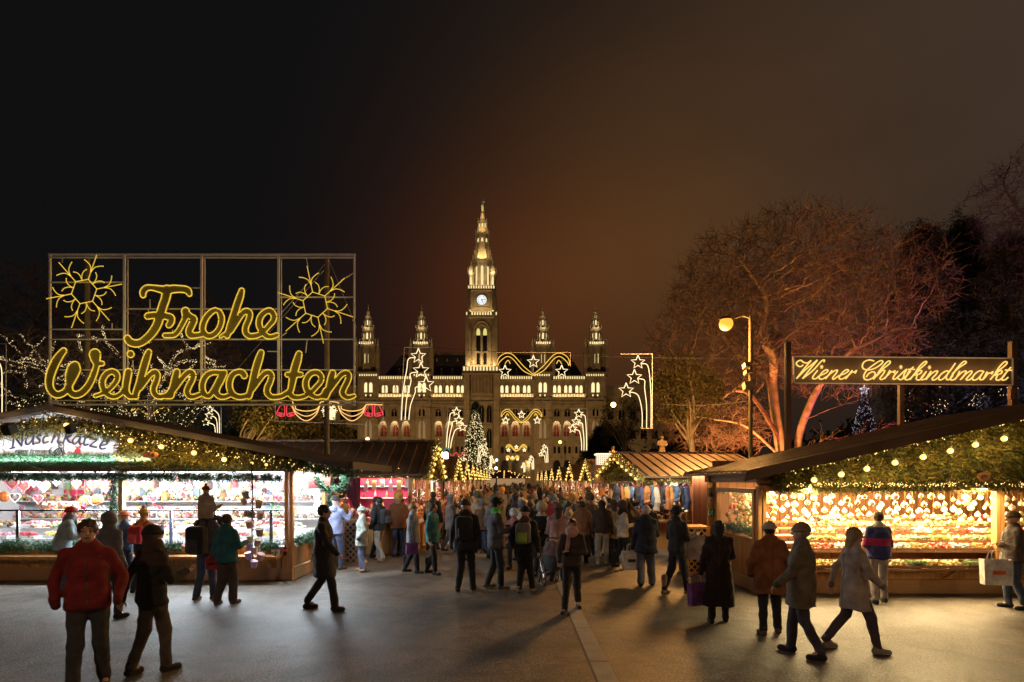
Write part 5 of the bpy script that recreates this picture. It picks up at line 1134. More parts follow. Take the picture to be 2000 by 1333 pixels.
# ---------------------------------------------------------------- lane stalls
def lane_stall(gx, gy, rz, Wd, D, ze, zr, label, tint=(1, .8, .5), detail=1, power=60, group=None, floor_goods='mix', roofside=True, openside=True, over=.45):
    """gable at local y=0 facing local -Y, body runs to +D"""
    t = thing('market_stall', (gx, gy, 0), label, 'market stall', rz=rz, group=group); M4 = rootmat(t)
    hw = Wd / 2; w = lambda m, name, ms, par=None, **k: m.build(name, ms, par or t, local=True, **k)
    m = MB(); m.box(-hw, 0, 0, hw, .05, .85); m.box(-hw, .05, 0, -hw + .05, D, .85); m.box(hw - .05, .05, 0, hw, D, .85); w(m, 'lower_wall', PLX)
    m = MB(); m.box(-hw, D, 0, hw, D + .05, ze + .1); m.box(-hw - .004, D * .62, .85, -hw + .05, D, ze); m.box(hw - .05, D * .62, .85, hw + .004, D, ze); w(m, 'back_wall', planks('lane_inner', (.34, .16, .07), .14, 'XY'))
    m = MB()
    for x, y in ((-hw, 0), (hw - .1, 0), (-hw, D * .6), (hw - .1, D * .6), (-hw, D * .3), (hw - .1, D * .3)): m.box(x - .003, y - .003, .85, x + .1, y + .1, ze)
    w(m, 'corner_posts', WOODO)
    m = MB(); m.box(-hw - .25, -.25, .86, hw + .25, .05, .90); m.box(-hw - .25, .05, .86, -hw + .05, D * .6, .90); m.box(hw - .05, .05, .86, hw + .25, D * .6, .90); w(m, 'counter', WOODO)
    m = MB(); m.box(-hw - .02, -.04, ze - .18, hw + .02, .06, ze); m.box(-hw - .03, .06, ze - .18, -hw + .06, D, ze); m.box(hw - .06, .06, ze - .18, hw + .03, D, ze); w(m, 'lintel', WOODR)
    m = MB(); eo = hw + .35; dz = (zr - ze) / hw * .35; f = -over
    for sx in (-1, 1): sheet_roof(m, (sx * eo, f, ze - dz + .08), (sx * eo, D + .3, ze - dz + .08), (0, D + .3, zr + .08), (0, f, zr + .08), .06)
    ro = w(m, 'roof', ROOFM)
    if detail:
        m = MB()
        for sx in (-1, 1): seams(m, (sx * eo, f, ze - dz + .08), (sx * eo, D + .3, ze - dz + .08), (0, D + .3, zr + .08), (0, f, zr + .08), .36)
        m.bar((0, f, zr + .1), (0, D + .3, zr + .1), .14, .06); w(m, 'roof_seams', ROOFM, ro)
    m = MB(); m.add([(-hw, .01, ze), (hw, .01, ze), (0, .01, zr)], [(0, 1, 2)]); m.add([(-hw, .05, ze), (hw, .05, ze), (0, .05, zr)], [(2, 1, 0)]); w(m, 'gable_wall', PLX)
    m = MB(); k = 420 if detail else 150; u = rng.uniform(-1, 1, k); v_ = rng.uniform(0, 1, k) ** .7; zt = zr - (zr - ze) * abs(u); c = np.stack([u * hw, np.full(k, -.06 - .1 * rng.uniform(0, 1)), ze - .12 + (zt - ze) * v_], 1); needles(m, c, .14, .03, 12 if detail else 8, .45, (0, -.3, -.4))
    for sx in (-1, 1):
        garland(m, [(sx * eo, f - .03, ze - dz), (0, f - .03, zr)], .09, 90 if detail else 45, 10, .11, .024)
        if detail: garland(m, [(sx * (hw + .12), 0, ze - .12), (sx * (hw + .12), D * .6, ze - .12)], .08, 80, 10, .10, .02)
    w(m, 'greenery', NEEDO)
    # bulbs along the verge
    nb = 6 if detail else 4; m = MB(); bp_ = []
    for sx in (-1, 1):
        for i in range(nb): q = (i + .5) / nb; bp_.append((sx * eo * (1 - q), f - .14, ze - dz + (zr - ze + dz) * q - .07))
    bp_ = sorted(bp_); ws = [M4 @ Vector(q) for q in bp_]
    if detail: bulb_string([tuple(q) for q in ws], 'warm globe bulbs edging the gable of the ' + label.split(', ')[0].replace('with a striped metal roof ', '').replace('with a ribbed metal roof ', ''), .045, lamps=3)
    else:
        m = MB(); m.balls(bp_, .06, seg=8, rings=6); w(m, 'gable_bulbs', BULBM)
    m = MB(); k = 160 if detail else 70; u = rng.uniform(-1, 1, k); c = np.stack([u * eo, np.full(k, f - .1), zr - (zr - ze + dz) * abs(u) + rng.normal(size=k) * .10], 1); m.octas(c, rng.uniform(.6, 1.4, k) * (.012 if detail else .022))
    for sx in (-1, 1):
        k = 90 if detail else 30; c = np.stack([np.full(k, sx * (hw + .2)) + rng.normal(size=k) * .05, rng.uniform(0, D * .62, k), ze - .1 + rng.normal(size=k) * .07], 1); m.octas(c, rng.uniform(.6, 1.4, k) * (.012 if detail else .022))
    tag(w(m, 'fairy_lights', FAIRYG), kind='stuff')
    # inside
    m = MB(); m.box(-hw + .3, D * .45, ze - .06, hw - .3, D * .5, ze - .02); m.box(-hw + .1, D * .61, 1.0, hw - .1, D * .615, ze - .15); w(m, 'ceiling_tube', emis('inner_glow_%d%d' % (int(tint[1] * 100), int(tint[2] * 100)), tint, 1.3))  # tube, and a glowing sheet across the back that is no lamp
    m = MB(); goods_mass(m, -hw + .1, hw - .1, .1, .5, .92, 1.25, 90 if detail else 40, .07, 6)
    goods_mass(m, -hw + .1, hw - .1, D * .5, D * .6, 1.0, ze - .25, 120 if detail else 40, .075, 6)
    for sx in (-1, 1): goods_mass(m, min(sx * hw, sx * (hw - .4)), max(sx * hw, sx * (hw - .4)), .1, D * .6, .95, 1.3, 110 if detail else 30, .06, 6)
    for k in range(int(Wd / .22)): x = -hw + .15 + k * .22; m.obox((x, .06, ze - .36 - .07 * (k % 3)), .12, .04, .26, mi=k % 6)
    for sx in (-1, 1):
        for k in range(int(D * .6 / .24)): m.obox((sx * (hw - .07), .15 + k * .24, ze - .36 - .06 * (k % 3)), .04, .12, .26, mi=(k * 2 + 1) % 6)
    tag(w(m, 'goods', SWEETS if floor_goods == 'mix' else TEXT), 'heaped and hanging small goods', kind='stuff')
    pw = M4 @ Vector((0, D * .3, ze - .25)); light('stall_light', 'POINT', tuple(pw), power, tint, .5)
    return t
s2l = lane_stall(-2.9, 19.25, R(90), 3.5, 5.2, 2.42, 3.30, 'red lined stall with a striped metal roof left of the lane', (1, .72, .42), power=170)
s2r = lane_stall(4.12, 21.4, R(-90 + 5), 5.6, 3.7, 2.28, 3.02, 'clothing stall with a ribbed metal roof right of the lane', (1, .80, .52), power=170, floor_goods='cloth')
# cooler white boards inside the left lane stall's front counter and red drapes on its near side
m = MB(); m.box(-6.9, 17.62, 1.0, -3.6, 17.66, 2.2); 
t = thing('red_backdrop', (-4.2, 18.0, 0), 'pinkish red display wall of the stall left of the lane', 'display'); m = MB(); m.box(-5.0, 18.25, .9, -3.15, 18.3, 2.2); m.build('panel', mat('pink_red_panel', (.62, .03, .12), .5), t)
m = MB()
for z in (1.25, 1.6, 1.95): m.box(-5.0, 18.0, z, -3.15, 18.24, z + .025)
m.build('shelves', WHITEB, t)
for i in range(16): 
    m = MB(); x = -4.9 + i * .115; z = (1.275, 1.625, 1.975)[i % 3]; m.lathe((x, 18.1, z), [(.035, 0), (.04, .1), (.015, .17), (.015, .21)], 8); m.build('bottle', SWEETS[(i * 3) % 8], t)
light('stall_light', 'AREA', (-4.1, 17.6, 2.2), 40, (1, .75, .6), 1.8, aim=(-4.1, 18.3, 1.4), size_y=.2)
# awning curtains at the left of that stall
m = MB(); xs_ = np.linspace(SX(650, 17.2), SX(705, 17.2), 22)
v = []; f = []
for i, x in enumerate(xs_): v += [(x, 17.15 + .05 * math.sin(i * 1.5), 2.2), (x + (.25 if i < 11 else -.02) * (i / 21), 17.15 + .07 * math.sin(i * 1.5), 2.2 - .25 - .9 * (i / 21) ** 2)]
for i in range(21): f.append((2 * i, 2 * i + 1, 2 * i + 3, 2 * i + 2))
m.add(v, f); tag(m.build('red_drape', mat('drape_red', (.18, .03, .05), .85)), 'dark red drape swagged beside the stall left of the lane', 'drape')
names_l = ['second', 'third', 'fourth', 'fifth', 'sixth', 'seventh', 'eighth', 'ninth']
for i, y in enumerate((28.5, 34.5, 40.5, 46.5, 53, 60, 68, 77)):
    lane_stall(-3.05 - .06 * i, y, R(90), 3.6, 3.4, 2.35, 3.15, 'small lit stall left of the lane, %s along from the front' % names_l[i], (1, .82, .55) if i else (.9, .95, 1), detail=1 if i < 1 else 0, power=130 + 10 * i, group='far stalls lining the lane')
for i, y in enumerate((28.5, 36, 43.5, 51, 59, 67, 76)):
    lane_stall(4.0 - .03 * i, y, R(-90), 3.6, 3.4, 2.3, 3.0, 'small lit stall right of the lane, %s along from the front' % names_l[i], (1, .8, .5), detail=1 if i < 1 else 0, power=130 + 10 * i, group='far stalls lining the lane')
# stall of knitwear: scarves, bags and hats hung on rails
for i in range(34):
    px = 1196 + i * 4.9 + (3 if i % 2 else 0); Yc = 18.2 + (.25 if i % 3 == 0 else 0); ln = .45 + .3 * ((i * 7) % 5) / 5; x = SX(px, Yc)
    if not 3.1 < x < 7.5: continue
    k = (i * 5) % 9; m = MB(); z1 = SZ(948 + (i % 3) * 2, Yc); wv = .05 + .05 * ((i * 3) % 4) / 3
    p = [(x + .02 * math.sin(j + i), Yc + .02 * math.cos(j * 1.3 + i), z1 - ln * j / 6) for j in range(7)]; m.path(p, [wv * .5, wv, wv * 1.1, wv, wv * 1.15, wv, wv * 1.2], 8)
    tag(m.build('hanging_scarf', TEXT[k]), '%s knitted scarf hung at the clothing stall, %s from the left' % (['red', 'navy', 'rust', 'green', 'beige', 'black', 'plum', 'orange', 'blue'][k], ordw(i)), 'scarf', 'scarves hung at the clothing stall')
light('stall_light', 'AREA', (SX(1290, 17.4), 17.5, 2.35), 60, (1, .85, .62), 3.0, aim=(SX(1290, 18), 18.6, 1.2), size_y=.2)
# wooden panel and lattice boxes
m = MB(); m.box(SX(1353, 17.5), 17.5, 0, SX(1392, 17.5), 17.58, 2.3); tag(m.build('wooden_partition', planks('red_boards', (.28, .09, .035), .16, 'X')), 'reddish brown boarded partition between the clothing stall and the ornament stall', 'partition')
def lattice_box(px0, px1, Y, H_, label, dark=False, d=.7):
    a, b = SX(px0, Y), SX(px1, Y); t = thing('lattice_box', ((a + b) / 2, Y + d / 2, 0), label, 'bin enclosure'); wd = WOODO if not dark else WOODB
    m = MB(); m.box(a + .03, Y + .03, .02, b - .03, Y + d, H_ - .06); m.build('inner_box', mat('dark_liner', (.02, .018, .015), .8), t)
    m = MB(); m.box(a - .03, Y - .03, H_ - .05, b + .03, Y + d + .03, H_)
    for x in (a, b - .06): m.box(x, Y - .01, .0, x + .06, Y + .05, H_ - .05)
    m.box(a + .06, Y - .008, .0, b - .06, Y + .03, .08); m.build('frame', wd, t)
    m = MB(); w_ = b - a; st = .15; k = -int(H_ / st)
    for i in range(k, int(w_ / st) + 1):
        for sgn in (1, -1):
            x_0 = a + i * st; pts = []
            for tt in (0, 1):
                pass
            xA, zA = x_0, .08; xB, zB = x_0 + (H_ - .13), H_ - .05
            if xA < a + .05: zA += (a + .05 - xA); xA = a + .05
            if xB > b - .05: zB -= (xB - (b - .05)); xB = b - .05
            if zB <= zA or xB <= xA: continue
            if sgn < 0: xA, xB = a + b - xA, a + b - xB
            m.bar((xA, Y - .012 - (.012 if sgn > 0 else 0), zA), (xB, Y - .012 - (.012 if sgn > 0 else 0), zB), .012 if 0 else .010, .028)
    m.build('lattice', wd, t)
lattice_box(1340, 1386, 13.6, 1.1, 'wooden lattice bin enclosure beside the ornament stall'); lattice_box(668, 702, 15.0, 1.15, 'dark lattice bin enclosure beside the sweet stall', True)
# glowing round tent at the end of the lane and a light arch in front of the hall
t = thing('domed_kiosk', (SX(985, 105), 105, 0), 'low wide kiosk with a roof outlined in bulbs at the far end of the lane', 'kiosk'); cx = SX(985, 105)
m = MB(); m.lathe((cx, 105, 0), [(3.6, 0), (3.6, 2.4)], 16); m.build('drum', emis('kiosk_glow', (1, .6, .28), .35), t); m = MB(); m.lathe((cx, 105, 2.4), [(4.4, 0), (4.4, .15), (.4, 1.4), (.1, 1.7)], 16); m.build('roof', mat('kiosk_roof', (.20, .04, .03), .7), t)
m = MB(); m.balls([(cx + 4.4 * math.cos(a * .2618), 105 + 4.4 * math.sin(a * .2618), 2.6) for a in range(24)] + [(cx + r_ * math.cos(a * .7854), 105 + r_ * math.sin(a * .7854), 2.55 + (4.4 - r_) * .33) for a in range(8) for r_ in (1, 1.8, 2.6, 3.4)], .10, seg=6, rings=4); m.build('roof_bulbs', BULBM, t)
# ================================================================== SIGNS AND LIGHT DECORATIONS
METAL = mat('sign_frame_metal', (.80, .82, .98), .5, metal=0, var=.12, scale=3); POLEM = mat('pole_metal', (.16, .14, .12), .5, metal=.5, var=.2)
TINSEL = mat('tinsel', (.30, .26, .045), .5, var=.6, scale=60, bump=.8, bscale=120); ROPEY = emis('rope_yellow', (1, .63, .06), 1.3)
YS = 16.0; sS = YS / F
def SV(a, b, dy=0): return (SX(a, YS), YS + dy, SZ(b, YS))
sign = thing('greeting_sign', (SX(395, YS), YS, 0), 'huge framed light sign reading Frohe Weihnachten with two snowflakes above the sweet stall', 'sign')
m = MB()
for x in (98, 243, 394, 544, 692): m.bar(SV(x, 500), SV(x, 788), .04 if x in (98, 692) else .052, .05)
for x in (247, 398, 548): m.bar(SV(x, 505, .06), SV(x, 786, .06), .02)
for (x0_, x1_, y, w) in ((95, 694, 498, .05), (95, 694, 503.5, .035), (99, 242, 552, .03), (99, 242, 644, .03), (245, 543, 604, .03), (99, 692, 663.5, .03), (546, 690, 581, .03), (99, 690, 723, .025), (96, 694, 783, .03), (96, 694, 791, .045), (340, 392, 563, .02), (523, 543, 687, .02), (380, 394, 743, .02)): m.bar(SV(x0_, y), SV(x1_, y), .04, w)
for (a, b, c, d) in ((122, 502, 122, 513), (219, 632, 219, 644), (259, 704, 261, 723), (293, 585, 293, 604), (290, 605, 290, 617), (337, 645, 337, 652), (600, 664, 597, 690), (598, 505, 602, 522), (666, 548, 692, 533), (560, 650, 548, 658), (688, 626, 692, 628)): m.bar(SV(a, b), SV(c, d), .02)
for x in (110, 240, 388, 543, 680): m.obox(SV(x, 788, -.03), .16, .06, .07)
m.build('frame', METAL, sign)
for x in (163, 635): m = MB(); m.segs([(SX(x, YS), YS + .15, 0)], [(SX(x, YS), YS + .15, SZ(500, YS))], .075, .065, 10); m.build('pole', POLEM, sign)
m = MB(); m.path([SV(632, 508, .4), (SX(400, 30), 26, 3)], .008, 3); m.path([SV(520, 640, .1), SV(640, 505, .1)], .006, 3); m.path([SV(640, 505, .1), SV(695, 640, .1)], .006, 3); m.build('stay_wires', METAL, sign)
c1 = crop(240, 550, 9.52); c2 = crop(360, 560, 10); c3 = crop(90, 670, 10); c4 = crop(240, 670, 10); c5 = crop(380, 670, 10); c6 = crop(510, 670, 10)
frohe = [c1(l) for l in (
    [(440, 290, 48), (440, 225, 58), (500, 160, 55), (600, 150, 48), (740, 175, 60), (870, 195, 72), (1000, 175, 70), (1120, 175, 62), (1220, 185, 62), (1270, 215, 60), (1295, 270, 42)],
    [(880, 190, 85), (855, 340, 78), (810, 470, 78), (770, 600, 78), (735, 720, 78), (690, 850, 76), (600, 990, 74), (500, 1090, 70), (400, 1160, 66), (300, 1180, 66), (200, 1150, 66), (150, 1085, 62)],
    [(525, 675, 58), (620, 660, 58), (760, 660, 58), (880, 680, 62), (955, 710, 62), (950, 790, 58), (915, 840, 52)],
    [(840, 1030, 42), (920, 1030, 45), (1010, 1020, 46), (1080, 960, 46), (1150, 840, 46), (1210, 720, 50), (1220, 640, 62), (1220, 585, 72)],
    [(1225, 620, 66), (1310, 680, 52), (1370, 730, 64), (1345, 820, 62), (1290, 940, 62), (1310, 1020, 58), (1400, 1030, 50), (1520, 1010, 48), (1570, 985, 46)])]
frohe += [c2(l) for l in (
    [(660, 490, 45), (580, 530, 52), (480, 640, 56), (420, 780, 58), (420, 900, 56), (500, 985, 54), (600, 980, 54), (700, 900, 52), (765, 770, 52), (780, 640, 56), (740, 530, 48), (710, 500, 36)],
    [(1170, 115, 50), (1135, 240, 66), (1080, 400, 68), (1030, 560, 68), (980, 700, 64), (930, 860, 62), (890, 990, 52)],
    [(760, 1010, 26), (830, 960, 30), (910, 920, 45)],
    [(960, 900, 48), (1060, 740, 50), (1170, 570, 52), (1260, 510, 55), (1325, 560, 56), (1305, 680, 56), (1250, 810, 56), (1245, 920, 56), (1310, 990, 52), (1400, 995, 52), (1500, 970, 50), (1590, 910, 46), (1690, 800, 46), (1780, 690, 52), (1790, 590, 54), (1720, 505, 54), (1620, 530, 54), (1530, 630, 56), (1505, 760, 58), (1550, 880, 56), (1640, 985, 50), (1740, 1010, 44), (1850, 975, 44)])]
weih = [c3(l) for l in (
    [(425, 180, 58), (350, 270, 72), (260, 410, 84), (195, 560, 84), (150, 730, 78), (155, 880, 72), (220, 990, 68), (320, 1030, 64), (430, 985, 62), (510, 900, 64), (545, 780, 84), (580, 650, 118), (620, 540, 130)],
    [(630, 500, 110), (640, 480, 95)],
    [(520, 860, 70), (560, 980, 60), (650, 1030, 66), (760, 1000, 66), (860, 910, 66), (940, 790, 62), (1000, 650, 60), (1045, 520, 55), (1060, 430, 58), (1040, 330, 90), (1030, 250, 108)],
    [(1080, 430, 50), (1170, 425, 46)],
    [(1035, 1050, 36), (1130, 1020, 36), (1260, 960, 46), (1370, 860, 46), (1450, 750, 50), (1455, 640, 54), (1370, 580, 54), (1260, 620, 56), (1180, 740, 58), (1180, 870, 58), (1240, 990, 52), (1340, 1060, 48), (1440, 1060, 46), (1540, 1000, 44), (1600, 900, 46)],
    [(1675, 590, 70), (1655, 700, 72), (1630, 850, 68), (1630, 970, 66), (1700, 1060, 52), (1790, 1060, 48)], [(1718, 242, 66), (1722, 246, 66)])]
weih += [c4(l) for l in (
    [(570, 205, 56), (530, 320, 70), (475, 500, 72), (430, 660, 70), (390, 800, 64), (345, 930, 62), (310, 1040, 58)],
    [(240, 1070, 40), (330, 1070, 45)], [(400, 900, 52), (500, 770, 52), (600, 640, 52), (690, 590, 54), (740, 650, 54), (715, 770, 56), (670, 880, 58), (670, 980, 56), (740, 1060, 50), (840, 1060, 48), (940, 1020, 48), (1010, 920, 50)],
    [(1115, 590, 62), (1090, 700, 70), (1055, 830, 66), (1025, 940, 62), (1000, 1050, 58)], [(900, 1070, 38), (980, 1065, 44)],
    [(1060, 930, 50), (1170, 780, 50), (1280, 640, 52), (1370, 585, 52), (1430, 640, 54), (1410, 740, 56), (1350, 860, 56), (1310, 970, 56), (1360, 1060, 50), (1450, 1065, 46), (1570, 1020, 44)])]
weih += [c5(l) for l in (
    [(560, 605, 50), (430, 595, 48), (310, 640, 54), (230, 750, 56), (205, 880, 56), (240, 1010, 54), (330, 1055, 50), (400, 980, 50), (470, 860, 50), (540, 730, 54), (610, 610, 56)],
    [(630, 610, 60), (570, 750, 58), (500, 880, 58), (480, 990, 56), (540, 1060, 52), (640, 1070, 46), (740, 1030, 46)],
    [(1020, 660, 60), (980, 600, 56), (890, 590, 52), (790, 650, 56), (735, 780, 60), (740, 920, 60), (810, 1030, 56), (920, 1075, 52), (1040, 1060, 50), (1120, 1010, 44)],
    [(1345, 215, 56), (1305, 340, 70), (1255, 500, 72), (1215, 660, 70), (1180, 800, 64), (1145, 930, 62), (1110, 1060, 56)],
    [(1180, 920, 50), (1290, 770, 50), (1400, 630, 52), (1490, 600, 54), (1545, 660, 54), (1520, 780, 56), (1470, 890, 58), (1465, 990, 58), (1540, 1070, 50), (1650, 1075, 48), (1760, 1050, 48), (1870, 980, 50)])]
weih += [c6(l) for l in (
    [(780, 240, 58), (745, 370, 74), (700, 520, 76), (670, 660, 74), (645, 800, 64), (620, 930, 58), (600, 1000, 54), (660, 1070, 50), (770, 1085, 46), (880, 1060, 44)], [(555, 640, 48), (680, 645, 52), (815, 640, 48)],
    [(880, 1060, 44), (1000, 990, 46), (1110, 880, 46), (1200, 770, 48), (1205, 670, 52), (1130, 600, 52), (1010, 620, 54), (925, 730, 56), (910, 860, 58), (960, 980, 54), (1060, 1060, 48), (1150, 1080, 42), (1240, 1030, 42), (1290, 940, 44)],
    [(1430, 610, 60), (1400, 720, 68), (1370, 850, 64), (1335, 960, 62), (1300, 1070, 52)], [(1200, 1075, 34), (1290, 1070, 40)],
    [(1370, 940, 48), (1480, 790, 50), (1590, 650, 50), (1680, 605, 52), (1740, 650, 54), (1720, 760, 56), (1660, 880, 56), (1620, 990, 56), (1680, 1070, 48), (1760, 1080, 44), (1845, 1050, 36)])]
def big_word(name, lines):
    st = []
    for l in lines:
        if len(l) > 2: p, r = smooth_stroke([(a, -b, c) for a, b, c in l], 4)
        else: p = np.array([(a, -b) for a, b, c in l]); r = np.array([c for a, b, c in l])
        st.append((p, r))
    xs, zs, D = stroke_field(st, .75); v, q = plate_from_field(xs, zs, D + .55, 0, .035 / sS)
    wv = lambda v: np.stack([(v[:, 0] - 1000) * sS, YS - .10 + v[:, 1] * sS, CZ + (HZ + v[:, 2]) * sS], 1)
    m = MB(); m.add(wv(v), q); o = m.build(name, TINSEL, sign)
    # rope light along the outline: short glowing segments across the tube
    gx, gz = np.gradient(D, .75); s = D < 0; e = np.zeros_like(s)
    e[:-1] |= s[:-1] != s[1:]; e[:, :-1] |= s[:, :-1] != s[:, 1:]; idx = np.argwhere(e); P2 = []; G = []
    for i, k in idx:
        g = np.array([gx[i, k], gz[i, k]]); n = np.linalg.norm(g)
        if n < .3: continue
        g /= n; P2.append((xs[i] - g[0] * D[i, k], zs[k] - g[1] * D[i, k])); G.append(g)
    P2 = np.array(P2); G = np.array(G); used = {}; keep = []
    sp_ = 2.15
    for i in np.lexsort((P2[:, 1], P2[:, 0])):
        key = (int(P2[i, 0] // sp_), int(P2[i, 1] // sp_)); ok = True
        for a in (-1, 0, 1):
            for b in (-1, 0, 1):
                for j in used.get((key[0] + a, key[1] + b), ()):
                    if (P2[i, 0] - P2[j, 0]) ** 2 + (P2[i, 1] - P2[j, 1]) ** 2 < sp_ ** 2: ok = False
        if ok: used.setdefault(key, []).append(i); keep.append(i)
    A = P2[keep] - G[keep] * 1.05; B = P2[keep] + G[keep] * 1.05
    to3 = lambda p: np.stack([(p[:, 0] - 1000) * sS, np.full(len(p), YS - .15), CZ + (HZ + p[:, 1]) * sS], 1)
    m = MB(); m.segs(to3(A), to3(B), .0105, .0105, 5, cap=True); tag(m.build('rope_light', ROPEY, o), kind='stuff')
    return o
big_word('word_frohe', frohe); big_word('word_weihnachten', weih)
def rope_lines(name, lines, par, Y, s, m_, r=.013, dash=None, kk=5, dy=-.12):
    m = MB()
    for l in lines:
        p = smooth_line(l, kk) if len(l) > 2 else np.array(l, float); p3 = [(SX(a, Y), Y + dy, SZ(b, Y)) for a, b in p]
        if dash:
            p3 = np.array(p3); d = np.linalg.norm(np.diff(p3, axis=0), axis=1); tot = d.sum(); k = max(2, int(tot / dash)); cs = np.concatenate([[0], np.cumsum(d)]); tt = (np.arange(k) + .5) * tot / k
            q = np.stack([np.interp(tt, cs, p3[:, c]) for c in range(3)], 1); dr = np.gradient(q, axis=0); dr /= np.linalg.norm(dr, axis=1)[:, None] + 1e-9; nrm = np.cross(dr, (0, 1., 0)); m.segs(q - nrm * r, q + nrm * r, r * .72, r * .72, 5, cap=True)
        else: m.path(p3, r, 6)
    return m.build(name, m_, par)
def snowflake(cx, cy, a0, tip):
    L_ = []; ph = lambda r, a: (cx + r * math.cos(R(a)), cy - r * math.sin(R(a)))
    for k in range(6):
        a = a0 + 60 * k; L_.append([ph(25, a), ph(tip, a)]); L_.append([ph(25, a), ph(25, a + 60)])
        for sg in (-1, 1):
            L_.append([ph(39, a), ph(50, a + sg * 4.5), ph(57, a + sg * 12), ph(62, a + sg * 19)])
            L_.append([ph(21.6, a + sg * 30), ph(31, a + sg * 27), ph(39, a + sg * 20), ph(43.5, a + sg * 11.5)])
    return L_
for i, (cx_, cy_, a0, tip) in enumerate(((170.5, 572.5, 71, 75), (618.6, 598, 42, 77))):
    rope_lines('snowflake', snowflake(cx_, cy_, a0, tip), sign, YS, sS, ROPEY, .0105, dash=.026)
light('sign_glow', 'AREA', (SX(395, YS), YS - .9, SZ(690, YS)), 12, (1, .72, .18), 7, aim=(SX(395, YS), YS, SZ(690, YS)), size_y=2)
# ---- neon sign
YN = 16.5
def NV(a, b, dy=0): return (SX(a, YN), YN + dy, SZ(b, YN))
ns = thing('neon_sign', (SX(1762, YN), YN, 0), 'long dark board with golden neon script reading Wiener Christkindlmarkt on three posts', 'sign')
m = MB(); m.prism([(SX(a, YN), SZ(b, YN)) for a, b in ((1550, 697), (1551, 748), (1976, 752), (1976, 701))], YN, YN + .08); m.build('board', mat('neon_board', (.13, .10, .085), .35, var=.25, scale=1.5, bump=.05), ns)
m = MB()
for a, b in (((1549, 697), (1977, 700.5)), ((1549, 749), (1977, 752.5)), ((1550, 696), (1550, 750)), ((1976.5, 700), (1976.5, 753))): m.bar(NV(*a, -.02), NV(*b, -.02), .03, .03)
m.build('board_frame', METAL, ns)
PST = mat('brown_post', (.10, .05, .028), .6, var=.25, scale=3)
for x, top_, w, y0_ in ((1541, 668, .135, 0), (1763, 752, .12, 0), (1983, 666, .15, 0)):
    m = MB(); cx_ = SX(x, YN); m.box(cx_ - w / 2, YN + .02, 0, cx_ + w / 2, YN + .02 + w, SZ(top_, YN)); m.build('post', PST, ns)
m = MB(); m.obox(NV(1972, 771, -.05), .12, .12, .26); m.build('junction_box', WOODB, ns)
n1 = crop(1540, 690, 8.696); n2 = crop(1750, 690, 8.333)
NW = [n1(l) for l in ([(230, 210), (185, 238), (128, 212), (122, 165), (185, 130), (240, 165), (305, 175), (365, 135), (250, 270), (120, 440)], [(120, 440), (260, 300), (400, 185), (470, 130), (340, 290), (222, 440)], [(222, 440), (400, 300), (540, 145), (590, 128), (582, 162)],
    [(478, 300), (400, 400), (398, 440), (450, 440), (510, 390), (590, 360), (650, 312), (620, 290), (550, 340), (500, 425), (550, 450), (640, 400)], [(720, 300), (670, 370), (610, 445)], [(630, 415), (700, 350), (770, 305), (812, 300), (790, 350), (732, 425), (750, 450), (840, 390), (930, 360), (1000, 310), (962, 290), (890, 345), (840, 425), (885, 450), (980, 395)],
    [(1062, 300), (1010, 370), (950, 445)], [(980, 400), (1060, 330), (1100, 330), (1135, 300), (1110, 352)],
    [(1432, 142), (1345, 125), (1262, 160), (1232, 230), (1262, 280), (1340, 292), (1440, 268), (1540, 205), (1580, 155), (1535, 138), (1420, 210), (1310, 300), (1258, 390), (1275, 450), (1340, 460), (1420, 420), (1452, 360), (1415, 325), (1350, 350), (1298, 412)],
    [(1420, 452), (1540, 310), (1680, 200), (1705, 155), (1665, 148), (1580, 235), (1500, 340)], [(1470, 400), (1560, 310), (1612, 305), (1580, 370), (1532, 435), (1570, 455), (1650, 395)], [(1700, 300), (1660, 370), (1610, 445)], [(1650, 395), (1720, 325), (1755, 330), (1785, 305), (1770, 350)],
    [(1832, 315), (1760, 410), (1765, 455), (1830, 420), (1900, 350), (1975, 285)])]
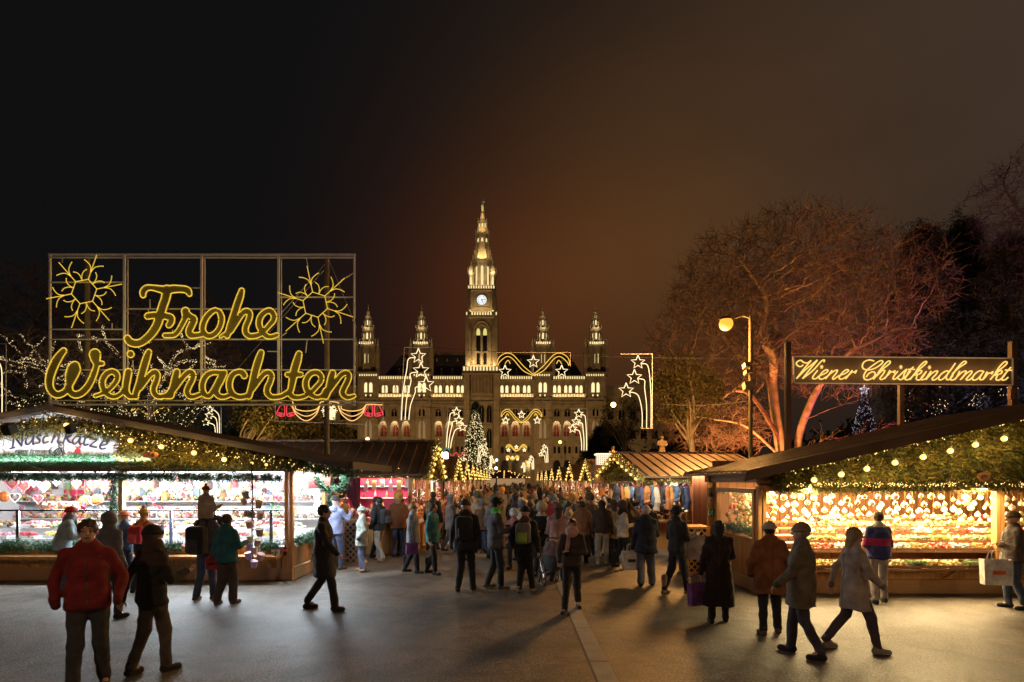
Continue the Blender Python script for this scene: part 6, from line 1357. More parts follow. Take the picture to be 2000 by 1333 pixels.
NW += [n2(l) for l in ([(0, 400), (70, 340), (150, 270), (110, 350), (95, 410), (55, 440), (8, 420)], [(95, 425), (150, 370), (190, 300), (260, 232)], [(215, 300), (150, 380), (125, 430), (175, 440), (230, 400), (330, 295)], [(175, 272), (282, 272)],
    [(205, 438), (300, 320), (440, 200), (475, 155), (440, 148), (350, 235), (290, 330)], [(280, 370), (340, 300), (395, 295), (370, 340), (310, 358)], [(325, 358), (305, 425), (345, 445), (400, 410), (470, 305)], [(470, 305), (390, 405), (400, 442), (460, 420), (500, 370), (545, 300)], [(545, 300), (510, 370), (465, 440)],
    [(490, 405), (560, 335), (620, 300), (652, 305), (620, 360), (565, 420), (590, 447), (660, 405), (720, 340), (790, 298), (840, 310)], [(790, 298), (710, 350), (668, 415), (695, 445), (760, 410), (850, 300), (940, 172)], [(870, 270), (800, 370), (800, 435), (850, 430), (900, 370)],
    [(890, 345), (1000, 245), (1105, 175), (1110, 148), (1070, 148), (980, 240), (880, 380), (860, 432), (900, 445), (960, 400), (1010, 300)], [(1010, 300), (980, 370), (930, 440)], [(960, 400), (1040, 325), (1100, 298), (1110, 320), (1070, 390), (1020, 440)], [(1045, 410), (1130, 330), (1195, 298), (1205, 325), (1150, 390), (1115, 435), (1160, 445), (1220, 400)],
    [(1400, 305), (1330, 298), (1255, 350), (1215, 420), (1250, 447), (1320, 410), (1400, 305)], [(1400, 305), (1345, 390), (1345, 440), (1400, 425), (1460, 330)], [(1455, 310), (1420, 380), (1385, 440)], [(1415, 410), (1475, 335), (1510, 335), (1548, 308), (1528, 350)],
    [(1505, 440), (1600, 330), (1740, 215), (1778, 165), (1742, 148), (1660, 225), (1590, 330)], [(1580, 375), (1640, 305), (1695, 298), (1680, 340), (1610, 360)], [(1628, 360), (1600, 425), (1635, 450), (1700, 410), (1750, 350)], [(1840, 238), (1760, 330), (1700, 410), (1705, 445), (1750, 440), (1795, 400)], [(1748, 282), (1855, 288)])]
NEON = emis('neon_gold', (1, .58, .14), 1.35); rope_lines('neon_script', NW, ns, YN, YN / F, NEON, .0185, kk=5, dy=-.06)
dots = []
for (fx_, px_, py_) in ((n1, 545, 242), (n1, 1885, 245), (n2, 520, 240)):
    c_ = fx_([(px_, py_)])[0]
    for a in range(3): da, db = 3.2 * math.cos(R(60 * a + 60)), 4 * math.sin(R(60 * a + 60)); dots.append([(c_[0] - da, c_[1] - db), (c_[0] + da, c_[1] + db)])
rope_lines('neon_dots', dots, ns, YN, YN / F, NEON, .011, dy=-.06)
light('sign_glow', 'AREA', (SX(1762, YN), YN - .45, SZ(725, YN)), 9, (1, .50, .13), 5.5, aim=(SX(1762, YN), YN, SZ(725, YN)), size_y=.4)
# ---- stars, showers and swags across the lane
LEDW = emis('led_warm', (1, .78, .42), 1.7); LEDG = emis('led_gold', (1, .58, .08), 1.15); LEDR = emis('led_red', (1, .05, .09), 1.0); LEDGN = emis('led_green', (.02, .5, .35), .5)
def spts(cx, cy, r, rot=0): return [(cx + (r if i % 2 == 0 else r * .43) * math.sin(math.pi * i / 5 + rot), cy - (r if i % 2 == 0 else r * .43) * math.cos(math.pi * i / 5 + rot)) for i in range(10)]
def closed(l): return l + [l[0]]
def shower(x0_, y0_, x1_, y1_, stars, Y, label, flip=False, bs=1.0):
    """frame box in pixels; stars (x,y,r); tails run down to the base"""
    t = thing('star_shower', tuple(P((x0_ + x1_) / 2, y1_, Y)), label, 'light decoration', group='star shower light decorations'); s = Y / F; w = max(.02, .9 * s)
    fx = x1_ if flip else x0_; m = MB(); m.bar((SX(fx, Y), Y, SZ(y0_, Y)), (SX(fx - (0 if flip else (x1_ - x0_) * .16) * 1, Y), Y, SZ(y1_, Y)), w, w); m.bar((SX(x0_, Y), Y, SZ(y0_, Y)), (SX(x1_, Y), Y, SZ(y0_, Y)), w, w)
    lean = 0 if flip else (x1_ - x0_) * .16
    k = 1 if not flip else -1; wd = abs(x1_ - x0_)
    m.bar((SX(fx - lean, Y), Y, SZ(y1_, Y)), (SX(fx - lean + k * wd * .36, Y), Y, SZ(y1_, Y)), w, w); m.build('frame', METAL, t)
    tl = []
    for i, (a, b, r) in enumerate(stars):
        m = rope_lines('star', [closed(spts(a, b, r))], t, Y, s, LEDW, max(.016, .85 * s) * bs, kk=1); m.data.name = 'star'
        bx = fx - lean + k * wd * (.06 + .14 * i); top_x = fx + k * wd * (.10 + .16 * i); yy = b + r * .4
        tl.append([(bx, y1_ - 1), (bx + lean * .4, (y1_ + b) / 2 + 6), (top_x, b + (y1_ - b) * .22), (a - k * r * 1.3, yy), (a - k * r * .5, b + r * .2)])
    rope_lines('tails', tl, t, Y, s, LEDW, max(.014, .75 * s) * bs)
    return t
def swag(x0_, y0_, x1_, y1_, Y, label):
    t = thing('star_swag', tuple(P((x0_ + x1_) / 2, y0_, Y)), label, 'light decoration', group='star swag light decorations'); s = Y / F; w = max(.018, .8 * s); W_ = x1_ - x0_; H_ = y1_ - y0_
    m = MB(); m.bar((SX(x0_, Y), Y, SZ(y0_, Y)), (SX(x1_, Y), Y, SZ(y0_, Y)), w, w); m.bar((SX(x0_, Y), Y, SZ(y0_, Y)), (SX(x0_, Y), Y, SZ(y0_ + H_ * .6, Y)), w, w); m.bar((SX(x1_, Y), Y, SZ(y0_, Y)), (SX(x1_, Y), Y, SZ(y0_ + H_ * .6, Y)), w, w); m.bar((SX((x0_ + x1_) / 2, Y), Y, SZ(y0_, Y)), (SX((x0_ + x1_) / 2, Y), Y, SZ(y1_ - H_ * .1, Y)), w * .7, w * .7); m.build('frame', METAL, t)
    L_ = []
    for sg in (-1, 1):
        c_ = (x0_ + x1_) / 2; f = lambda u, v: (c_ + sg * u * W_ / 2, y0_ + v * H_)
        L_.append([f(0, .95), f(.25, .62), f(.55, .12), (f(.75, .06)), f(.93, .25), f(.98, .55)]); L_.append([f(0, 1.0), f(.28, .78), f(.55, .30), f(.72, .20), f(.9, .42), f(.95, .58)]); L_.append([f(.62, .5), f(.68, .35), f(.76, .5)])
    rope_lines('swag', L_, t, Y, s, LEDG, max(.015, .8 * s))
    for (u, v) in ((-.76, .82), (0, .42), (.76, .82)): rope_lines('star', [closed(spts((x0_ + x1_) / 2 + u * W_ / 2, y0_ + v * H_, H_ * .27))], t, Y, s, LEDW, max(.015, .85 * s), kk=1)
    return t
YA = 26.5
shower(790, 679, 842, 822, [(818, 697, 15), (823, 725, 16), (833, 752, 16)], YA, 'largest star shower hanging left of the clock tower')
shower(1212, 692, 1274, 837, [(1245, 709, 14), (1238, 738, 15), (1222, 764, 15)], YA, 'largest star shower hanging right of the town hall', True)
shower(875, 795, 905, 877, [(892, 805, 9), (896.5, 821, 9), (904, 835, 9)], 47, 'mid-sized star shower just left of the Christmas tree')
shower(1113, 799, 1147, 881, [(1130, 809, 9), (1125, 824, 9), (1118, 838, 9)], 47, 'mid-sized star shower under the right turret', True)
shower(934, 868, 948, 905, [(941, 873, 4.5), (944, 880, 4.5), (947, 887, 4.5)], 95, 'small star shower in front of the foot of the Christmas tree', bs=.8)
shower(1053, 868, 1071, 905, [(1063, 873, 4.5), (1060, 881, 4.5), (1056, 888, 4.5)], 95, 'small star shower right of the lane before the town hall', True, bs=.8)
shower(957, 890, 966, 918, [(960, 893, 3), (962, 898, 3), (965, 903, 3)], 125, 'tiny star shower left at the far end of the lane', bs=.7)
shower(1032, 890, 1043, 918, [(1037, 893, 3), (1035, 898, 3), (1033, 903, 3)], 125, 'tiny star shower right at the far end of the lane', True, bs=.7)
shower(1018, 903, 1026, 922, [(1022, 906, 2.2), (1021, 910, 2.2), (1019, 913, 2.2)], 140, 'farthest star shower at the end of the lane', True, bs=.6)
shower(404, 793, 432, 857, [(412, 800, 7), (410, 812, 8), (404, 825, 8)], 40, 'star shower low behind the sweet stall roof', True)
shower(-40, 672, 12, 815, [(-28, 690, 14), (-34, 715, 14), (-38, 742, 14)], 24, 'star shower cut by the left edge of the view', True)
swag(969, 689, 1114, 735, YA, 'largest star swag beside the clock tower'); swag(978, 799, 1059, 827, 47, 'mid-sized star swag below the arcades'); swag(988, 868, 1029, 882, 95, 'small star swag over the lane'); swag(988, 890, 1014, 899, 125, 'tiny star swag at the far end of the lane')
swag(258, 795, 333, 812, 38, 'star swag low over the sweet stall roof')
rope_lines('small_star', [closed(spts(175, 802, 8))], None, 36, 36 / F, LEDW, .025, kk=1)['label'] = 'single star outline hanging above the peak of the sweet stall'
bpy.data.objects['small_star']['category'] = 'light decoration'
# bells and snowflake garland
YK = 24.0; t = thing('bell_garland', tuple(P(645, 790, YK)), 'framed light garland with two pairs of red bells and a white snowflake', 'light decoration')
m = MB(); q = lambda a, b: (SX(a, YK), YK, SZ(b, YK))
for a, b in (((538, 789), (538, 823)), ((538, 823), (748, 831)), ((748, 787), (748, 831)), ((640, 785), (748, 787)), ((538, 789), (545, 785))): m.bar(q(*a), q(*b), .022, .022)
m.build('frame', METAL, t)
def bell(cx_, cy_, tl): 
    c_, s__ = math.cos(tl), math.sin(tl); f = lambda l: [(cx_ + a * c_ - b * s__, cy_ + a * s__ + b * c_) for a, b in l]
    return [f([(-8, 8), (-6, -2), (-4, -8), (0, -10), (4, -8), (6, -2), (8, 8)]), f([(-8, 8), (-2, 6), (4, 6), (8, 8), (6, 11), (0, 12), (-6, 11), (-8, 8)]), f([(-3, 9), (0, 8), (3, 9), (0, 11), (-3, 9)])]
for cx_ in (560, 731): rope_lines('bells', bell(cx_ - 8, 802, R(14)) + bell(cx_ + 8, 802, R(-14)), t, YK, YK / F, LEDR, .019, kk=4)
sw = []
for a0_, a1_ in ((573, 627), (662, 716)):
    for d in (12, 22, 31): sw.append([(a0_ + (0 if d > 20 else 6), 794), (a0_ + 8, 794 + d * .55), ((a0_ + a1_) / 2, 792 + d), (a1_ - 8, 794 + d * .55), (a1_, 792)])
sw += [[(573, 784), (576, 794)], [(627, 794), (630, 786), (660, 787), (664, 795)], [(716, 794), (719, 791), (748, 792)]]
rope_lines('swags', sw, t, YK, YK / F, emis('led_amber', (1, .55, .16), 1.25), .019)
sf = []
for k in range(8):
    a = R(45 * k); p_ = lambda r, o=0: (645 + r * math.cos(a + o), 803 + r * math.sin(a + o)); sf += [[p_(2), p_(16)], [p_(9), p_(14, .28)], [p_(9), p_(14, -.28)], [p_(5), p_(8.5, .45)], [p_(5), p_(8.5, -.45)]]
rope_lines('snowflake', sf, t, YK, YK / F, LEDW, .017, kk=1)
# greenish and red rope figures over the stalls on the left of the lane
t = thing('bow_garland', tuple(P(845, 872, 34)), 'green rope light garland with a red bow over the left stalls', 'light decoration'); rope_lines('garland', [[(803 + i * 2.6, 872 + 4 * math.sin(i * 1.1) + i * .25) for i in range(30)]], t, 34, 34 / F, LEDGN, .03); rope_lines('bow', [[(822, 865), (830, 869), (822, 873), (822, 865)], [(838, 865), (830, 869), (838, 873), (838, 865)]], t, 34, 34 / F, LEDR, .025, kk=2)
t = thing('rope_light_fringe', tuple(P(900, 892, 40)), 'red and white zigzag rope lights above the left stall row', 'light decoration'); rope_lines('red_zigzag', [[(880 + i * 4, 888 + 3.5 * math.sin(i * 1.7)) for i in range(9)]], t, 40, 40 / F, LEDR, .03); rope_lines('white_zigzag', [[(884 + i * 3, 899 + 4 * math.sin(i * 2.1)) for i in range(10)]], t, 40, 40 / F, LEDW, .025)
# carrying wires
def wire(a, b, Y, sag, label):
    A, B = P(*a, Y), P(*b, Y); m = MB(); m.path([A.lerp(B, k / 12) - Vector((0, 0, sag * math.sin(math.pi * k / 12))) for k in range(13)], .004 + Y * .0002, 4); tag(m.build('span_wire', mat('wire_rubber', (.05, .045, .04), .8, var=0, bump=0)), label, 'wire')
wire((694, 668), (1560, 700), YA, .25, 'thin wire carrying the largest light figures'); wire((820, 795), (1200, 800), 47, .2, 'thin wire carrying the mid-sized light figures'); wire((300, 815), (560, 822), 38, .15, 'thin wire behind the sweet stall roof'); wire((-40, 672), (98, 700), 24, .1, 'short wire at the left edge'); wire((1290, 790), (1466, 783), 22, .1, 'thin wire tied to the lamp pole')
# ---- lamp pole with boxes and cameras, street lamps
YP = 22.0; t = thing('lamp_pole', tuple(P(1466, 990, YP)), 'tall yellowish lamp pole with camera boxes and a blazing orange lamp', 'street lamp'); t.location.z = 0
x = SX(1466, YP); m = MB(); m.segs([(x, YP, 0)], [(x, YP, SZ(618, YP))], .085, .06, 12); m.path([(x, YP, SZ(622, YP)), (x - .3, YP, SZ(617, YP)), (SX(1422, YP), YP, SZ(627, YP))], .03, 6); m.build('pole', mat('pole_green_metal', (.10, .09, .035), .7), t)
lp = P(1418, 633, YP); m = MB(); m.lathe((lp.x, lp.y, lp.z + .16), [(.19, 0), (.14, .08), (.05, .12)], 12, sx=1.3); m.build('lamp_housing', BLK, t); m = MB(); m.balls([tuple(lp)], .25, seg=16, rings=10); m.build('lamp_bulb', emis('sodium', (1, .42, .05), 1.5), t, smooth=True)
light('street_lamp_light', 'POINT', (lp.x - .3, lp.y + .5, lp.z - .9), 4000, (1, .45, .11), .8)
for px, py, w, h, lb in ((1455, 716, .2, .16, 0), (1458, 729, .24, .12, 1), (1459, 755, .36, .26, 0)):
    m = MB(); c_ = P(px, py, YP); m.obox(c_ + Vector((0, -.15, 0)), w, .3, h, ry=R(-6), rx=R(-10)); m.bar(tuple(c_), (x, YP, c_.z), .03); m.build('floodlight_box' if not lb else 'camera_box', mat('box_grey', (.22, .19, .14), .6), t)
for px, py, Y, lb, c, e, rr_l in ((1198, 791, 60, 'yellow street lamp on a pole right of the town hall', (1, .62, .15), 9, .26), (718, 858, 120, 'small orange lamp on a pole in front of the left arcades', (1, .55, .12), 14, .35), (1094, 864, 110, 'greenish yellow lamp on a tall pole in front of the right arcades', (.9, .8, .15), 4, .3)):
    b_ = P(px, py, Y); off = .9 if px != 718 else .3; t = thing('street_lamp', (b_.x + off, Y, 0), lb, 'street lamp'); m = MB(); m.segs([(b_.x + off, Y, 0)], [(b_.x + off, Y, b_.z + .25)], .09, .06, 8); m.bar((b_.x + off, Y, b_.z + .2), (b_.x, Y, b_.z + .2), .06); m.build('pole', POLEM, t); m = MB(); m.balls([tuple(b_)], rr_l, seg=10, rings=7); m.build('lamp_globe', emis('street_%d' % px, c, e), t, smooth=True)
t = thing('floodlight_mast', tuple(P(865, 950, 25)), 'glaring white floodlight on a short mast over the left stall row', 'floodlight'); t.location.z = 0
b_ = P(865, 890, 25); m = MB(); m.segs([(b_.x, 25.2, 0)], [(b_.x, 25.2, b_.z)], .05, .04, 8); m.obox(b_ + Vector((0, .12, 0)), .5, .16, .34, rx=R(20)); m.build('mast', BLK, t); m = MB(); m.obox(b_ + Vector((0, .01, 0)), .40, .05, .26, rx=R(20)); m.build('lens', emis('flood_white', (1, .98, .88), 22), t)
light('floodlight_beam', 'SPOT', (b_.x, 24.7, b_.z), 220, (1, .93, .78), .5, aim=(1.5, 10, 0), spot=110)
for px, py, Y in ((970, 899, 90), (969, 915, 75)):
    b_ = P(px, py, Y); t = thing('floodlight_mast', (b_.x, Y, 0), 'small bluish white lamp %s beside the Christmas tree' % ('higher' if py < 905 else 'lower'), 'floodlight'); m = MB(); m.segs([(b_.x, Y, 0)], [(b_.x, Y, b_.z)], .06, .05, 6); m.build('mast', BLK, t); m = MB(); m.balls([tuple(b_)], .16, seg=8, rings=6); m.build('lens', emis('flood_blue', (.5, .85, 1), 16), t)
# statues and the glowing lantern box on the stall roofs
def statue(px, py0, py1, Y, label, m_, ped=True):
    z0, z1 = SZ(py1, Y), SZ(py0, Y); h = z1 - z0; x = SX(px, Y); t = thing('statue', (x, Y, z0), label, 'statue'); m = MB()
    m.lathe((x, Y, z0), [(.17 * h, 0), (.16 * h, .2 * h), (.12 * h, .45 * h), (.17 * h, .62 * h), (.17 * h, .72 * h), (.05 * h, .79 * h), (.045 * h, .82 * h)], 10, sy=.7); m.balls([(x, Y, z0 + .9 * h)], .085 * h, seg=10, rings=8)
    for sx in (-1, 1): m.path([(x + sx * .15 * h, Y, z0 + .72 * h), (x + sx * .21 * h, Y - .05 * h, z0 + .56 * h), (x + sx * .06 * h, Y - .13 * h, z0 + .5 * h)], [.055 * h, .05 * h, .04 * h], 7)
    m.build('figure', m_, t, smooth=True); m = MB(); m.lathe((x, Y, z0 + .94 * h), [(.10 * h, 0), (.09 * h, .05 * h), (.02 * h, .07 * h)], 8); m.build('hat', BLK if m_ is not STONE2 else STONE2, t)
statue(1197, 872, 908, 24, 'painted wooden figure lit orange standing beside the glowing box on a roof', mat('figure_paint', (.5, .28, .08), .5, var=.4, scale=6)); statue(1293, 850, 893, 30, 'pale stone statue among the trees above the ribbed roof', mat('statue_stone', (.45, .34, .24), .8)); 
t = thing('light_box', tuple(P(1182, 908, 24)), 'white glowing lattice box on a stall roof', 'light decoration'); m = MB(); a, b, z0, z1 = SX(1167, 24), SX(1191, 24), SZ(908, 24), SZ(884, 24); m.box(a, 24, z0, b, 24.5, z1 - .1); m.build('lantern_box', emis('box_glow', (1, .95, .8), .55), t)
m = MB()
for i in range(7): x = a + (b - a) * i / 6; m.bar((x, 23.97, z0), (x, 23.97, z1 - .08), .014)
for i in range(6): z = z0 + (z1 - .1 - z0) * i / 5; m.bar((a, 23.96, z), (b, 23.96, z), .014)
m.box(a - .05, 23.9, z1 - .1, b + .05, 24.6, z1 - .04); m.build('lattice', LEDW, t)
m = MB(); m.box(SX(1160, 24), 23.8, 2.0, SX(1230, 24), 24.8, SZ(908, 24) - .01); m.build('ledge', WOODB, t)

# two unseen lamp poles added behind the viewer as fill for the near people
for i_, (x, y, e, c_) in enumerate(((-7.5, -7, 1150, (1, .62, .36)), (8.5, -8, 1250, (1, .60, .32)))):
    t = thing('lamp_pole', (x, y, 0), 'lamp pole on the pavement behind the viewer, %s' % ('left', 'right')[i_], 'street lamp'); m = MB(); m.segs([(x, y, 0)], [(x, y, 8.2)], .085, .06, 12); m.path([(x, y, 8.15), (x + .3, y, 8.25), (x + .9, y, 8.1)], .03, 6); m.build('pole', MC['pole_green_metal'], t)
    m = MB(); m.lathe((x + .9, y, 8.06), [(.22, 0), (.16, .1), (.05, .14)], 12); m.build('lamp_housing', BLK, t); m = MB(); m.balls([(x + .9, y, 7.98)], .18, seg=12, rings=8); m.build('lamp_bulb', MC['sodium'], t, smooth=True); light('street_lamp_light', 'POINT', (x + .9, y, 7.7), e, c_, .25)
# ================================================================== PEOPLE (bodies and clothes meshed from distance fields)
SKIN = mat('skin', (.52, .31, .22), .5, var=.08, scale=20, bump=.05); SKIND = mat('lips_brows', (.20, .08, .06), .5, var=.1, bump=0); EYEW = mat('eye_white', (.7, .7, .68), .3, var=0, bump=0)
def cloth(name, c, rough=.85): return mat('cloth_' + name, c, rough, var=.38, scale=7, bump=.5, bscale=40, sheen=.1)
HAIRS = {'brown': (.05, .025, .012), 'dark': (.012, .010, .009), 'fair': (.28, .18, .08), 'grey': (.25, .24, .23)}
def hairm(k): return mat('hair_' + k, HAIRS[k], .5, var=.4, scale=40, bump=.5, bscale=90, stretch=(4, 4, 1))
def smin(a, b, k): h = np.clip(.5 + .5 * (b - a) / k, 0, 1); return b * (1 - h) + a * h - k * h * (1 - h)
def caps(Pg, a, b, ra, rb, sx=1, sy=1):
    a = np.array(a, float); b = np.array(b, float); sc = np.array((sx, sy, 1.)); q = Pg * sc; A = a * sc; B = b * sc; d = B - A
    t = np.clip(((q - A) @ d) / (d @ d + 1e-9), 0, 1)[..., None]; return np.linalg.norm(q - A - t * d, axis=-1) - (ra + (rb - ra) * t[..., 0])
def ell(Pg, c, r): r = np.array(r, float); return (np.linalg.norm((Pg - np.array(c)) / r, axis=-1) - 1) * r.min()
def field_mesh(fn, lo, hi, h):
    lo = np.array(lo, float); hi = np.array(hi, float); n = np.maximum(((hi - lo) / h).astype(int) + 1, 4)
    g = np.stack(np.meshgrid(*[lo[i] + np.arange(n[i]) * h for i in range(3)], indexing='ij'), -1); return surface_nets(fn(g), lo, (h, h, h))
def pose_of(p):
    """joints in a figure 1.75 m tall, facing +Y (before heading)"""
    lean = p.get('lean', 0.0); st = p.get('stride', .06); J = {}; g = random.Random(p.get('seed', 1)); sit = p.get('sit')
    J['pel'] = (0, 0, .94); J['chest'] = (0, .30 * lean, 1.28); J['neck'] = (0, .42 * lean + .0, 1.46); hx, hy = p.get('turn', 0.0), p.get('nod', 0.0)
    J['head'] = (hx * .03, .50 * lean + .02 + hy * .06, 1.62 - abs(hy) * .03)
    for s, sg in (('L', -1), ('R', 1)):
        f = st * sg
        if sit:
            J['hip' + s] = (sg * .09, 0, .92); J['knee' + s] = (sg * .17, .36, .82); J['ank' + s] = (sg * .13, .36, .44); J['toe' + s] = (sg * .13, .46, .40)
        else:
            bend = .05 + .12 * max(0, -f) / .3; J['hip' + s] = (sg * .09, 0, .92)
            J['knee' + s] = (sg * .10 + g.uniform(-.015, .02), f * .55 + bend * .5, .50); lift = max(0, -f) * .25
            J['ank' + s] = (sg * (.10 + g.uniform(0, .04)), f * 1.05 - .02 - (.04 if f < 0 else 0), .085 + lift); J['toe' + s] = (J['ank' + s][0] + sg * .03, J['ank' + s][1] + .13, .030)
        J['sho' + s] = (sg * .172, .40 * lean, 1.395)
        am = p.get('arm' + s, p.get('arms', 'down')); sx, sy, sz = J['sho' + s]
        E = {'down': ((.07, -.03, -.29), (.09, .06, -.55)), 'pocket': ((.12, -.08, -.27), (.08, .08, -.47)), 'front': ((.06, .02, -.28), (-.04, .26, -.30)), 'up': ((.08, .16, -.20), (-.02, .36, -.06)),
             'fold': ((.07, .06, -.27), (-.20, .20, -.24)), 'hold': ((.06, .06, -.27), (.02, .30, -.22)), 'carry': ((.08, -.02, -.29), (.12, .03, -.57)), 'back': ((.10, -.12, -.26), (.08, -.20, -.50)), 'legs': ((.08, .14, -.18), (-.05, .22, .05)), 'push': ((.05, .04, -.29), (.0, .30, -.38)), 'swing': ((.07, .10, -.27), (.05, .27, -.44))}[am]
        J['elb' + s] = (sx + sg * E[0][0], sy + E[0][1], sz + E[0][2]); J['wri' + s] = (sx + sg * E[1][0], sy + E[1][1], sz + E[1][2])
    return J
def head_field(Pg, c, part):
    x, y, z = c
    if part == 'head':
        f = ell(Pg, (x, y - .01, z + .02), (.076, .094, .098)); f = smin(f, ell(Pg, (x, y + .03, z - .055), (.052, .055, .060)), .03)
        f = smin(f, caps(Pg, (x, y + .088, z + .018), (x, y + .104, z - .018), .010, .015), .012)
        for s in (-1, 1): f = smin(f, ell(Pg, (x + s * .079, y - .005, z - .002), (.010, .020, .030)), .008); f = smin(f, ell(Pg, (x + s * .033, y + .078, z + .028), (.026, .014, .010)), .012)
        return smin(f, ell(Pg, (x, y + .085, z - .055), (.024, .010, .009)), .01)
def hand_mesh(w, e, sg, grip):
    """palm, four unequal bent fingers and a thumb, fine grid; w: wrist, e: elbow"""
    w = np.array(w); d = w - np.array(e); d /= np.linalg.norm(d); side = np.cross(d, (0, 0, 1.)) if abs(d[2]) < .9 else np.array((0, 1., 0)); 
    side = side / np.linalg.norm(side); nrm = np.cross(side, d) * (1 if sg > 0 else -1); nrm = np.array((-sg * 1., 0, 0)) if abs(d[2]) > .75 else nrm; side = np.cross(d, nrm); side /= np.linalg.norm(side); nrm = np.cross(side, d); 
    cz = w + d * .05
    def fn(g):
        f = caps(g, w - d * .03, w + d * .02, .024, .027); f = smin(f, caps(g, w + d * .03 - side * .018, w + d * .085 - side * .022, .017, .015), .014); f = smin(f, caps(g, w + d * .03 + side * .018, w + d * .082 + side * .022, .017, .015), .014); f = smin(f, caps(g, w + d * .03, w + d * .086, .018, .016), .014)
        for k, (o, ln) in enumerate(((-.030, .062), (-.010, .074), (.011, .069), (.031, .054))):
            a = w + d * .085 + side * o; c = grip * (.7 + .12 * k); b = a + (d * math.cos(c) + nrm * math.sin(c)) * ln * .5; e_ = b + (d * math.cos(2 * c) + nrm * math.sin(2 * c)) * ln * .5
            f = smin(f, caps(g, a, b, .0092, .0085), .004); f = smin(f, caps(g, b, e_, .0085, .0072), .004)
        a = w + d * .025 - side * .026; b = a + (d * .6 - side * .75 + nrm * .3) * .04; e_ = b + (d * .95 - side * .1 + nrm * .4) * .032
        f = smin(f, caps(g, a, b, .012, .0105), .008); return smin(f, caps(g, b, e_, .0105, .0085), .004)
    return field_mesh(fn, cz - .105, cz + .125, .0062)
def wrinkle(g, s, amp):
    r = np.random.default_rng(int(s) + 900); o = 0; x, y, z = g[..., 0], g[..., 1], g[..., 2]
    wz = z + .05 * np.sin(x * 13 + s) + .04 * np.sin(y * 17 + 2 * s)
    for k in range(6):
        a, b, c = r.normal(size=3) * (16, 16, 20); o = o + np.sin(a * x + b * y + c * wz + r.uniform(0, 6)) * np.sin(r.normal() * 9 * x + r.normal() * 9 * wz + r.uniform(0, 6))
    return amp * .55 * np.sign(o) * np.abs(o) ** .8
def make_person(label, px, Y, H_, head, p, group=None, fine=1, root=None):
    """p: outfit and pose"""
    k = H_ / 1.75; loc = (SX(px, Y), Y, 0) if root is None else root
    t = thing('person', loc, label, 'person', rz=-R(head), group=group); J = pose_of(p); s = p.get('seed', 1); fem = p.get('fem', 0); g_ = .014 if fine == 2 else (.019 if fine else .028)
    def out_(v, f, name, ms, par=t, mi=None, smooth=True):
        m = MB(); m.add(v * k, f, 0)
        if mi is not None: m.Fc = [(m.Fc[0][0], mi)]
        return m.build(name, ms, par, smooth=smooth, local=True)
    bulk = p.get('bulk', 1.0); hd = J['head']
    # body: one surface from crown to ankles
    def body(g):
        f = head_field(g, hd, 'head'); f = smin(f, caps(g, J['neck'], (hd[0], hd[1] - .01, hd[2] - .05), .052, .048), .02)
        f = smin(f, caps(g, J['neck'], J['chest'], .07, .115, .8, 1.15), .06); f = smin(f, caps(g, J['chest'], J['pel'], .115, .12, .8, 1.1), .06)
        for S in 'LR':
            f = smin(f, caps(g, J['sho' + S], J['elb' + S], .045, .036), .03); f = smin(f, caps(g, J['elb' + S], J['wri' + S], .036, .025), .015)
            f = smin(f, caps(g, J['hip' + S], J['knee' + S], .075, .05), .04); f = smin(f, caps(g, J['knee' + S], J['ank' + S], .048, .032), .02); f = smin(f, caps(g, J['ank' + S], J['toe' + S], .034, .026), .02)
        return f
    jj = np.array([v for v in J.values()]); lo = jj.min(0) - .14; hi = jj.max(0) + .14; lo[2] = max(lo[2], -.01)
    v, f = field_mesh(body, lo, hi, g_)
    if fine: # a finer head replaces the coarse one above the neck
        fc = v[f].mean(1); keep = fc[:, 2] < hd[2] - .118; vh, fh = field_mesh(lambda g: smin(head_field(g, hd, 'head'), caps(g, J['neck'], (hd[0], hd[1] - .01, hd[2] - .05), .052, .048), .02), np.array(hd) - (.12, .12, .135), np.array(hd) + (.12, .15, .14), .0085)
        parts = [(v, f[keep]), (vh, fh)]
        hands = p.get('hands', 'LR')
        for S, sg in (('L', -1), ('R', 1)):
            if S in hands and p.get('arm' + S, p.get('arms', 'down')) != 'pocket' and fine == 2 or (S in hands and fine == 1 and p.get('arm' + S, p.get('arms', 'down')) != 'pocket'): parts.append(hand_mesh(J['wri' + S], J['elb' + S], sg, p.get('grip', .5)))
        vv = []; ff = []; n = 0
        for a, b in parts: vv.append(a); ff.append(b + n); n += len(a)
        v = np.concatenate(vv); f = np.concatenate(ff)
    fc = v[f].mean(1) - np.array(hd); mi = np.zeros(len(f), int)
    face = fc[:, 1] > .055
    for sx in (-1, 1):
        e = (np.hypot((fc[:, 0] - sx * .032) / 1.5, fc[:, 2] - .008) < .0085) & face; mi[e] = 1
        b = (abs(fc[:, 0] - sx * .034) < .022) & (abs(fc[:, 2] - .034) < .006) & face; mi[b] = 1
    mi[(abs(fc[:, 0]) < .024) & (abs(fc[:, 2] + .055) < .008) & face] = 1
    out_(v, f, 'body', [SKIN, SKIND], mi=mi)
    # trousers
    wid = .012 if not p.get('wide') else .03; L0 = p.get('boots', 0)
    def trou(g):
        f = caps(g, J['pel'], (0, 0, .90), .135, .13, .85, 1.1)
        for S in 'LR':
            f = smin(f, caps(g, J['hip' + S], J['knee' + S], .088 + wid * .5, .062 + wid), .035); f = smin(f, caps(g, J['knee' + S], tuple(np.array(J['ank' + S]) + (0, 0, .0)), .062 + wid, .048 + wid), .02)
        f = f - wrinkle(g, s, .0065); return np.maximum(f, g[..., 2] - 1.02)
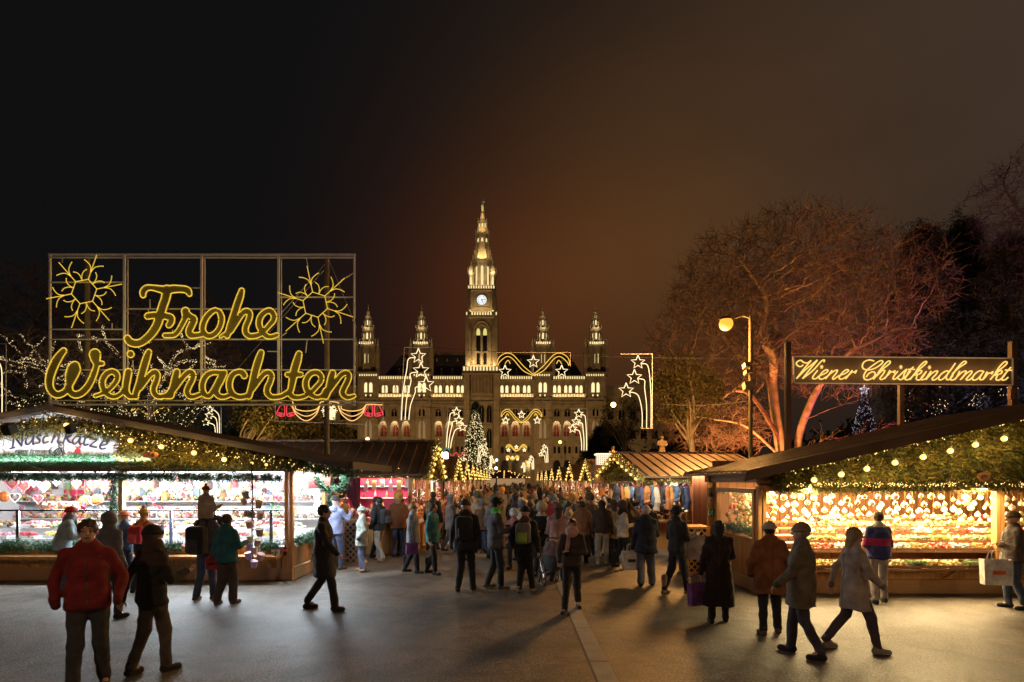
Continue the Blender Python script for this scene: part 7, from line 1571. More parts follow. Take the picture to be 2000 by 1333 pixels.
    v, f = field_mesh(trou, (-.34, min(J['ankL'][1], J['ankR'][1], J['pel'][1]) - .18, .02), (.34, max(J['kneeL'][1], J['kneeR'][1], J['ankL'][1], J['ankR'][1]) + .18, 1.06), g_)
    out_(v, f, 'trousers', cloth(*p.get('trou', ('black', (.012, .012, .014)))))
    # shoes or boots
    for S, sg in (('L', -1), ('R', 1)):
        a = np.array(J['ank' + S]); tt = np.array(J['toe' + S]); tz = max(tt[2], .03)
        def shoe(g):
            f = caps(g, (a[0], a[1] - .035, tz + .012), (tt[0], tt[1], tz + .004), .047, .042); f = smin(f, caps(g, a + (0, 0, -.01), a + (0, -.005, .02 if not L0 else L0), .047, .049 if not L0 else .062), .03)
            return np.maximum(f, (tz - .028) - g[..., 2])
        v, f = field_mesh(shoe, np.minimum(a, tt) - (.09, .10, .08), np.maximum(a, tt) + (.09, .09, .10 + L0), g_ * .8); z = v[f].mean(1)[:, 2]
        out_(v, f, 'shoe', [cloth(*p.get('shoe', ('shoe_black', (.015, .013, .012)))), cloth(*p.get('sole', ('sole', (.03, .03, .03))))], mi=(z < tz - .008).astype(int))
    # jacket or coat
    hem = p.get('hem', .84); puff = p.get('puff', 0); flare = p.get('flare', 0); th = .032 * bulk
    def coat(g):
        lw = .165 * bulk + flare; f = caps(g, J['neck'], J['chest'], .095 * bulk, .150 * bulk, .82, 1.12); f = smin(f, caps(g, J['chest'], (0, .05 * p.get('lean', 0), 1.0), .150 * bulk, .150 * bulk - .012 * fem, .82, 1.1), .06)
        zb = min(hem + .06, .98); f = smin(f, caps(g, (0, 0, 1.0), (0, (J['kneeL'][1] + J['kneeR'][1]) * .25 if hem < .7 else 0, zb), .150 * bulk, lw, .80, 1.08), .05)
        if hem < .75: 
            for S in 'LR': kk = np.array(J['knee' + S]); q = np.array(J['hip' + S]) * (1 - (.95 - hem)) + kk * (.95 - hem); f = smin(f, caps(g, (0, 0, .98), (q[0] * .6, q[1] * .8, max(hem, .2)), .13, .15 + flare * .5, .85, 1.05), .07)
        for S in 'LR':
            f = smin(f, caps(g, (J['neck'][0], J['neck'][1] - .01, J['neck'][2] - .015), J['sho' + S], .062, .058), .04); f = smin(f, caps(g, J['sho' + S], J['elb' + S], .056 * bulk + .006, .054 * bulk + .003), .04); w_ = np.array(J['wri' + S]); e_ = np.array(J['elb' + S]); f = smin(f, caps(g, e_, w_ + (w_ - e_) * .03, .055 * bulk + .004, .043 * bulk), .015)
        f = smin(f, caps(g, (J['neck'][0], J['neck'][1] - .015, J['neck'][2] - .01), (J['neck'][0], J['neck'][1] - .01, J['neck'][2] + .045), .078, .074), .02)
        if p.get('hooddown'): f = smin(f, caps(g, (-.07, J['neck'][1] - .10, 1.45), (.07, J['neck'][1] - .10, 1.45), .062, .062), .035)
        if p.get('hood'):
            hh = np.maximum(ell(g, (hd[0], hd[1] - .02, hd[2] + .015), (.115, .128, .135)), -ell(g, (hd[0], hd[1] + .10, hd[2] - .01), (.082, .10, .10))); f = smin(f, hh, .03)
        f = f - (.006 * np.abs(np.sin((g[..., 2] + .012 * np.sin(g[..., 0] * 11 + s)) * math.pi / .085 + s)) if puff else 0) - wrinkle(g, s + 1, .0075); return np.maximum(f, hem - g[..., 2] + .012 * np.sin(g[..., 0] * 20 + s))
    ar = np.array([J[q + S] for q in ('sho', 'elb', 'wri', 'knee') for S in 'LR']); lo = np.minimum(ar.min(0) - .12, (-.30, -.28, 0)); hi = np.maximum(ar.max(0) + .12, (.30, .24, 0)); lo[2] = max(min(hem - .04, ar[:6, 2].min() - .1), .1); hi[2] = 1.84 if p.get('hood') else 1.6
    def coat2(g):  # sleeves may hang below the hem
        f = coat(g)
        sl = np.full(f.shape, 9.)
        for S in 'LR':
            w_ = np.array(J['wri' + S]); e_ = np.array(J['elb' + S]); sl = np.minimum(sl, caps(g, e_, w_ + (w_ - e_) * .03, .055 * bulk, .043 * bulk) - wrinkle(g, s, .003))
        return np.minimum(f, sl)
    v, f = field_mesh(coat2, lo, hi, g_); cm = [cloth(*p['coat'])]; mi = np.zeros(len(f), int); c = v[f].mean(1)
    if p.get('coat2'): cm.append(cloth(*p['coat2'])); mi[(c[:, 2] > 1.36) & (np.abs(c[:, 0]) < .30)] = 1
    if p.get('coat3'): cm += [cloth(*p['coat3'])] * (3 - len(cm)); mi[(c[:, 2] < p.get('band', (1.12, 1.3))[1]) & (c[:, 2] > p.get('band', (1.12, 1.3))[0])] = 2
    if p.get('collar'): cm += [cloth(*p['collar'])]; mi[(c[:, 2] > 1.455) & (np.abs(c[:, 0]) < .14)] = len(cm) - 1
    cm = list(cm); mi = np.array(mi); base_c = p['coat'][1]; cm.append(cloth(p['coat'][0] + '_trim', tuple(q * .45 for q in base_c))); cuff = np.zeros(len(f), bool)
    for S in 'LR': w_ = np.array(J['wri' + S]); e_ = np.array(J['elb' + S]); d_ = (w_ - e_) / np.linalg.norm(w_ - e_); ax_ = (c - w_) @ d_; cuff |= (ax_ > -.035) & (np.linalg.norm(c - w_, axis=1) < .085)
    mi[cuff] = len(cm) - 1
    if hem > .7: mi[c[:, 2] < hem + .035] = len(cm) - 1
    jk = out_(v, f, p.get('coatname', 'jacket'), cm, mi=mi)
    if fine:
        for nm_, sg_ in (('zip', 1), ('back_seam', -1)):
            pts = []
            for z_ in np.arange(hem + .03, 1.40, .03):
                q = v[(np.abs(v[:, 0] - (.0 if sg_ > 0 else .004)) < .025) & (np.abs(v[:, 2] - z_) < .022)]
                if len(q): yy_ = q[:, 1] * sg_; pts.append((0.0, sg_ * (np.sort(yy_)[-max(1, len(yy_) // 6):].mean() - (.0 if sg_ > 0 else .003)), z_))
            if len(pts) > 4: m = MB(); m.path(np.array(pts) * k, .0045 * k, 5); m.build(nm_, cloth('zip_dark', (.02, .02, .02), .4), jk, local=True)
    if p.get('scarf'):
        v, f = field_mesh(lambda g: np.minimum(np.abs(caps(g, (0, J['neck'][1], 1.47), (0, J['neck'][1] + .01, 1.505), .105, .10, 1, 1.0)) - .022, caps(g, (.05, J['neck'][1] + .12, 1.45), (.08, J['neck'][1] + .17, 1.18), .035, .045, 1, 1.6)) - wrinkle(g, s, .004), (-.17, -.2, 1.1), (.18, .3, 1.6), .015); out_(v, f, 'scarf', cloth(*p['scarf']))
    # hair and hat
    if p.get('hair') and not p.get('hood'):
        ln = p.get('hairlen', .0)
        def hair(g):
            f = ell(g, (hd[0], hd[1] - .022, hd[2] + .033), (.092, .104, .100)); f = np.maximum(f, -ell(g, (hd[0], hd[1] + .115, hd[2] - .03), (.080, .075, .090)))
            if ln: f = smin(f, caps(g, (hd[0], hd[1] - .045, hd[2]), (hd[0], hd[1] - .085, hd[2] - ln), .085, .07, .9, 1.5), .04)
            else: f = np.maximum(f, (hd[2] - .05) - g[..., 2])
            if p.get('bun'): f = smin(f, ell(g, (hd[0], hd[1] - .09, hd[2] + .085), (.042, .042, .042)), .015)
            return f - .004 * np.sin(g[..., 0] * 130 + g[..., 2] * 9) 
        v, f = field_mesh(hair, np.array(hd) - (.14, .20, .12 + ln), np.array(hd) + (.14, .14, .18), .012); out_(v, f, 'hair', hairm(p['hair']))
    if p.get('hat'):
        kind, nm, colr = p['hat']
        def hat(g):
            c = (hd[0], hd[1] - .018, hd[2] + .045); f = ell(g, c, (.098, .112, .105)); f = np.maximum(f, (hd[2] + .03 - .25 * (g[..., 1] - hd[1])) - g[..., 2]); f = smin(f, np.abs(caps(g, (hd[0], hd[1] - .012, hd[2] + .045), (hd[0], hd[1] - .012, hd[2] + .055), .103, .100, 1, .93)) - .012 + np.maximum(np.abs(g[..., 2] - hd[2] - .05) - .02, 0) * 3, .01)
            if kind == 'pom': f = smin(f, ell(g, (hd[0], hd[1] - .02, hd[2] + .175), (.038, .038, .038)), .008)
            if kind == 'cap': f = np.minimum(f, np.maximum(ell(g, (hd[0], hd[1] + .10, hd[2] + .055), (.075, .075, .012)), -9))
            if kind == 'fur': f = np.minimum(f, np.abs(caps(g, (hd[0], hd[1] - .01, hd[2] + .05), (hd[0], hd[1] - .01, hd[2] + .07), .10, .10)) - .035 + .006 * np.sin(g[..., 0] * 150) * np.sin(g[..., 2] * 140 + g[..., 1] * 130))
            if kind == 'ears':
                for sx in (-1, 1): f = smin(f, ell(g, (hd[0] + sx * .085, hd[1] - .01, hd[2] + .14), (.03, .02, .035)), .01)
            return f - .0022 * np.sin(g[..., 0] * 120 + g[..., 1] * 120)
        v, f = field_mesh(hat, np.array(hd) - (.16, .18, .04), np.array(hd) + (.16, .21, .24), .0115); out_(v, f, 'hat', cloth(nm, colr))
    p['_J'] = J; p['_k'] = k; p['_t'] = t
    return t
def on_person(t, k, c): return rootmat(t) @ Vector((c[0] * k, c[1] * k, c[2] * k))
def backpack(t, p, label, col, col2, size=1.0, z=1.22):
    k = p['_k']; J = p['_J']; le = p.get('lean', 0) * .3; b = thing('backpack', tuple(on_person(t, k, (0, -.22 + le, z - .2))), label, 'backpack', rz=t.rotation_euler.z); b.location = on_person(t, k, (0, 0, 0)); 
    def bag(g):
        q = np.abs(g - np.array((0, -.235 + le, z))) - np.array((.085, .035, .15)) * size; f = np.linalg.norm(np.maximum(q, 0), axis=-1) + np.minimum(q.max(-1), 0) - .075 * size
        q = np.abs(g - np.array((0, -.335 + le, z - .08))) - np.array((.06, .015, .06)) * size; f2 = np.linalg.norm(np.maximum(q, 0), axis=-1) - .035; return smin(f, f2, .015) - wrinkle(g, 4, .003)
    v, f = field_mesh(bag, (-.24, -.46 + le, z - .30), (.24, -.10 + le, z + .30), .016); m = MB(); m.add(v * k, f); c = v[f].mean(1); m.Fc = [(m.Fc[0][0], ((c[:, 1] < -.315 + le) & (np.abs(c[:, 0]) < .10 * size) & (c[:, 2] < z + .03)).astype(int))]; m.build('bag_body', [cloth(*col), cloth(*col2)], b, smooth=True, local=True)
    for sx in (-1, 1):
        m = MB(); m.path([np.array(q) * k for q in smooth_line([(sx * .09, -.15 + le, z + .17), (sx * .10, -.05 + le, 1.49), (sx * .11, .10 + le, 1.42), (sx * .13, .15 + le, 1.25), (sx * .16, .03 + le, 1.10), (sx * .13, -.16 + le, z - .17)], 3)], .018 * k, 6); m.build('strap', cloth(*col), b, local=True, smooth=True)
    return b
def carrier_bag(pos, w, h, d, rz, label, col, band=None, name='shopping_bag'):
    t = thing(name, (pos[0], pos[1], pos[2]), label, 'bag', rz=rz); m = MB()
    m.add([(-w / 2 * .92, -d / 2, 0), (w / 2 * .92, -d / 2, 0), (w / 2 * .92, d / 2, 0), (-w / 2 * .92, d / 2, 0), (-w / 2, -d / 2, h), (w / 2, -d / 2, h), (w / 2, d / 2, h), (-w / 2, d / 2, h), (0, -d / 2 - .012, h * .5), (0, d / 2 + .012, h * .5)],
          [(3, 2, 1, 0), (0, 1, 8), (1, 5, 8), (5, 4, 8), (4, 0, 8), (2, 3, 9), (3, 7, 9), (7, 6, 9), (6, 2, 9), (1, 2, 6, 5), (3, 0, 4, 7)]); m.build('bag_body', cloth(*col), t, local=True)
    for y in (-d / 2, d / 2): m = MB(); m.path(smooth_line([(-w * .22, y, h - .01), (-w * .16, y * .4, h + .13), (w * .16, y * .4, h + .13), (w * .22, y, h - .01)], 4), .006, 5); m.build('handle', cloth(*col), t, local=True)
    if band: m = MB(); m.box(-w * .22, -d / 2 - .016, h * .42, w * .22, -d / 2 - .0125, h * .58); m.build('print', cloth(*band), t, local=True)
    return t
BK = ('black', (.012, .012, .014)); NV_ = ('navy', (.015, .02, .045)); JN = ('jeans', (.05, .07, .14)); GR = ('grey', (.14, .14, .16)); DG = ('dark_grey', (.04, .04, .045)); RD = ('red', (.30, .015, .02)); BR = ('brown', (.13, .06, .03)); CR = ('cream', (.50, .46, .38)); BG_ = ('beige', (.38, .30, .22)); TL = ('teal', (.015, .12, .15)); LB = ('light_blue', (.25, .36, .45)); PK = ('pink', (.48, .28, .27)); OR = ('orange', (.62, .30, .06)); OL = ('olive', (.10, .09, .05)); WH = ('white', (.62, .62, .62)); PU = ('purple', (.12, .03, .14)); LV = ('lavender_blue', (.20, .22, .38)); TAN = ('tan', (.42, .24, .12)); DB = ('dark_brown', (.045, .025, .018))
ppl = {}
def per(key, label, px, Y, H_, head, fine=1, **p): p['seed'] = len(ppl) + 3; t = make_person(label, px, Y, H_, head, p, fine=fine); ppl[key] = (t, p); return t
per('redman', 'person with dark hair in a dark red jacket, hands in pockets, nearest at the left', 172, 6.1, 1.76, 150, 2, coat=('deep_red', (.20, .012, .016)), trou=DG, hair='brown', arms='pocket', bulk=1.0, stride=.10)
per('furwoman', 'person in a black hat and black jacket with long brown hair beside the red jacket', 297, 6.75, 1.64, 25, 2, coat=BK, coat3=DB, band=(1.30, 1.44), trou=('taupe', (.08, .065, .055)), hair='brown', hairlen=.34, hat=('beanie',) + BK, armL='back', armR='hold', hem=.80, stride=.12, fem=1, scarf=DB)
per('greyleft', 'person in a grey padded jacket with hood up left of the sweet stall post', 214, 9.4, 1.66, 20, 1, coat=GR, trou=DG, hood=1, puff=1, bulk=1.1)
per('bluepuff', 'person in a pale blue puffy jacket and red hat leaning to the sweets', 121, 11.75, 1.62, 55, 1, coat=('ice_blue', (.30, .40, .46)), trou=JN, hat=('beanie',) + RD, puff=1, bulk=1.12, arms='hold', lean=.3, scarf=GR)
per('stripehat', 'person in a striped orange hat and blue jacket at the sweet counter', 243, 12.1, 1.52, 20, 1, coat=('blue', (.03, .06, .14)), coat2=('blue2', (.05, .10, .2)), trou=NV_, hat=('beanie', 'stripe_orange', (.5, .16, .07)), arms='hold')
per('orangehat', 'person in an orange hat with navy and yellow jacket at the sweet counter', 281, 11.6, 1.60, 5, 1, coat=NV_, coat2=OR, trou=NV_, hat=('pom',) + OR, arms='up', bulk=1.05)
backpack(*ppl['orangehat'], 'red backpack with pink pocket worn over the navy and yellow jacket', ('bag_red', (.5, .03, .06)), ('bag_pink', (.65, .12, .14)), .85)
per('father', 'person in a purple grey jacket and jeans carrying a child on the shoulders', 402, 10.85, 1.70, 12, 1, coat=('plum_grey', (.10, .08, .10)), trou=JN, hair='dark', arms='legs', shoe=('shoe_brown', (.10, .06, .04)), sole=WH, stride=.05, bulk=1.05)
backpack(*ppl['father'], 'big black backpack with light cords on the back of the person in jeans', BK, DG, 1.15, 1.12)
tf = ppl['father'][0]
make_person('child in a beige jacket and red bobble hat sitting on the shoulders', 0, 0, 1.12, 12, dict(coat=('child_beige', (.36, .29, .24)), trou=DG, hat=('pom',) + RD, sit=1, arms='hold', seed=77, bulk=1.1, hood=0, hooddown=1), fine=1, root=tuple(Vector(tf.location) + Vector((.03, -.06, .92))))
per('teal', 'person in a teal jacket with brown pinned hair and grey trousers at the sweet stall', 443, 10.5, 1.56, 15, 1, coat=TL, trou=('grey_brown', (.06, .05, .05)), hair='brown', bun=1, armL='carry', armR='hold', hem=.80, wide=1, shoe=('shoe_grey', (.16, .12, .10)), fem=1, bulk=1.12)
carrier_bag(on_person(ppl['teal'][0], .89, (-.33, .05, .66)) - Vector((0, .02, 0)), .26, .20, .12, R(-15), 'small red and black bag in the hand of the person in teal', RD, BK)
per('lavhood', 'person in a lavender blue hooded jacket and black hat between the left stalls', 655, 14.5, 1.76, 30, 1, coat=LV, trou=JN, hat=('beanie',) + BK, hooddown=1, armR='up', armL='pocket', stride=.08, shoe=('shoe_brown', (.10, .06, .04)))
per('darkwalker', 'person in a long dark coat walking past the corner of the sweet stall', 632, 10.0, 1.74, 85, 1, coat=('night', (.012, .011, .02)), trou=BK, hair='dark', hem=.55, coatname='coat', stride=.22, armL='back', armR='swing')
per('greenwhite', 'person in a pale green grey padded coat and tan boots facing left', 707, 14.2, 1.52, 262, 1, coat=('pale_sage', (.36, .40, .38)), trou=('light_jeans', (.13, .16, .28)), puff=1, hood=0, hat=('beanie', 'sage_hat', (.30, .33, .30)), hem=.70, boots=.16, shoe=TAN, arms='pocket', coatname='coat', fem=1, stride=.04)
per('striding', 'person in a black jacket and light trousers turned to the red lined stall', 741, 16.0, 1.70, 305, 1, coat=BK, trou=('stone_trousers', (.42, .40, .36)), hair='dark', arms='pocket', stride=.20, shoe=TAN)
backpack(*ppl['striding'], 'black backpack on the person in light trousers', BK, DG, .9)
per('rosy', 'person in a dusty pink jacket at the counter of the red lined stall', 783, 17.2, 1.66, 320, 1, coat=PK, trou=BK, hair='brown', arms='hold')
per('greyghost', 'person in a grey blue coat with black boots left of the lane', 806, 14.0, 1.62, 95, 1, coat=('mist', (.20, .23, .27)), trou=BK, hair='fair', boots=.25, hem=.72, stride=.16, fem=1, coatname='coat', armR='carry')
carrier_bag(on_person(ppl['greyghost'][0], .93, (.30, .06, .50)), .28, .26, .10, R(20), 'purple carrier bag beside the grey blue coat', ('bag_purple', (.22, .08, .30)))
per('tealghost', 'person in a turquoise jacket walking beside the grey blue coat', 845, 13.8, 1.64, 110, 1, coat=('turquoise', (.05, .22, .25)), trou=BK, hair='brown', hairlen=.2, boots=.2, stride=.14, fem=1, hem=.76)
per('olivepack', 'person in a black jacket with an olive pack left in the crowd', 846, 18.6, 1.80, 10, 1, coat=BK, trou=DG, hair='dark'); backpack(*ppl['olivepack'], 'olive backpack on a person in black left in the crowd', ('bag_olive', (.12, .12, .05)), OL, .9)
per('redhat', 'person in a red hat and reddish brown padded jacket near the crowd', 873, 19.5, 1.62, 0, 1, coat=('rust_brown', (.22, .09, .06)), trou=DG, hat=('beanie',) + RD, puff=1)
per('blackpack', 'person in dark clothes and a grey knit hat seen from behind left of centre', 909, 11.7, 1.77, 2, 2, coat=('ink_jacket', (.02, .02, .035)), trou=BK, hat=('beanie', 'dark_grey', DG[1]), armL='down', armR='down', bulk=1.2, hem=.78, sole=WH)
backpack(*ppl['blackpack'], 'black backpack on the back of the person in the grey knit hat', ('bag_black', (.02, .02, .022)), BK, 1.0)
per('neon', 'person in a grey jacket with bright green collar and black headband', 969, 11.9, 1.80, 75, 2, coat=('slate_jacket', (.09, .09, .11)), collar=('lime', (.10, .65, .05)), trou=('dark_jeans', (.02, .022, .03)), hair='brown', hat=('beanie',) + BK, arms='hold', puff=1, bulk=1.1, hem=.78, shoe=('sneaker', (.10, .09, .05)), sole=WH, stride=.08)
per('greypack', 'person in a black jacket and hat with tan shoes right of the green collar', 1026, 11.6, 1.64, 12, 2, coat=BK, trou=BK, hat=('beanie',) + BK, armL='pocket', armR='down', shoe=TAN, stride=.05, bulk=1.1, collar=BR)
backpack(*ppl['greypack'], 'grey backpack with a lime green pocket', ('bag_grey', (.16, .15, .16)), ('bag_lime', (.30, .45, .08)), .95)
per('palepink', 'small person in a pale pink patterned jacket and white hat behind the green collar', 1004, 14.6, 1.42, 200, 1, coat=('rose_print', (.40, .16, .18)), trou=DG, hat=('fur',) + WH)
per('whitehair', 'person in a white hood and dark coat pushing to the middle of the lane', 1058, 13.6, 1.62, 180, 1, coat=BK, collar=WH, trou=BK, hat=('fur', 'cream', CR[1]), hem=.72, hair='fair', hairlen=.2, arms='front')
per('pinkears', 'person in a dusky pink coat with an eared hat seen from behind', 1090, 12.9, 1.66, 5, 1, coat=PK, trou=BK, hat=('ears', 'mauve', (.22, .13, .13)), hair='brown', hairlen=.25, hem=.80, fem=1, arms='push')
per('midwalker', 'person with pinned dark hair and pink scarf striding toward the viewer', 1117, 9.9, 1.52, 188, 2, coat=('moss_dark', (.045, .035, .028)), trou=BK, hair='dark', bun=1, scarf=PK, stride=.24, armL='fold', armR='swing', fem=1)
per('browncoat', 'person in a brown hip length coat and black trousers seen from behind', 1137, 15.6, 1.62, 8, 1, coat=('tobacco', (.24, .11, .05)), trou=BK, hair='brown', arms='pocket', bulk=1.15, hem=.78)
per('darklight', 'person in a dark jacket and pale trousers right of the brown coat', 1176, 15.4, 1.66, 10, 1, coat=('umber', (.06, .04, .03)), trou=('stone_trousers', (.42, .40, .36)), hair='dark', hairlen=.15, shoe=WH)
per('beigecoat', 'person with brown hair in a beige coat next to the dark jacket and pale trousers', 1199, 15.8, 1.66, 355, 1, coat=BG_, trou=BK, hair='brown', hairlen=.2, fem=1, hem=.66, coatname='coat')
per('whitejacket', 'person in a white jacket, black scarf and fur hat facing the clothing stall', 1216, 14.9, 1.60, 82, 1, coat=('off_white', (.58, .52, .42)), trou=BK, scarf=BK, hat=('fur', 'brown_fur', (.07, .045, .03)), boots=.28, armR='hold', armL='pocket', hem=.80, fem=1, stride=.14)
per('whitecap', 'person in a dark navy coat, white knit cap and jeans', 1262, 12.3, 1.62, 12, 2, coat=('midnight', (.012, .014, .03)), trou=('washed_jeans', (.10, .12, .17)), hat=('beanie',) + WH, hem=.72, coatname='coat', armL='carry', armR='hold', bulk=1.15, wide=1)
carrier_bag(on_person(ppl['whitecap'][0], .925, (-.33, .03, .34)), .36, .38, .14, R(4), 'white paper carrier bag with a small dark print', WH, DG)
per('greybag', 'person in a black hooded jacket carrying a big grey bag, tan boots', 1322, 11.4, 1.66, 60, 1, coat=('coal', (.02, .018, .022)), trou=BK, hat=('beanie', 'coal_hat', (.02, .018, .02)), hair='dark', boots=.22, shoe=('taupe_boot', (.20, .13, .08)), stride=.16, armL='front', armR='hold', fem=1)
carrier_bag(on_person(ppl['greybag'][0], .95, (.10, .35, .68)), .42, .44, .12, R(-10), 'big grey carrier bag in front of the black hooded jacket', ('bag_mid_grey', (.30, .26, .26)))
per('gown', 'person with long dark hair in an ankle length dark coat beside the lattice bin', 1404, 9.15, 1.55, 15, 2, coat=('aubergine', (.022, .010, .010)), trou=BK, hair='dark', hairlen=.26, hem=.28, flare=.03, coatname='coat', armL='carry', armR='hold', fem=1, stride=.08)
carrier_bag(on_person(ppl['gown'][0], .89, (-.34, .04, .26)), .34, .34, .10, R(25), 'purple carrier bag beside the ankle length coat', ('bag_purple', (.22, .08, .30)))
per('rustman', 'person in a rust brown coat and light cap seen from behind by the ornament stall', 1503, 8.45, 1.56, 8, 2, coat=('rust', (.22, .08, .025)), trou=BK, hat=('cap', 'cap_light', (.42, .36, .28)), hair='dark', hem=.64, coatname='coat', bulk=1.18, armL='pocket', armR='pocket', shoe=('shoe_brown', (.10, .06, .04)))
per('oliveman', 'person in a grey olive coat and flat hat nearest the ornament stall, walking left', 1566, 7.4, 1.62, 300, 2, coat=('grey_olive', (.13, .10, .065)), trou=('dusk_trousers', (.05, .04, .055)), hat=('beanie', 'hat_taupe', (.24, .17, .11)), hair='grey', hem=.66, coatname='coat', bulk=1.15, stride=.16, armR='pocket', armL='swing')
per('tricolour', 'person in a jacket banded blue, white and magenta looking at the baubles', 1716, 10.6, 1.60, 0, 2, coat=('royal', (.03, .04, .20)), coat3=('magenta', (.42, .02, .14)), band=(1.10, 1.24), coat2=('royal', (.03, .04, .20)), collar=WH, trou=('pale_grey', (.30, .27, .28)), hair='brown', arms='front', bulk=1.1, shoe=BK)
per('creamcoat', 'person in a cream grey coat and dark trousers walking in front of the ornament stall', 1668, 7.6, 1.56, 95, 2, coat=('cream_grey', (.36, .29, .25)), trou=('dark_mauve', (.07, .05, .06)), hair='fair', hairlen=.12, hem=.60, coatname='coat', stride=.26, armL='back', armR='swing', sole=WH, shoe=('sneaker_pale', (.30, .26, .22)), fem=1)
per('rightman', 'person in a dark brown jacket and jeans with folded arms at the far right', 1980, 10.1, 1.62, 285, 2, coat=('bark', (.07, .05, .045)), trou=('blue_jeans', (.04, .06, .11)), hat=('beanie', 'umber_hat', (.10, .06, .04)), arms='fold', bulk=1.15, stride=.05)
carrier_bag(SX(1945, 10.0) * Vector((1, 0, 0)) + Vector((0, 10.0, .42)), .42, .42, .16, R(-12), 'white plastic bag with an orange print hanging at the far right', WH, ('bag_orange', (.75, .16, .05)))
# people serving inside the near stalls are hidden by goods; the pushchair in the lane
t = thing('pushchair', tuple(P(1080, 1125, 12.4)), 'pushchair with a dark hood and thin wheels in the middle of the lane', 'pushchair', rz=R(15)); t.location.z = 0
for x, y, r in ((-.27, -.2, .15), (.27, -.2, .15), (-.2, .35, .11), (.2, .35, .11)):
    m = MB(); m.path([(x, y + r * math.cos(a * .3142), r + .01 + r * math.sin(a * .3142)) for a in range(20)], .014, 6, closed=True); w = m.build('wheel', BLK, t, local=True)
    m = MB()
    for a in range(6): m.bar((x, y, r + .01), (x, y + r * math.cos(a * 1.047), r + .01 + r * math.sin(a * 1.047)), .007)
    m.build('spokes', CHROME, w, local=True)
m = MB()
for sx in (-1, 1): m.path([(sx * .25, -.2, .16), (sx * .25, .1, .5), (sx * .24, -.35, 1.0)], .013, 6); m.path([(sx * .2, .35, .12), (sx * .25, .05, .5)], .013, 6)
m.bar((-.24, -.35, 1.0), (.24, -.35, 1.0), .03); m.build('frame', CHROME, t, local=True)
v, f = field_mesh(lambda g: np.maximum(ell(g, (0, .02, .52), (.21, .36, .26)), -ell(g, (0, .15, .70), (.17, .25, .2))), (-.3, -.45, .2), (.3, .5, .85), .02); m = MB(); m.add(v, f); m.build('seat', cloth(*DG), t, smooth=True, local=True)
v, f = field_mesh(lambda g: np.maximum(np.abs(ell(g, (0, -.06, .66), (.22, .28, .26))) - .012, np.maximum(.62 - g[..., 2], g[..., 1] - .08)), (-.3, -.45, .5), (.3, .3, 1.0), .018); m = MB(); m.add(v, f); m.build('hood', cloth(*('mauve', (.22, .13, .13))), t, smooth=True, local=True)
# ---- the crowd farther down the lane: copies of a dozen figures, each recoloured
protos = []
for i in range(9):
    pz = dict(seed=50 + i, coat=BK, trou=(BK, DG, JN)[i % 3], hat=None if i % 3 == 0 else (('beanie', 'pom', 'fur')[i % 3], 'crowd_hat_%d' % i, (RD, DG, OR, WH, BR, GR, BK, LB, OL)[i][1]), hair=('brown', 'dark', 'fair')[i % 3], hairlen=(0, .2, .12)[i % 3], arms=('down', 'pocket', 'hold', 'front')[i % 4], stride=(.05, .15, .1)[i % 3], hem=(.82, .66, .76)[i % 3], bulk=1.1, puff=i % 2, hood=(i in (4, 7)))
    protos.append(make_person('proto', 0, 0, 1.72, 0, pz, fine=0, root=(0, -50, 0)))
CC = [('black', BK), ('navy', NV_), ('brown', BR), ('dark red', RD), ('grey', GR), ('olive', OL), ('beige', BG_), ('teal', TL), ('rust', ('rust', (.22, .08, .025))), ('dark grey', DG), ('cream', CR), ('tan', TAN)]
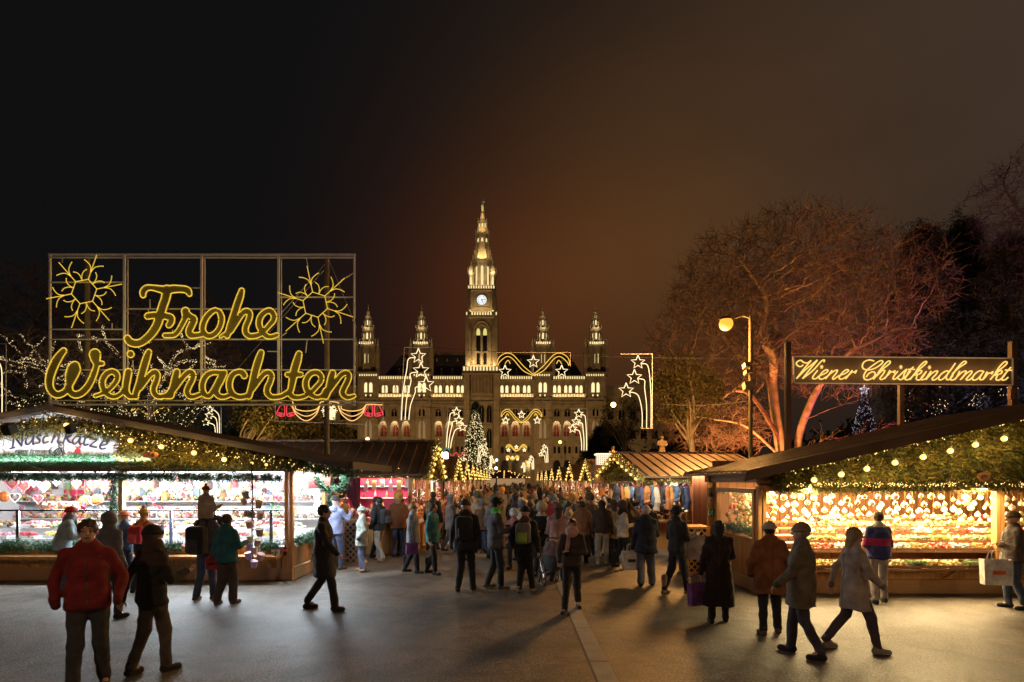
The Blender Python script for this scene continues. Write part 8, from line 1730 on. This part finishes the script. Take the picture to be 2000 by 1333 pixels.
def copy_person(src, loc, rz, sc, label, group, coatm):
    r = src.copy(); COL.objects.link(r); r.location = loc; r.rotation_euler = (0, 0, rz); r.scale = (sc, sc, sc); tag(r, label, 'person', group)
    for ch in src.children:
        c = ch.copy(); COL.objects.link(c); c.parent = r
        if c.name.split('.')[0] == 'jacket': c.material_slots[0].link = 'OBJECT'; c.material_slots[0].material = coatm
    return r
spots = []; tries = 0; named = [(t.location.x, t.location.y) for t, _ in ppl.values()]
while len(spots) < 150 and tries < 20000:
    tries += 1; Y = 16.0 + 62 * random.random() ** 1.25; lim_l, lim_r = (-2.35, 3.15)
    if Y < 18: lim_l, lim_r = -2.0, 3.4
    x = random.uniform(lim_l, lim_r)
    if Y < 18.5 and not (860 < 1000 + x * F / Y < 1200): continue
    if all((x - a) ** 2 + (Y - b) ** 2 > (.42 + Y * .004) ** 2 for a, b in spots + named): spots.append((x, Y))
for a in ((2.75, 17.0), (3.35, 16.9), (3.9, 17.1), (4.6, 16.8), (3.1, 16.2), (-3.2, 17.0), (-4.6, 16.6), (-3.75, 16.7)): spots.append(a)
spots.sort(key=lambda q: q[1]); seen = set()
PD = [' and black trousers', ', grey pom hat', ' and orange fur hat', ', long hair, grey trousers', ' with the hood up', ' and grey fur hat', ' and long dark hair', ', hood up, black trousers', ' and olive fur hat']
for i, (x, Y) in enumerate(spots):
    cn, cc = CC[(i * 7 + 3) % len(CC)]; rz = random.choice([0, 0, 0, .4, -.4, 1.5, -1.5, 3.0]) + random.uniform(-.3, .3)
    side = 'left side' if x < -.9 else ('right side' if x > 1.5 else 'middle'); band = 'front crowd,' if Y < 21 else ('second crowd rows,' if Y < 27 else ('mid crowd,' if Y < 35 else ('rear crowd,' if Y < 46 else ('far crowd,' if Y < 60 else 'farthest crowd,'))))
    for k_ in range(140):
        pi = (i * 5 + i // 9 + k_) % 9; cn, cc = CC[(i * 7 + 3 + k_ // 9) % len(CC)]
        lb = 'person in %s %s jacket%s, %s %s' % ('an' if cn[0] in 'aeiou' else 'a', cn, PD[pi], band, side)
        if lb not in seen: break
    seen.add(lb); copy_person(protos[pi], (x, Y, 0), rz, random.uniform(.84, 1.06), lb, 'people packed in the lane between the stalls', cloth(*cc))
for q in protos:
    for ch in list(q.children): bpy.data.objects.remove(ch)
    bpy.data.objects.remove(q)
